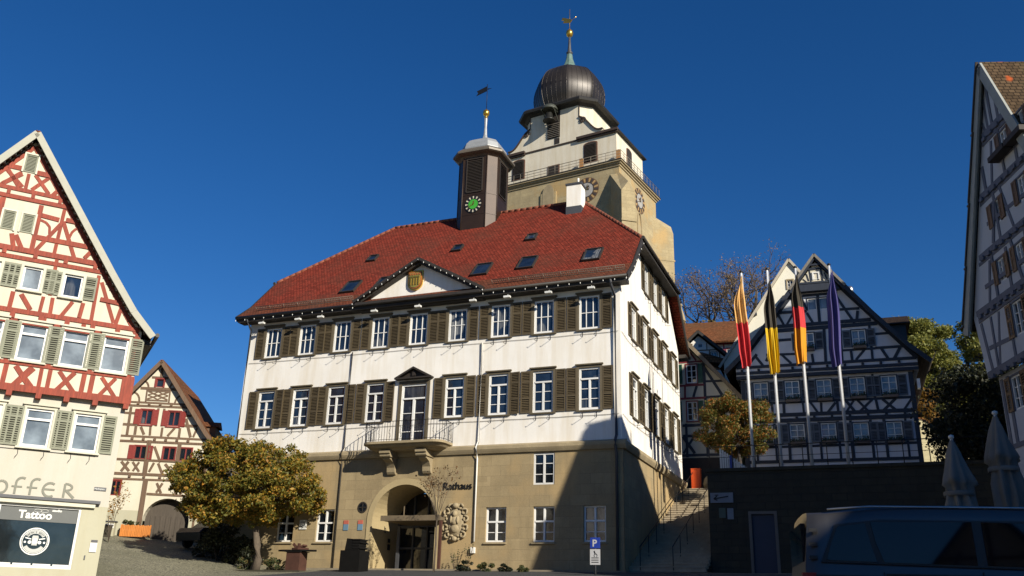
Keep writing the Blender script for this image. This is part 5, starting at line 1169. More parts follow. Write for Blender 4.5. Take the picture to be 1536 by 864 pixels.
# ------------------------------------------------------------------ CHURCH TOWER
ZC = 19
ct = thing('church_tower', 'massive sandstone church tower with white upper storeys and black onion dome', 'church tower', (11.34, 90, ZC), radians(-31))
W, Dp = 16.6, 10.8; mx = -W / 2
mb = MB(); mb.box(-W, 0, ZC - 3, .3, Dp, 47.7); 
def diag(px, py, dx, dy, zt, zo, hw=.8, L=2.6):
    d = Vector((dx, dy, 0)).normalized(); s = Vector((-d.y, d.x, 0)) * hw; p = Vector((px, py, 0)); q = p + d * L; r = p - d * 1.0
    pts = []
    lo = ZC - 3
    A = [r - s, r + s, q + s, q - s]
    top = [zt + .9, zt + .9, zo, zo]
    mb.hexa([Vector((a.x, a.y, lo)) for a in A] + [Vector((a.x, a.y, z)) for a, z in zip(A, top)])
    # gabled weathering on the outer face and a string course
    g = [q - s, q + s, p + s, p - s]
    m0 = q + Vector((0, 0, zo + 1.15)); b_ = p - d * .3 + Vector((0, 0, zt + .95))
    mb.idx([q - s + Vector((0, 0, zo - .02)), q + s + Vector((0, 0, zo - .02)), m0, r - s + Vector((0, 0, zt + .9)), r + s + Vector((0, 0, zt + .9)), r + Vector((0, 0, zt + 1.6))], [(0, 1, 2), (0, 2, 5, 3), (1, 4, 5, 2), (3, 5, 4)])
    c = q + d * .06; s2 = s * 1.08
    for z in (zo - 3.6,): mb.hexa([(q - s2 + d * k + Vector((0, 0, zz))) for zz, k in ((z, 0), (z + .22, 0)) for _ in (0,)] * 0 or [Vector((a.x, a.y, zz)) for zz in (z, z + .2) for a in (p - s2, p + s2, q + s2 + d * .1, q - s2 + d * .1)])
diag(.3, 0, 1, -1, 46.2, 43.4); diag(.3, Dp, 1, 1, 44.6, 43.6, hw=.6, L=1.9); diag(-W, 0, -1, -1, 46.2, 43.4)
mb.box(-9.6, -.16, ZC, -7.6, -.001, 46.3); 
mb.build('stone_body', church_stone, ct, zs=ZC)
mb = MB()
for z, o in ((47.7, .12), (47.95, .28), (48.15, .45)): mb.box(-W - o, -o, z, .3 + o, Dp + o, z + .24 if z < 48 else z + .14)
mb.build('cornice', trim_stone, ct, zs=ZC)
mb = MB(); mb.box(-W - .5, -.5, 48.295, .8, Dp + .5, 48.4); mb.build('gallery_floor', eave_paint, ct, zs=ZC)
# blind arch, windows of the stone body
mb = MB(); mb.prism([(-9.35, 44.5), (-7.85, 44.5), (-7.85, 46.2)] + [(-8.6 + .75 * cos(pi * k / 8), 46.2 + 1.2 * sin(pi * k / 8) * .9) for k in range(1, 8)] + [(-9.35, 46.2)], -.2, -.17); mb.build('blind_window', trim_stone, ct, zs=ZC)
mb = MB()
for a, b in zip(range(0, 12), range(1, 13)):
    f = lambda k: (.36, 5.35 + .55 * cos(pi * k / 12), 42.6 + 1.5 * sin(pi * k / 12)); mb.beam(f(a), f(b), .1, .16, (1, 0, 0))
for y in (4.8, 5.9): mb.beam((.36, y, 38), (.36, y, 42.6), .1, .16, (1, 0, 0))
mb.box(.302, 4.85, 38, .33, 5.85, 42.6); mb.build('lancet_window', trim_stone, ct, zs=ZC)
# white storey
UB = (-16.2, -.15, .35, 8.0)  # x0,x1,y0,y1
fx0, fx1, fy0, fy1 = UB
def arch_hole_louvre(xc, z0, w, h, front=True):
    mb = MB(); n = 10; P = [(xc - w / 2, z0), (xc + w / 2, z0), (xc + w / 2, z0 + h - .25)] + [(xc + w / 2 * cos(pi * k / n), z0 + h - .25 + .25 * sin(pi * k / n)) for k in range(1, n)] + [(xc - w / 2, z0 + h - .25)]
    Q = [(xc + (x - xc) * 1.17, z0 - .12 + (z - z0) * 1.09) for x, z in P]
    if front:
        mb.prism(Q, fy0 - .05, fy0 + .02, 1); mb.prism(P, fy0 - .08, fy0 - .051, 0)
        k = z0 + .1
        while k < z0 + h - .3: mb.hexa([(xc - w / 2 + .06, fy0 - .16, k), (xc + w / 2 - .06, fy0 - .16, k), (xc + w / 2 - .06, fy0 - .082, k + .1), (xc - w / 2 + .06, fy0 - .082, k + .1), (xc - w / 2 + .06, fy0 - .16, k + .03), (xc + w / 2 - .06, fy0 - .16, k + .03), (xc + w / 2 - .06, fy0 - .082, k + .13), (xc - w / 2 + .06, fy0 - .082, k + .13)]); k += .17
        mb.build('louvred_window', [louvre_brown, m_plain('red_brown_surround', (.16, .075, .045), .8)], ct, zs=ZC)
    else:
        X = fx1; mb.v = []; 
        for pl, a, b, m in ((Q, X - .02, X + .05, 1), (P, X + .051, X + .08, 0)): mb.prism_x(pl, a, b, m)
        mb.build('louvred_window', [louvre_brown, m_plain('red_brown_surround', (.16, .075, .045), .8)], ct, zs=ZC)
mb = MB(); mb.box(fx0, fy0, 48.4, fx1, fy1, 52.5)
hd = 3.2; cxm = (fx0 + fx1) / 2; cym = (fy0 + fy1) / 2
def octo(hx, hy, c, z): return [(cxm + a, cym + b, z) for a, b in ((-hx + c, -hy), (hx - c, -hy), (hx, -hy + c), (hx, hy - c), (hx - c, hy), (-hx + c, hy), (-hx, hy - c), (-hx, -hy + c))]
hyy = (fy1 - fy0) / 2
mb.rings([octo(4.45, hyy - .02, 1.3, 52.4), octo(4.45, hyy - .02, 1.3, 57.45)], 0, False)
# volute gables on the four sides
def vol(hwid, flip=1):
    p = []; # right half outline going down
    for k in range(13):
        t = k / 12; x = 3.3 + (hwid - 3.3) * t; z = 55.45 - 2.3 * (.5 - .5 * cos(pi * min(1, t * 1.15))) + (.12 if k == 0 else 0); p.append((x, z))
    return p
ol_ = vol(6.35); full = [(-6.5, 52.5), (6.5, 52.5)] + [(x, z) for x, z in ol_[::-1]] + [(3.2, 55.6), (3.2, 57.3), (-3.2, 57.3), (-3.2, 55.6)] + [(-x, z) for x, z in ol_]
pl = [(cxm + x, z) for x, z in full]
for i in range(0): pass
def strip_prism(P, y0, y1, side=False):
    # split the volute outline in convex strips
    right = [(x, z) for x, z in ol_]
    for sg in (1, -1):
        for (xa, za), (xb, zb) in zip(right[:-1], right[1:]):
            q = [(sg * xa, 52.5), (sg * xb, 52.5), (sg * xb, zb), (sg * xa, za)]
            if side: mb.prism_x([(cym + a * .58, b) for a, b in q], y0, y1)
            else: mb.prism([(cxm + a, b) for a, b in q], y0, y1)
    q = [(-3.3, 52.5), (3.3, 52.5), (3.3, 57.3), (-3.3, 57.3)]
    if side: mb.prism_x([(cym + a * .58, b) for a, b in q], y0, y1)
    else: mb.prism([(cxm + a, b) for a, b in q], y0, y1)
strip_prism(pl, fy0 - .02, fy0 + .5); strip_prism(pl, fy1 - .5, fy1 + .01)

mb.build('upper_wall', tower_wall, ct, zs=ZC)
mb = MB()
def coping(side=1):
    P = [(cxm + side * x, z) for x, z in ol_]
    for (xa, za), (xb, zb) in zip(P[:-1], P[1:]): mb.beam((xa, fy0 + .2, za + .08), (xb, fy0 + .2, zb + .08), .75, .16)
    mb.fbar(cxm + side * 3.3, 55.65, cxm + side * 3.3, 57.3, .1, fy0, .06)
coping(1); coping(-1)
for a, b in ((fx0 - .25, cxm - 3.9), (cxm + 3.1, fx1 + .3)): mb.box(a, fy0 - .4, 52.45, b, fy0 - .03, 52.75); mb.box(a, fy0 - .25, 52.25, b, fy0 - .03, 52.449)
mb.box(fx0, fy0 - .1, 52.42, fx1, fy0 - .001, 52.6)
for sg in (1, -1):
    pts = [(cxm + sg * 3.75 + .42 * (1 - k / 20) * cos(sg * k * .5), fy0 - .08, 55.0 + .42 * (1 - k / 20) * sin(k * .5)) for k in range(18)]
    mb.tube(pts, .1, 6)
mb.build('volute_coping', m_plain('tower_brown_trim', (.055, .035, .025), .7, .25, 2), ct, zs=ZC)
mb = MB()  # steep slate roofs between square and octagon
sq = [(fx0 - .3, fy0 + .3, 52.55), (fx1 + .35, fy0 + .3, 52.55), (fx1 + .35, fy1 + .35, 52.55), (fx0 - .3, fy1 + .35, 52.55)]
A_ = [(cxm - 4.0, fy0 + .9, 54.2), (cxm + 4.0, fy0 + .9, 54.2), (cxm + 4.0, fy1 - .6, 54.2), (cxm - 4.0, fy1 - .6, 54.2)]
mb.rings([sq, A_], 0, False)
mb.box(fx1 - .1, fy0 - .15, 52.4, fx1 + .4, fy1 + .4, 52.56)
mb.build('lower_roof', m_plain('slate_black', (.02, .018, .017), .55, .3, 2, 0, .4), ct, zs=ZC)
for xc in (cxm - 4.8, cxm + 4.8): arch_hole_louvre(xc, 49.3, 1.5, 2.5)
arch_hole_louvre(3.9, 49.3, 1.3, 2.4, False)
mb = MB(); mb.box(-9.0, fy0 - .06, 48.45, -7.4, fy0 - .02, 50.0, 1); mb.box(-8.85, fy0 - .09, 48.45, -7.55, fy0 - .061, 49.85, 0); mb.build('gallery_door', [louvre_brown, m_plain('red_brown_surround', (.16, .075, .045), .8)], ct, zs=ZC)
mb = MB(); mb.box(-9.1, fy0 - .06, 53.6, -7.4, fy0 - .02, 57.2, 0)
k = 53.7
while k < 55.6: mb.hexa([(-9.05, fy0 - .2, k), (-7.45, fy0 - .2, k), (-7.45, fy0 - .062, k + .14), (-9.05, fy0 - .062, k + .14), (-9.05, fy0 - .2, k + .04), (-7.45, fy0 - .2, k + .04), (-7.45, fy0 - .062, k + .18), (-9.05, fy0 - .062, k + .18)], 1); k += .24
mb.box(-8.1, fy0 - .07, 52.75, -7.45, fy0 - .02, 53.5, 0); mb.build('belfry_opening', [louvre_brown, m_plain('grey_louvre', (.12, .105, .085), .8)], ct, zs=ZC)
bl = MB(); bl.lathe([(.75, 55.5), (.72, 55.62), (.5, 55.9), (.4, 56.5), (.25, 56.75), (0, 56.8)], (-8.4, fy0 - .95), 20); bl.build('bell', m_plain('bell_bronze', (.05, .05, .045), .4, .2, 3, .7), ct, zs=ZC)
mb = MB(); mb.lathe([(1.0, 56.95), (.98, 57.15), (.8, 57.5), (.4, 57.75), (0, 57.8)], (-8.4, fy0 - .8), 14)
for x in (-9.15, -7.65): mb.beam((x, fy0, 56.9), (x, fy0 - 1.6, 56.9), .1, .14); mb.beam((x, fy0, 55.7), (x, fy0 - 1.1, 56.85), .08, .1)
mb.build('bell_hood', m_plain('old_copper_hood', (.07, .075, .06), .6, .3, 3, .3), ct, zs=ZC)
# eaves ring, onion, lantern, finial
mb = MB(); mb.rings([octo(4.5 + d, hyy + d, 1.3 + d * .4, z) for d, z in ((.0, 57.2), (.35, 57.45), (.85, 57.5), (.95, 57.75), (.7, 58.05), (.1, 58.3))], 0, False); mb.build('crown_eaves', m_plain('slate_black', (0, 0, 0)), ct, zs=ZC)
zk = m_plain('onion_sheet', (.040, .032, .026), .42, .5, .5, .3, .2, 9)
prof = [(3.9, 58.2), (4.15, 58.9), (4.55, 59.9), (4.75, 61.0), (4.68, 62.0), (4.35, 63.1), (3.75, 64.1), (2.95, 64.9), (2.05, 65.4), (1.25, 65.75)]
prof = [((r if r < 3.9 else 3.9 + (r - 3.9) * .8) * .97, 58.2 + (z - 58.2) * .91) for r, z in prof]
def pz(t):
    n = len(prof) - 1; i = min(int(t * n), n - 1); u = t * n - i; P = [prof[max(0, min(n, i + k))] for k in (-1, 0, 1, 2)]
    return tuple(.5 * (2 * P[1][k] + (P[2][k] - P[0][k]) * u + (2 * P[0][k] - 5 * P[1][k] + 4 * P[2][k] - P[3][k]) * u * u + (3 * P[1][k] - P[0][k] - 3 * P[2][k] + P[3][k]) * u ** 3) for k in (0, 1))
def octr(th): # radius factor of a softened octagon
    d = (th + pi / 8) % (pi / 4) - pi / 8; return .35 + .65 * cos(pi / 8) / cos(d)
mb = MB(); mb.rings([[(cxm + r * octr(a) * cos(a), cym + r * octr(a) * sin(a), z) for a in (2 * pi * k / 80 + .001 for k in range(80))] for r, z in (pz(k / 40) for k in range(41))], 0, True)
for k in range(40):
    a = pi / 8 + k * 2 * pi / 40; w_ = .05 if k % 5 == 0 else .022
    mb.tube([(cxm + (r * octr(a) + .01) * cos(a), cym + (r * octr(a) + .01) * sin(a), z) for r, z in (pz(q / 20) for q in range(21))], w_, 4)
mb.build('onion_dome', zk, ct, zs=ZC)
mb = MB(); mb.lathe([(1.45, 64.9), (1.1, 65.4), (.7, 66.1), (.45, 66.9), (.36, 67.6)], (cxm, cym), 8, 0, False, a0=pi / 8); mb.build('spire_skirt', m_plain('green_copper', (.12, .20, .17), .7, .35, 2), ct, zs=ZC)
mb = MB(); mb.lathe([(.36, 67.6), (.28, 68.0), (.2, 68.9), (.12, 70.6)], (cxm, cym), 8, 0); mb.lathe([(.05, 67.6), (.45, 67.85), (.3, 68.05)], (cxm, cym), 8); mb.build('spire_rod', lead_grey, ct, zs=ZC)
mb = MB(); mb.lathe([(.1, 70.3), (.35, 70.45), (.48, 70.8), (.42, 71.15), (.2, 71.4), (.08, 71.6)], (cxm, cym), 16); mb.build('gilded_ball', gold, ct, zs=ZC)
mb = MB(); mb.tube([(cxm, cym, 71.4), (cxm, cym, 74.6)], .04, 6)
mb.prism([(cxm - 1.15, 73.25), (cxm - .75, 73.05), (cxm - .95, 72.80), (cxm - .5, 72.65), (cxm + .1, 72.50), (cxm + .35, 72.80), (cxm + 0.0, 73.10), (cxm - .35, 73.25), (cxm - .7, 73.45), (cxm - 1.05, 73.60)], cym - .05, cym + .05)
mb.tube([(cxm + .2, cym, 72.80), (cxm + .95, cym, 73.10)], .035, 5); mb.build('weathercock', gold, ct, zs=ZC)
# gallery railing
mb = MB(); ring = [(-W - .3, -.35), (.65, -.35), (.65, Dp + .35)]
for z, r in ((48.8, .03), (49.15, .03), (49.5, .045)): mb.tube([(x, y, z) for x, y in ring], r, 4)
for (xa, ya), (xb, yb) in zip(ring[:-1], ring[1:]):
    L = sqrt((xa - xb) ** 2 + (ya - yb) ** 2); n = int(L / .9)
    for k in range(n + 1): x = xa + (xb - xa) * k / n; y = ya + (yb - ya) * k / n; mb.tube([(x, y, 48.4), (x, y, 49.5)], .03, 4)
mb.build('gallery_railing', m_plain('grey_railing', (.20, .17, .13), .6), ct, zs=ZC)
for x, y in ((.3, -.2), (-4.3, -.2)):
    mb = MB(); mb.box(x - .2, y - .15, 48.4, x + .2, y + .15, 49.6); mb.build('gallery_post', m_plain('orange_lamp_box', (.40, .20, .07), .6), ct, zs=ZC)
# painted clock faces
oc = m_plain('clock_ring_brown', (.14, .075, .04), .8, .3, 2); oc2 = m_plain('clock_pale', (.38, .36, .33), .7, .3, 1.5)
def tclock(TT):
    mb = MB(); disc(mb, TT, 0, 1.55, .04, m=1, n=40)
    for k in range(24):
        a, b = 2 * pi * k / 24, 2 * pi * (k + .62) / 24
        mb.face([TT(r * sin(t), .06, r * cos(t)) for r, t in ((.98, a), (1.48, a), (1.48, b), (.98, b))], 2 if k % 2 else 3)
    disc(mb, TT, 0, .92, .07, m=0, n=32); disc(mb, TT, .86, .96, .075, m=3, n=32)
    rng = random.Random(4)
    for k in range(9):
        a = rng.uniform(0, 6.28); r = rng.uniform(.15, .6); w = rng.uniform(.08, .22); x, z = r * sin(a), r * cos(a)
        mb.face([TT(x - w, .08, z - w * .6), TT(x + w, .08, z - w * .4), TT(x + w * .7, .08, z + w), TT(x - w * .5, .08, z + w * .6)], rng.choice((3, 1)))
    for a, L, w in ((radians(15), .7, .05), (radians(242), 1.1, .04)):
        dr = Vector((sin(a), 0, cos(a))); pr = Vector((cos(a), 0, -sin(a))); mb.face([TT(*(lambda v: (v.x, .11, v.z))(dr * r + pr * s)) for r, s in ((-.2, -w), (L, -w * .4), (L, w * .4), (-.2, w))], 4)
    mb.build('clock_face', [oc2, oc, m_plain('clock_ring_ochre', (.42, .27, .11), .8), m_plain('clock_dark', (.05, .04, .035), .7), gold], ct, recalc=False, zs=ZC)
tclock(lambda a, o, z: (-3.75 + a, 0 - o, 45.6 + z)); tclock(lambda a, o, z: (.3 + o, 5.65 + a, 45.75 + z))

# ------------------------------------------------------------------ RIGHT HOUSE (grey timbered gable in shade)
ZR = -.6
rh = thing('grey_timbered_gable_house', 'tall half-timbered gabled house with grey timbers and brown shutters at the right edge', 'house', (15.05, 24.4, ZR), radians(-94))
gt = m_wood('blue_grey_timber', (.12, .13, .165), .8); bsh = m_plain('brown_shutter_paint', (.15, .075, .028), .6, .15)
gable_infill = m_plaster('grey_gable_infill', (.50, .51, .53), .08)  # one even grey for all infill of this house
mkstyle('gable_r', .46, .72, win_white, glass_dark, gt, .06, .03, bsh, .27, vb=(.5,), hb=(.34, .67), thin=.025, fw=.045, recess=.06, vt=.04, mid=(.5,), louvre=False, sgap=-.03)
mkstyle('gable_rb', .46, .72, win_white, glass_dark, gt, .06, .03, bsh, .27, vb=(.5,), hb=(.34, .67), thin=.025, fw=.045, recess=.06, vt=.04, mid=(.5,), louvre=False, sgap=-.03, box=[('flower_box', (lambda q: (q.box(-.5, -.36, -.16, .5, -.06, .0), q.mesh('flower_box', louvre_brown))[1])(MB()), (0, 0, 0))])
mkstyle('gable_rl', .62, 1.0, win_white, glass_dark, gt, .06, .03, bsh, .34, vb=(.5,), hb=(.34, .67), thin=.025, fw=.045, recess=.06, vt=.04, mid=(.5,), sgap=-.03)
ws = [('gable_rb', -.44, 13.62), ('gable_rb', -1.5, 13.62), ('gable_r', -.95, 11.78), ('gable_r', 1.0, 9.98), ('gable_r', -.2, 9.98), ('gable_r', -1.6, 9.98), ('gable_rl', .5, 8.15), ('gable_rl', -1.3, 8.15), ('gable_rl', -3.0, 8.15), ('gable_rl', 1.7, 6.2), ('gable_rl', -.2, 6.2), ('gable_rl', -2.2, 6.2), ('gable_rl', 1.2, 3.6), ('gable_rl', -1.2, 3.6), ('gable_r', .75, 11.78)]
ws = [(k, -x, z) for k, x, z in ws]
mir = lambda L: [(-a, b, -c, d) for a, b, c, d in L]
ro = [(-2.75, ZR), (3.35, ZR), (3.35, 7.4), (-2.75, 7.4)]
gable_shell(rh, ro, [hole(k, x, z) for k, x, z in ws if z < 7], gable_infill, 9, ZR)
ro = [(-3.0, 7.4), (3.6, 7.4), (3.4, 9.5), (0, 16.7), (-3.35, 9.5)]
gable_shell(rh, ro, [hole(k, x, z) for k, x, z in ws if z > 7], gable_infill, 9.2, ZR, y=-.2)
for k, x, z in ws: window(k, rh, x, z, -.2 if z > 7 else 0, 0, ZR)
mb = MB(); timber(mb, mir([(-1.9,12.9,1.55,13.0),(-1.0,14.72,.75,14.76),(-2.8,11.15,2.25,11.2),(-3.3,9.5,3.0,9.55),(-3.5,7.55,2.9,7.5)]), .2, -.2, .05)
timber(mb, mir([(-1.75,12.8,1.7,12.82),(-.9,14.52,.9,14.56),(-2.6,11.0,2.4,11.02),(-3.2,9.3,3.0,9.3),(1.46,12.04,-1.22,11.9),(2.21,10.2,-2.4,10.05),(0.79,12.8,.78,11.3),(0.79,12.50,1.25,11.3),(.33,12.8,-.10,11.3),(.23,11,-.1,9.6),(1.67,10.9,2.1,9.6),(1.5,11,1.5,9.6),(.6,10.9,.6,9.6),(-.62,11,-.62,9.6),(-1.1,11,-1.1,9.6),(.4,15.9,.4,14.8),(.1,16.3,.1,14.8),(-.3,15.9,-.3,14.8),(-.6,15.3,-.6,14.8),(.7,15.2,.55,14.8),(-.15,14.5,-.15,12.9),(.35,14.4,.75,13.0),(1.15,13.9,1.15,13.0),(-.95,14.5,-.95,13),(.1,13.55,-1.9,13.5),(2.2,9.2,2.2,7.6),(1.65,9.2,2.1,7.6),(-.4,9.2,-.4,7.6),(2.6,8.3,1.1,8.2),(-.1,8.3,-.7,8.3),(2.9,9.2,2.6,7.6),(1.05,9.2,1.05,7.6),(-2.1,11,-2.1,9.6),(-2.2,9.2,-2.2,7.6)]), .13, -.2, .014)
timber(mb, mir([(2.6,7.3,2.6,0),(1.0,7.3,1.0,5),(-1.0,7.3,-1.0,5),(-3.2,7.3,-3.2,0),(2.6,5.2,-3.2,5.2),(2.6,5.0,2.0,3),(2.2,7.3,2.2,5.2)]), .15, 0, .02)
for z, a, b in ((14.64, -.8, .8), (12.9, -1.8, 1.5), (11.1, -2.6, 2.2), (9.4, -3.2, 2.9), (7.4, -3.4, 2.9)):
    k = a
    while k < b: mb.box(-k - .2, -.3, z - .07, -k, -.201, z + .05, 0); k += .45
mb.build('timber_frame', gt, rh, zs=ZR)
rp = [(0, 17.0), (-.95, 15.0), (-1.95, 12.95), (-2.85, 11.1), (-3.7, 9.35)]
roof_slabs(rh, [(0, 17.0), (3.75, 9.1)], [(0, 17.0), (-3.7, 9.2)], -.34, 16, mossy_tiles, ZR, verge=.34, vmat=m_plain('grey_verge_paint', (.30, .31, .28), .7))
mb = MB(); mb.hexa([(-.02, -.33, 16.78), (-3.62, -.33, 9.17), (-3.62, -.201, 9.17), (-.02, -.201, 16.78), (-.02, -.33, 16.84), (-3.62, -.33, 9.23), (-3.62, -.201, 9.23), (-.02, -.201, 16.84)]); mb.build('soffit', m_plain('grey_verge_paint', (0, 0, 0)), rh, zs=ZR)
mb = MB()
for (xa, za), (xb, zb) in zip(rp[:-1], rp[1:]):
    mb.beam((xa - .0, -.40, za + .06), (xb - .05, -.40, zb + .08), .09, .06); mb.box(xb - .16, -.44, zb - .02, xb, -.36, zb + .04)
mb.build('verge_tiles', m_plain('dark_verge_clay', (.06, .045, .035), .8, .3), rh, zs=ZR)
mb = MB(); mb.tube([(1.9, 4.0, 14), (1.9, 4.0, 18.7)], .06, 8); mb.build('roof_pole', win_white, rh, zs=ZR)

# invented tall block out of view, added to shade the black timbered house
bt = thing('tall_shade_blocker', 'unseen tall gabled block added right of the view to shade the black timbered house', 'house', (24.6, 31.6, -.4), radians(-7))
mb = MB(); wall_front(mb, [(0, -.4), (12, -.4), (12, 25.8), (6, 26.2), (0, 25.8)], [(x, z, x + 1.1, z + 1.7) for z in (3, 6.2, 9.4, 12.6, 15.8, 19, 22) for x in (1.2, 3.9, 6.6, 9.3)], 0, .2)
mb.box(.01, .3, -.4, 11.99, 4, 25.6); mb.prism([(.02, 25.6), (11.98, 25.6), (6, 26.1)], .3, 4); mb.build('wall', cream_wall, bt, zs=-.4)
roof_slabs(bt, [(6, 26.5), (12.3, 25.9)], [(6, 26.5), (-.1, 25.9)], -.3, 4.3, old_tiles, -.4, verge=.2, vmat=eave_paint)

# lower house added out of view on the same side to shade van and parasols
nh = thing('van_shade_house', 'unseen gabled house added right of the view to shade the parked van and parasols', 'house', (15.6, -15, -3), radians(0))
mb = MB(); mb.box(0, 0, 0, 11, 34, 13); mb.prism([(0.02, 13), (10.98, 13), (5.5, 17)], .02, 33.9); mb.build('wall', cream_wall, nh)
mb = MB()
for y in range(13):
    for z in (1.6, 4.4, 7.2, 9.9): mb.box(-.03, 1.2 + y * 2.4, z, -.002, 2.2 + y * 2.4, z + 1.5)
mb.build('window_row', glass_dark, nh)
roof_slabs(nh, [(5.5, 17.3), (11.5, 12.8)], [(5.5, 17.3), (-.5, 12.8)], -.3, 34.3, old_tiles, 0, verge=.2, vmat=eave_paint)

# the other sides of the square, behind and left of the camera: they close off the sky and show in the panes
oth = [(-34, -24, 4, 12, 11, 14, cream_wall, old_tiles, 'wide cream rendered'), (-20.5, -25, 2, 11, 12.5, 15, warm_wall, old_tiles, 'tall warm white'), (-8, -26, 0, 12, 11.5, 14, grey_infill, dark_tiles, 'grey rendered'), (5.5, -27, 0, 9.5, 11, 13, cream_wall, mossy_tiles, 'narrow cream')]
for i, (x, y, a, wd, hz, dp, wm_, rm_, nm) in enumerate(oth):
    t = thing('square_house', '%s gabled house closing the square behind the camera' % nm, 'house', (x + wd, y, -5), radians(180 + a), 'houses behind the camera')
    hs = [(q, z, q + 1.1, z + 1.6) for z in (4.2, 7.4, 10.4) if z + 1.6 < hz for q in [1 + 2.1 * j for j in range(int((wd - 1.5) / 2.1))]]
    mb = MB(); wall_front(mb, [(0, 0), (wd, 0), (wd, hz), (wd / 2, hz + wd * .55), (0, hz)], hs, 0, .2)
    mb.face([(0, 0, 0), (0, dp, 0), (0, dp, hz), (0, 0, hz)]); mb.face([(wd, 0, 0), (wd, dp, 0), (wd, dp, hz), (wd, 0, hz)]); mb.build('wall', wm_, t)
    for h in hs:
        mb = MB(); mb.box(h[0], .15, h[1], h[2], .2, h[3], 1)
        for k in (0, .5, 1): mb.box(h[0] + k * 1.03, .1, h[1], h[0] + k * 1.03 + .07, .149, h[3], 0)
        for k in (0, .62, 1): mb.box(h[0], .098, h[1] + k * 1.53, h[2], .147, h[1] + k * 1.53 + .07, 0)
        mb.build('window', [win_white, glass_dark], t)
    mb = MB(); timber(mb, [(0, z, wd, z) for z in (3.3, 6.6, 9.7, hz)] + [(q, 3.3, q, hz) for q in [.1 + 2.1 * j for j in range(int(wd / 2.1) + 1)]] + [(wd * .2, hz, wd * .35, hz + wd * .3), (wd * .8, hz, wd * .65, hz + wd * .3), (wd * .25, hz + wd * .27, wd * .75, hz + wd * .27), (wd / 2, hz, wd / 2, hz + wd * .5)], .18, 0, .02); mb.build('timber_frame', brn, t)
    roof_slabs(t, [(wd / 2, hz + wd * .57), (wd + .4, hz - .45)], [(wd / 2, hz + wd * .57), (-.4, hz - .45)], -.4, dp, rm_, 0, verge=.2, vmat=eave_paint)
for i, (y, wm_, nm) in enumerate(((19, warm_wall, 'first'), (7.8, cream_wall, 'second'), (-3.4, grey_infill, 'third'), (-14.6, cream_wall, 'fourth'))):
    t = thing('square_house', '%s gabled house left of the picture in the row of the tattoo shop house' % nm, 'house', (-25.5 + i * -.6, y, -2 - i * .8), radians(88), 'houses left of the camera')
    mb = MB(); wall_front(mb, [(0, 0), (11, 0), (11, 11), (5.5, 18), (0, 11)], [(q, z, q + 1.1, z + 1.6) for z in (4.2, 7.2) for q in (1.2, 3.7, 6.2, 8.7)], 0, .2)
    mb.face([(0, 0, 0), (0, 10, 0), (0, 10, 11), (0, 0, 11)]); mb.face([(11, 0, 0), (11, 10, 0), (11, 10, 11), (11, 0, 11)]); mb.build('wall', wm_, t)
    for z in (4.2, 7.2):
        for q in (1.2, 3.7, 6.2, 8.7): mb = MB(); mb.box(q, .15, z, q + 1.1, .2, z + 1.6); mb.build('window', glass_dark, t)
    mb = MB(); timber(mb, [(0, z, 11, z) for z in (3.3, 6.3, 9.4, 11)] + [(q, 3.3, q, 11) for q in (.1, 3, 5.5, 8, 10.9)] + [(3, 11, 4, 15), (8, 11, 7, 15), (2.5, 13.9, 8.5, 13.9), (5.5, 11, 5.5, 17.5)] + [(q, 9.4, q + 1.5, 11) for q in (.5, 3.5, 6, 9)] + [(q + 1.5, 9.4, q, 11) for q in (.5, 3.5, 6, 9)], .2, 0, .02); mb.build('timber_frame', red if i == 0 else brn, t)
    roof_slabs(t, [(5.5, 18.3), (11.4, 10.6)], [(5.5, 18.3), (-.4, 10.6)], -.4, 10.2, old_tiles, 0, verge=.2, vmat=eave_paint)

# sunlit garden wall at the far right
yw = thing('cream_garden_wall', 'sunlit cream garden wall with curved top right of the black timbered house', 'wall', (18.1 + 4.4 * .94 + 6 * .342, 50 - 4.4 * .342 + 6 * .94, 8), radians(-20))
P = [(0.3, 12.05 - 8), (.8, 11.95 - 8), (1.4, 11.6 - 8), (1.9, 11.2 - 8), (2.4, 10.7 - 8), (2.7, 10.4 - 8), (5, 10.0 - 8)]
mb = MB()
for (xa, za), (xb, zb) in zip(P[:-1], P[1:]): mb.prism([(xa, 0), (xb, 0), (xb, zb), (xa, za)], 0, .3)
mb.build('masonry', m_stone('pale_garden_stone', (.62, .55, .34), (.50, .44, .26), (.35, .30, .2), .5, .25, .3, .01, .7), yw)
mb = MB()
for (xa, za), (xb, zb) in zip(P[:-1], P[1:]): mb.beam((xa, .15, za + .03), (xb, .15, zb + .03), .42, .07)
mb.build('coping', old_tiles, yw)
# ------------------------------------------------------------------ TREES AND PLANTS
bark = m_wood('bark', (.11, .085, .06), .95, (8, 8, 2), .4); bark_d = m_wood('dark_bark', (.045, .035, .028), .95, (8, 8, 2), .4)
gold_leaf = m_leaf('maple_leaves', [(0, (.06, .07, .012)), (.35, (.14, .13, .016)), (.58, (.30, .21, .02)), (.8, (.44, .24, .025)), (.92, (.36, .14, .015)), (1, (.12, .13, .02))])
rust_leaf = m_leaf('chestnut_leaves', [(0, (.05, .08, .012)), (.42, (.11, .13, .018)), (.6, (.32, .15, .02)), (.85, (.36, .10, .016)), (1, (.10, .11, .02))])
far_leaf = m_leaf('far_green_leaves', [(0, (.11, .13, .03)), (.5, (.20, .21, .04)), (.8, (.30, .26, .045)), (1, (.15, .16, .035))])
orange_leaf = m_leaf('orange_leaves', [(0, (.22, .12, .02)), (.5, (.36, .16, .02)), (1, (.20, .14, .03))])
dark_leaf = m_leaf('ivy_leaves', [(0, (.010, .016, .006)), (.6, (.018, .026, .009)), (1, (.03, .03, .01))], .15)
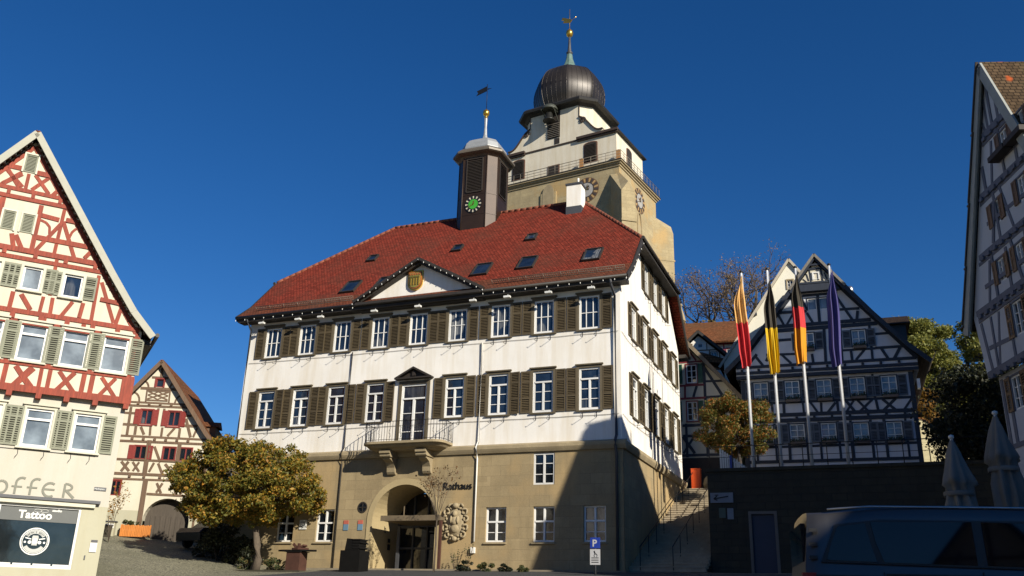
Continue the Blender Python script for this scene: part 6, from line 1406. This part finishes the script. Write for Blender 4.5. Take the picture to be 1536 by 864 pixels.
shrub_leaf = m_leaf('shrub_leaves', [(0, (.04, .06, .02)), (.6, (.08, .10, .03)), (.85, (.22, .13, .04)), (1, (.06, .09, .04))])
def cr(s, v, z): return rw(s, v, z)
b = rw(-16.4, -3.0, 1.55); c = rw(-17.3, -3.1, 5.45)
tree('golden_maple_tree', 'broad golden-green tree in front of the left end of the town hall', 'tree', b, c, (3.85, 3.2, 2.15), gold_leaf, bark, 56000, .125, 14, ncl=230, tr=.16, rmin=.07, rmax=.19, shell=.25, limbs=22, low=-.95)
b = rw(3.95, 8, 6.12); c = rw(3.85, 8, 9.35)
tree('orange_chestnut_tree', 'round orange-brown tree on the terrace behind the first flagpole', 'tree', b, c, (2.05, 1.9, 1.75), rust_leaf, bark_d, 34000, .09, 21, ncl=120, tr=.1, rmin=.1, rmax=.24, shell=.3, limbs=14)
# thin young tree at the portal
sp = thing('young_portal_tree', 'thin nearly leafless young tree between the portal and the carved cartouche', 'tree', rw(-7.55, -2.6, 1.62))
mb = MB(); rng = random.Random(9); tips = []
mb.tube([(0, 0, 0), (.03, 0, 1.2), (0, 0, 2.3)], .045, 7, r2=.032)
br = MB()
for k in range(15):
    a = rng.uniform(0, 6.28); sp_ = rng.uniform(.3, 1.05); h = rng.uniform(3.4, 4.5); z0 = rng.uniform(1.9, 2.4)
    e = (sp_ * cos(a), sp_ * sin(a) * .8, h); m_ = (sp_ * .45 * cos(a), sp_ * .4 * sin(a), z0 + (h - z0) * .55)
    br.tube([(0, 0, z0), m_, e], .014, 5, r2=.005)
    for j in range(4):
        t = rng.uniform(.4, 1); q = Vector(m_).lerp(Vector(e), t); w = q + Vector((rng.uniform(-.25, .25), rng.uniform(-.2, .2), rng.uniform(.05, .3))); br.tube([q, w], .006, 4, r2=.003); tips.append(w); tips.append(q)
for s in (-1, 1):
    pass
mb.build('trunk', bark, sp); br.build('branches', bark, sp)
pts = [t + Vector((rng.gauss(0, .06), rng.gauss(0, .06), rng.gauss(0, .06))) for t in tips for _ in range(3)]
o = bpy.data.objects.new('leaves', leaf_mesh('leaves', pts, .08, m_leaf('dry_leaves', [(0, (.10, .045, .02)), (1, (.16, .08, .02))]), 5)); COL.objects.link(o); o.parent = sp
# far trees
def T(name, lab, x, y, zb, c, R, lm, n, leaf, seed, **k): return tree(name, lab, 'tree', (x, y, zb), c, R, lm, bark_d, n, leaf, seed, **k)
T('green_hillside_tree', 'tall green tree left in the clump beyond the black timbered house', 33, 70, 14, (32.5, 70, 20.3), (3.6, 3, 3.6), far_leaf, 34000, .19, 31, ncl=45, tr=.3)
T('olive_hillside_tree', 'wide olive-green tree right in the clump beside the grey timbered house', 37.5, 71, 14, (37.6, 71, 20.2), (4.2, 3, 3.9), far_leaf, 38000, .19, 33, ncl=50, tr=.3)
T('lower_hillside_tree', 'lower yellow-green tree under the taller two beyond the garden wall', 33, 66, 11, (33.5, 66, 14.8), (4.2, 2.6, 3.4), far_leaf, 30000, .18, 35, ncl=45, tr=.25)
T('orange_hillside_tree', 'small bright orange tree above the sunlit garden wall', 28.6, 62, 11, (28.7, 62, 14.6), (1.5, 1.4, 2.0), orange_leaf, 12000, .13, 37, ncl=24, tr=.15)
# bare tree
bt_ = thing('bare_tree', 'large almost leafless tree against the sky behind the flagpoles', 'tree', (21.6, 82, 20))
mb = MB(); rng = random.Random(12); leaves = []; twigs = MB()
def grow(p, d, L, r, lv):
    d = d.normalized(); q = p + d * L * .5 + Vector((rng.gauss(0, .07), rng.gauss(0, .07), 0)) * L; e = p + d * L + Vector((rng.gauss(0, .05), rng.gauss(0, .05), .03)) * L
    (mb if lv < 2 else twigs).tube([p, q, e], r, 6 if lv < 3 else 4, r2=r * .62)
    if lv >= 5: leaves.extend([e, q]); return
    for k in range(3 if lv < 4 else 3):
        nd = (d + Vector((rng.gauss(0, .5), rng.gauss(0, .5), rng.gauss(.08, .32)))).normalized()
        grow(e if k < 2 else q, nd, L * rng.uniform(.62, .86), r * .58, lv + 1)
grow(Vector((0, 0, 0)), Vector((0, 0, 1)), 4.2, .38, 0)
for a in (0.3, 1.6, 2.7, 3.6, 5.0): grow(Vector((0, 0, 4.0)), Vector((cos(a), sin(a) * .6, .75)), 3.4, .2, 1)
mb.build('trunk', bark_d, bt_); twigs.build('twigs', m_wood('grey_twigs', (.10, .08, .065), .95), bt_)
pts = [t + Vector((rng.gauss(0, .25), rng.gauss(0, .25), rng.gauss(0, .25))) for t in leaves for _ in range(7)]
o = bpy.data.objects.new('leaves', leaf_mesh('leaves', pts, .13, m_leaf('tan_leaves', [(0, (.16, .10, .05)), (1, (.26, .17, .07))]), 5)); COL.objects.link(o); o.parent = bt_
# autumn bushes along the ridge of the brown roof
def bush(name, lab, cat, loc, R, lm, n, leaf, seed, ncl=16, group=None, stems=True):
    t = thing(name, lab, cat, loc, 0, group); bl = clumps((0, 0, R[2] * .9), R, ncl, seed, .25, .5, low=-.9)
    o = bpy.data.objects.new('foliage', leaf_mesh('foliage', crown_points(bl, n, seed, .4), leaf, lm, seed)); COL.objects.link(o); o.parent = t
    mb = MB()
    for q in bl[:9]: mb.tube([(q[0] * .1, q[1] * .1, 0), (q[0] * .6, q[1] * .6, q[2] * .6), q[:3]], .03 * max(R[2], .4), 5, r2=.008)
    mb.build('stems', bark_d, t); return t
bush('autumn_hedge', 'long yellow-brown hedge showing above the brown tiled roof', 'hedge', (15.6, 79, 23.0), (5.6, 1.2, 1.5), m_leaf('hedge_leaves', [(0, (.10, .09, .02)), (.5, (.22, .14, .03)), (1, (.14, .11, .03))]), 9000, .16, 51, 34)
bush('ivy_thicket', 'black-green thicket between the garden wall and the grey timbered house', 'thicket', rw(16.6, 5.5, 6.3), (4.6, 2.2, 2.7), dark_leaf, 34000, .12, 53, 60)
bush('ivy_thicket', 'dark thicket behind the taller folded parasol', 'thicket', rw(14.3, 3.7, 6.1), (2.3, 1.3, 2.4), dark_leaf, 14000, .16, 54, 40)
bush('street_shrub', 'dark shrub mass under the golden maple by the side street', 'shrub', rw(-20.6, .6, 2.1), (1.3, 1.2, 1.0), dark_leaf, 6000, .12, 55, 24)
bush('street_shrub', 'dark shrub at the corner behind the maple trunk', 'shrub', rw(-19.6, -1.4, 1.7), (1.5, .9, 1.3), dark_leaf, 6000, .12, 56, 24)
for i, (s, v, r, lab, lm) in enumerate(((-15.7, -2.4, .55, 'low silvery shrub at the foot of the maple trunk', shrub_leaf), (-14.8, -2.2, .4, 'small flowering shrub left of the rusty plinth', shrub_leaf), (-17.2, -2.6, .5, 'low green shrub left of the maple trunk', shrub_leaf), (-6.6, -1.6, .42, 'dark shrub right of the canopy post', dark_leaf), (-5.6, -1.5, .36, 'reddish shrub under the ground floor window', shrub_leaf), (-4.7, -1.6, .3, 'small shrub in the bed right of the reddish one', dark_leaf), (-3.9, -1.7, .26, 'last low shrub in the flower bed before the shaded wall', shrub_leaf))):
    bush('bed_shrub', lab, 'shrub', rw(s, v, 1.87 + .09 * v - .02), (r, r * .8, r * .62), lm, 1500, .07, 60 + i, 12, 'shrubs in the beds before the town hall')
for i, (s, v) in enumerate(((-6.9, -.6), (-7.5, -.7))):
    t = thing('dry_stalk_plant', ('taller' if i == 0 else 'shorter') + ' dry stalk plant against the wall under the cartouche', 'plant', rw(s, v, 1.82)); rng = random.Random(i + 3); mb = MB(); P = []
    for k in range(6):
        a = rng.uniform(0, 6); e = (.22 * cos(a), .12 * sin(a), (1.3 - .35 * i) * rng.uniform(.7, 1)); mb.tube([(0, 0, 0), e], .008, 4, r2=.003); P += [Vector(e) * q for q in (.5, .65, .8, .9, 1)]
    mb.build('stems', bark, t); o = bpy.data.objects.new('leaves', leaf_mesh('leaves', P * 2, .07, shrub_leaf, 3)); COL.objects.link(o); o.parent = t
bush('clipped_bush', 'small clipped green bush on top of the gate pillar wall', 'bush', (-20.1, 49.9, 3.9), (.5, .35, .3), shrub_leaf, 1800, .06, 71, 12)
rs = thing('climbing_rose', 'sparse climbing rose with reddish leaves at the corner of the left shop house', 'plant', (-19.6, 46.3, 2.9)); mb = MB(); rng = random.Random(5); P = []
for k in range(9):
    e = (rng.uniform(-.9, .9), rng.uniform(-.3, .3), rng.uniform(1.4, 3.0)); mb.tube([(0, 0, 0), (e[0] * .3, 0, e[2] * .6), e], .015, 5, r2=.005); P += [Vector(e).lerp(Vector((e[0] * .3, 0, e[2] * .6)), rng.random()) + Vector((rng.gauss(0, .12), rng.gauss(0, .1), rng.gauss(0, .12))) for _ in range(30)]
mb.build('stems', bark, rs); o = bpy.data.objects.new('leaves', leaf_mesh('leaves', P, .1, orange_leaf, 3)); COL.objects.link(o); o.parent = rs

# ------------------------------------------------------------------ SCULPTURES, SIGNS
s1 = thing('winged_metal_sculpture', 'jagged dark metal sculpture resting on the rusty red plinth', 'sculpture', rw(-14.55, -2.4, 2.50), YAW)
mb = MB()
def jag(P, z0, z1): mb.prism_z(P, z0, z1)
jag([(-1.05, -.05), (-.7, -.25), (-.2, -.2), (.3, -.32), (.7, -.2), (1.05, -.1), (.9, .12), (.4, .1), (.1, .3), (-.3, .22), (-.75, .15)], .0, .07); mb.build('wing', sculpt_black, s1)
mb = MB(); jag([(-.3, -.1), (.1, -.2), (.5, -.1), (.45, .15), (0, .2)], .071, .16); mb.beam((-.1, 0, .16), (-.3, 0, .34), .06, .12); mb.beam((.1, 0, .16), (.35, 0, .27), .3, .08); mb.beam((.0, 0, .16), (.02, 0, .36), .12, .1); mb.build('crest', rust, s1)
p1 = thing('rusty_plinth', 'square weathered steel plinth under the jagged sculpture', 'plinth', rw(-14.6, -2.4, 1.6), YAW); mb = MB(); mb.box(-.36, -.3, 0, .36, .3, .86); mb.build('shaft', rust, p1); mb = MB(); mb.box(-.42, -.36, .861, .42, .36, .895); mb.build('top_plate', sculpt_black, p1)
p2 = thing('black_plinth', 'tall black box plinth left of the town hall portal', 'plinth', rw(-11.2, -3.0, 1.3), YAW); mb = MB(); mb.box(-.50, -.4, 0, .48, .4, 1.19); mb.build('shaft', sculpt_black, p2, bevel=.01); mb = MB(); mb.box(-.52, -.42, 0, .5, .42, .05); mb.build('foot', sculpt_black, p2)
s2 = thing('black_block_sculpture', 'rough black block sculpture standing on the black plinth', 'sculpture', rw(-11.2, -3.0, 2.5), YAW)
mb = MB(); mb.hexa([(-.36, -.3, 0), (.33, -.3, 0), (.33, .3, 0), (-.36, .3, 0), (-.30, -.28, .50), (.38, -.28, .44), (.38, .28, .44), (-.30, .28, .50)])
for k, (z, w) in enumerate(((.06, .40), (.17, .36), (.29, .42), (.40, .40))): mb.box(.0, -.31, z, w, .31, z + .07)
mb.build('block', sculpt_black, s2, bevel=.015)
ps = thing('parking_sign', 'blue P parking sign with white lower plate on a post before the town hall', 'sign', rw(-.05, -4, 1.5), YAW)
mb = MB(); mb.tube([(0, .03, 0), (0, .03, 1.45)], .03, 8); mb.build('post', lead_grey, ps)
mb = MB(); mb.box(-.2, -.01, 1.02, .2, .01, 1.42); bp = mb.build('sign_plate', sign_blue, ps, bevel=.008)
text_obj('letter', 'P', .36, .004, m_plain('sign_white', (.5, .5, .5), .4, .02), ps, (-.11, -.016, 1.09), bold=.008)
mb = MB(); mb.box(-.2, -.01, .42, .2, .01, .99); mb.build('lower_plate', m_plain('sign_white', (0, 0, 0)), ps)
mb = MB(); mb.beam((-.03, -.02, .93), (.02, -.02, .80), .008, .03); mb.tube([(.03 + .06 * cos(k * .5), -.02, .76 + .06 * sin(k * .5)) for k in range(-2, 9)], .008, 4)
for z in (.66, .58, .50): mb.box(-.14, -.018, z, .14, -.011, z + .025)
mb.build('pictogram', black_metal, ps)

# ------------------------------------------------------------------ FOLDED PARASOLS
para = m_plain('parasol_canvas', (.19, .18, .155), .9, .12, 4, 0, .3, 8)
def parasol(loc, H, lab, seed):
    t = thing('folded_parasol', lab, 'parasol', loc, 0, 'folded parasols of the terrace cafe'); rng = random.Random(seed)
    mb = MB(); mb.tube([(0, 0, 0), (0, 0, H)], .028, 10); mb.build('pole', paper, t)
    mb = MB(); mb.lathe([(.33, 0), (.33, .06), (.08, .1), (.05, .3)], n=16); mb.build('base', dark_stone, t)
    mb = MB(); R = []; n = 40; ph = rng.uniform(0, 6); zt = H - .02
    prof = [(0, .02), (.08, .05), (.25, .11), (.5, .17), (.72, .235), (.8, .25), (.84, .20), (1.0, .19), (1.25, .23), (1.6, .21), (1.95, .15), (2.2, .10)]
    for d, r in prof:
        amp = .0 if d < .05 else min(.38, .1 + d * .25)
        R.append([(r * (1 + amp * sin(8 * a + .9 * sin(d * 2 + ph)) * .6 + .18 * sin(3 * a + d * 3 + ph)) * cos(a), r * (1 + amp * sin(8 * a + .9 * sin(d * 2 + ph)) * .6 + .18 * sin(3 * a + d * 3 + ph)) * sin(a), zt - d + .04 * sin(5 * a + ph) * (d > .7)) for a in (2 * pi * k / n for k in range(n))])
    mb.rings(R, 0, True, cap=False); mb.build('canopy', para, t)
    mb = MB(); mb.lathe([(.03, zt), (.05, zt + .02), (.045, zt + .06), (0, zt + .08)], n=10); mb.build('finial', paper, t)
    mb = MB(); mb.lathe([(.245, zt - 1.02), (.255, zt - 1.0), (.255, zt - .96), (.245, zt - .94)], n=20, cap=False); mb.build('strap', para, t)
parasol((8.0, 16.1, gz(8, 16.1)), 3.24 - gz(8, 16.1), 'lower folded grey parasol nearer the flagpoles', 1)
parasol((8.75, 15.9, gz(8.7, 15.9)), 3.66 - gz(8.7, 15.9), 'taller folded grey parasol at the right edge', 2)

# ------------------------------------------------------------------ VAN
zv = -.45
van = thing('dark_van', 'dark metallic van with tinted side windows parked at the lower right', 'van', (4.16, 13.3, zv), radians(-11))
vp = NT('van_paint'); vp.b.inputs['Base Color'].default_value = (.035, .033, .032, 1); vp.b.inputs['Metallic'].default_value = .2; vp.rough(.38); vp.b.inputs['Coat Weight'].default_value = .6; vp.b.inputs['Coat Roughness'].default_value = .04
trim_b = m_plain('black_trim', (.01, .01, .011), .4, .1); vglass = m_glass('van_glass', (.004, .005, .008), .03, .0); vglass.node_tree.nodes['Principled BSDF'].inputs['Specular IOR Level'].default_value = .28; tyre = m_plain('tyre', (.015, .015, .015), .9, .1); rimm = m_plain('alloy_rim', (.35, .35, .36), .3, .05, 3, .9)
HV = 2.0; LV = 4.9; WV = 1.9
# side outline of the body (x from the tail at 0 to the nose), z up
ztop = lambda x: 1.90 + .10 * sstep(x, .1, 1.3) - .03 * sstep(x, 2.6, 3.4) - .55 * max(0, (x - 3.35)) ** 1.05 if x < 4.0 else max(.95, 1.42 - .42 * (x - 4.0) / .9)
secs = []; xs = [-.02, .05, .14, .3, .6, 1.0, 1.6, 2.3, 3.0, 3.4, 3.7, 4.0, 4.3, 4.6, 4.82, 4.9]
def section(x):
    zt = ztop(max(0, x)); lean = .10 * sstep(x, 1.2, 0.0)
    w = WV / 2 * (.93 if x < .02 else .965 if x < .1 else 1) * (1 if x < 4.3 else 1 - .2 * ((x - 4.3) / .6) ** 2)
    belt = 1.12; P = []
    half = [(w * .92, .22), (w * .985, .35), (w, .62), (w * 1.0, .9), (w * .985, belt), (w * .96, belt + .05), (w * .915, max(belt + .06, zt - .2)), (w * .885, max(belt + .07, zt - .07)), (w * .82, max(belt + .08, zt - .015)), (w * .35, max(belt + .09, zt + .015))]
    return [(x + (0 if z < .9 else (z - .9) * .11 * sstep(x, .5, 0)), -a, z) for a, z in half] + [(x + (0 if z < .9 else (z - .9) * .11 * sstep(x, .5, 0)), a, z) for a, z in half[::-1]]
mb = MB(); mb.rings([section(x) for x in xs], 0, True, close=True, cap=True)
body = mb.build('body', vp.m, van)
body.modifiers.new('EdgeSplit', 'EDGE_SPLIT').split_angle = radians(40)
def sidey(z, x=1.5):
    zt = ztop(x); return -WV / 2 * (.96 + (.915 - .96) * (z - 1.17) / max(.01, zt - .2 - 1.17))
def glasspanel(pts, name, m, out=.042, th=None):
    mb = MB(); Q = [(x, sidey(z, 1.5) - out, z) for x, z in pts]; n = len(Q); R = [(x, y + .02, z) for x, y, z in Q]
    mb.idx(Q + R, [tuple(range(n))] + [(i, (i + 1) % n, n + (i + 1) % n, n + i) for i in range(n)]); return mb.build(name, m, van)
glasspanel([(.20, 1.235), (3.85, 1.16), (3.62, 1.35), (3.3, 1.78), (.98, 1.79), (.42, 1.72)], 'window_surround', trim_b, .03)
glasspanel([(.27, 1.26), (.90, 1.245), (.84, 1.5), (.80, 1.74), (.45, 1.69), (.36, 1.5)], 'rear_quarter_window', vglass)
glasspanel([(.99, 1.24), (2.12, 1.22), (2.12, 1.765), (.87, 1.755), (.91, 1.5)], 'side_window', vglass)
glasspanel([(2.24, 1.22), (3.35, 1.20), (3.3, 1.4), (3.1, 1.74), (2.24, 1.765)], 'front_door_window', vglass)
for z in (1.62, 1.44, 1.27):
    mb = MB(); mb.box(.085 + (1.7 - z) * -.06, -.925, z, .19 + (1.7 - z) * -.06, -.895, z + .045); mb.build('side_vent', trim_b, van)
mb = MB(); mb.tube([(.35, -.835, 1.925), (.9, -.835, 1.965), (3.0, -.835, 1.955), (3.3, -.83, 1.92)], .016, 6); mb.build('highlight_rail', m_plain('highlight_rail_grey', (.5, .5, .5), .3, .05, 3, .8), van)  # bright drip rail that carries the highlight along the roof edge
mb = MB(); mb.box(-.02, -.955, .42, 4.6, -.935, .60); mb.build('sill_trim', trim_b, van)
mb = MB(); 
mb.box(1.0, -.957, 1.085, 4.1, -.945, 1.10); mb.box(.97, -.958, .4, .98, -.94, 1.12); mb.box(2.17, -.958, .4, 2.18, -.94, 1.14); mb.box(3.4, -.958, .4, 3.41, -.94, 1.14); mb.box(.12, -.955, 1.05, 2.1, -.94, 1.075); mb.build('panel_gap', trim_b, van)
mb = MB(); mb.box(-.04, -.93, .72, .13, -.78, 1.1); mb.build('tail_light', m_plain('red_lens', (.30, .02, .02), .2, .1), van)
for x in (2.3, 3.3): 
    mb = MB(); mb.beam((x - .1, -.975, 1.0), (x + .1, -.975, 1.0), .03, .035); mb.build('door_handle', vp.m, van)
for x in (.95, 3.95):
    for sy in (-1, 1):
        mb = MB(); R = []
        for r, y in ((.22, .0), (.33, .01), (.345, .05), (.345, .17), (.33, .21), (.2, .21)): R.append([(x + r * cos(2 * pi * k / 28), sy * (.94 - y), .345 + r * sin(2 * pi * k / 28)) for k in range(28)])
        mb.rings(R, 0, True); wh = mb.build('wheel', tyre, van)
        mb = MB(); mb.rings([[(x + r * cos(2 * pi * k / 20), sy * y, .345 + r * sin(2 * pi * k / 20)) for k in range(20)] for r, y in ((.22, .935), (.2, .952), (.05, .945))], 0, True); mb.build('rim', rimm, wh)
mb = MB(); mb.hexa([(3.35, -1.13, 1.22), (3.5, -1.13, 1.22), (3.5, -.94, 1.18), (3.35, -.94, 1.18), (3.37, -1.13, 1.42), (3.5, -1.12, 1.40), (3.5, -.94, 1.3), (3.37, -.94, 1.3)]); mb.build('wing_mirror', vp.m, van, bevel=.02)
mb = MB(); mb.box(.0, -.7, 1.25, .06, .7, 1.75) ; mb.build('rear_window', vglass, van)

# parked dark car in the side street
car = thing('dark_parked_car', 'dark car parked in the shaded side street behind the golden tree', 'car', rw(-22.4, 1.6, gz(*rw(-22.4, 1.6)[:2]) + .02), radians(62))
mb = MB(); prof = [(-2.1, .3), (-2.15, .7), (-1.9, .95), (-1.2, 1.0), (-.7, 1.42), (.9, 1.45), (1.6, 1.05), (2.05, .95), (2.15, .6), (2.1, .3)]
mb.rings([[(x * .98, y * .8 if z > 1.2 else y, z) for x, z in prof] for y in (-.85,)] + [[(x, y * (.86 if z > 1.2 else 1), z) for x, z in prof] for y in (-.8, .8)] + [[(x * .98, y * .8 if z > 1.2 else y, z) for x, z in prof] for y in (.85,)], 0, False)
mb.build('body', m_plain('dark_car_paint', (.015, .018, .025), .25, .05, 3, .5), car, bevel=.03)
mb = MB(); mb.hexa([(-1.0, -.82, 1.04), (1.35, -.82, 1.04), (1.35, .82, 1.04), (-1.0, .82, 1.04), (-.62, -.745, 1.38), (.82, -.745, 1.38), (.82, .745, 1.38), (-.62, .745, 1.38)]); mb.build('windows', vglass, car)
for x in (-1.3, 1.3):
    for sy in (-1, 1):
        mb = MB(); mb.rings([[(x + r * cos(2 * pi * k / 20), sy * y, .32 + r * sin(2 * pi * k / 20)) for k in range(20)] for r, y in ((.3, .7), (.32, .74), (.32, .88), (.2, .9))], 0, True); mb.build('wheel', tyre, car)

# ------------------------------------------------------------------ SKY, SUN, CAMERA
w = bpy.data.worlds.new('World'); scene.world = w; w.use_nodes = True; nt = w.node_tree
bg = nt.nodes['Background']; sky = nt.nodes.new('ShaderNodeTexSky'); sky.sky_type = 'NISHITA'; sky.sun_disc = False
S = Vector((.529, -.736, .423)).normalized()
sky.sun_elevation = math.asin(S.z); sky.sun_rotation = atan2(S.x, S.y); sky.altitude = 400; sky.air_density = SKY[0]; sky.dust_density = SKY[1]; sky.ozone_density = SKY[2]
hs = nt.nodes.new('ShaderNodeHueSaturation'); hs.inputs['Saturation'].default_value = SAT; hs.inputs['Hue'].default_value = .507; nt.links.new(sky.outputs[0], hs.inputs['Color']); nt.links.new(hs.outputs[0], bg.inputs[0]); bg.inputs[1].default_value = SKY[3]
sun = bpy.data.lights.new('sun', 'SUN'); sun.energy = SUN; sun.angle = radians(.5); sun.color = (1, .93, .80)
so = bpy.data.objects.new('sun', sun); COL.objects.link(so); so.rotation_euler = (-S).to_track_quat('-Z', 'Y').to_euler(); so.location = S * 100
cam = bpy.data.cameras.new('camera'); co = bpy.data.objects.new('camera', cam); COL.objects.link(co); scene.camera = co
p, r = radians(20.0401), radians(1.6594)
fw = Vector((0, cos(p), sin(p))); u0 = Vector((0, -sin(p), cos(p))); r0 = Vector((1, 0, 0))
ri = r0 * cos(r) + u0 * sin(r); up = u0 * cos(r) - r0 * sin(r)
co.matrix_world = Matrix(((ri.x, up.x, -fw.x, 0), (ri.y, up.y, -fw.y, 0), (ri.z, up.z, -fw.z, 0), (0, 0, 0, 1)))
cam.sensor_width = 36; cam.lens = 1349.71 / 1536 * 36; cam.clip_end = 4000; cam.clip_start = .1
vs_ = scene.view_settings; vs_.view_transform = 'Standard'; vs_.look = 'None'; vs_.gamma = 1; vs_.exposure = EXPO; vs_.use_curve_mapping = False
scene.render.engine = 'CYCLES'; scene.cycles.diffuse_bounces = 2
scene.render.resolution_x, scene.render.resolution_y = 1024, 576
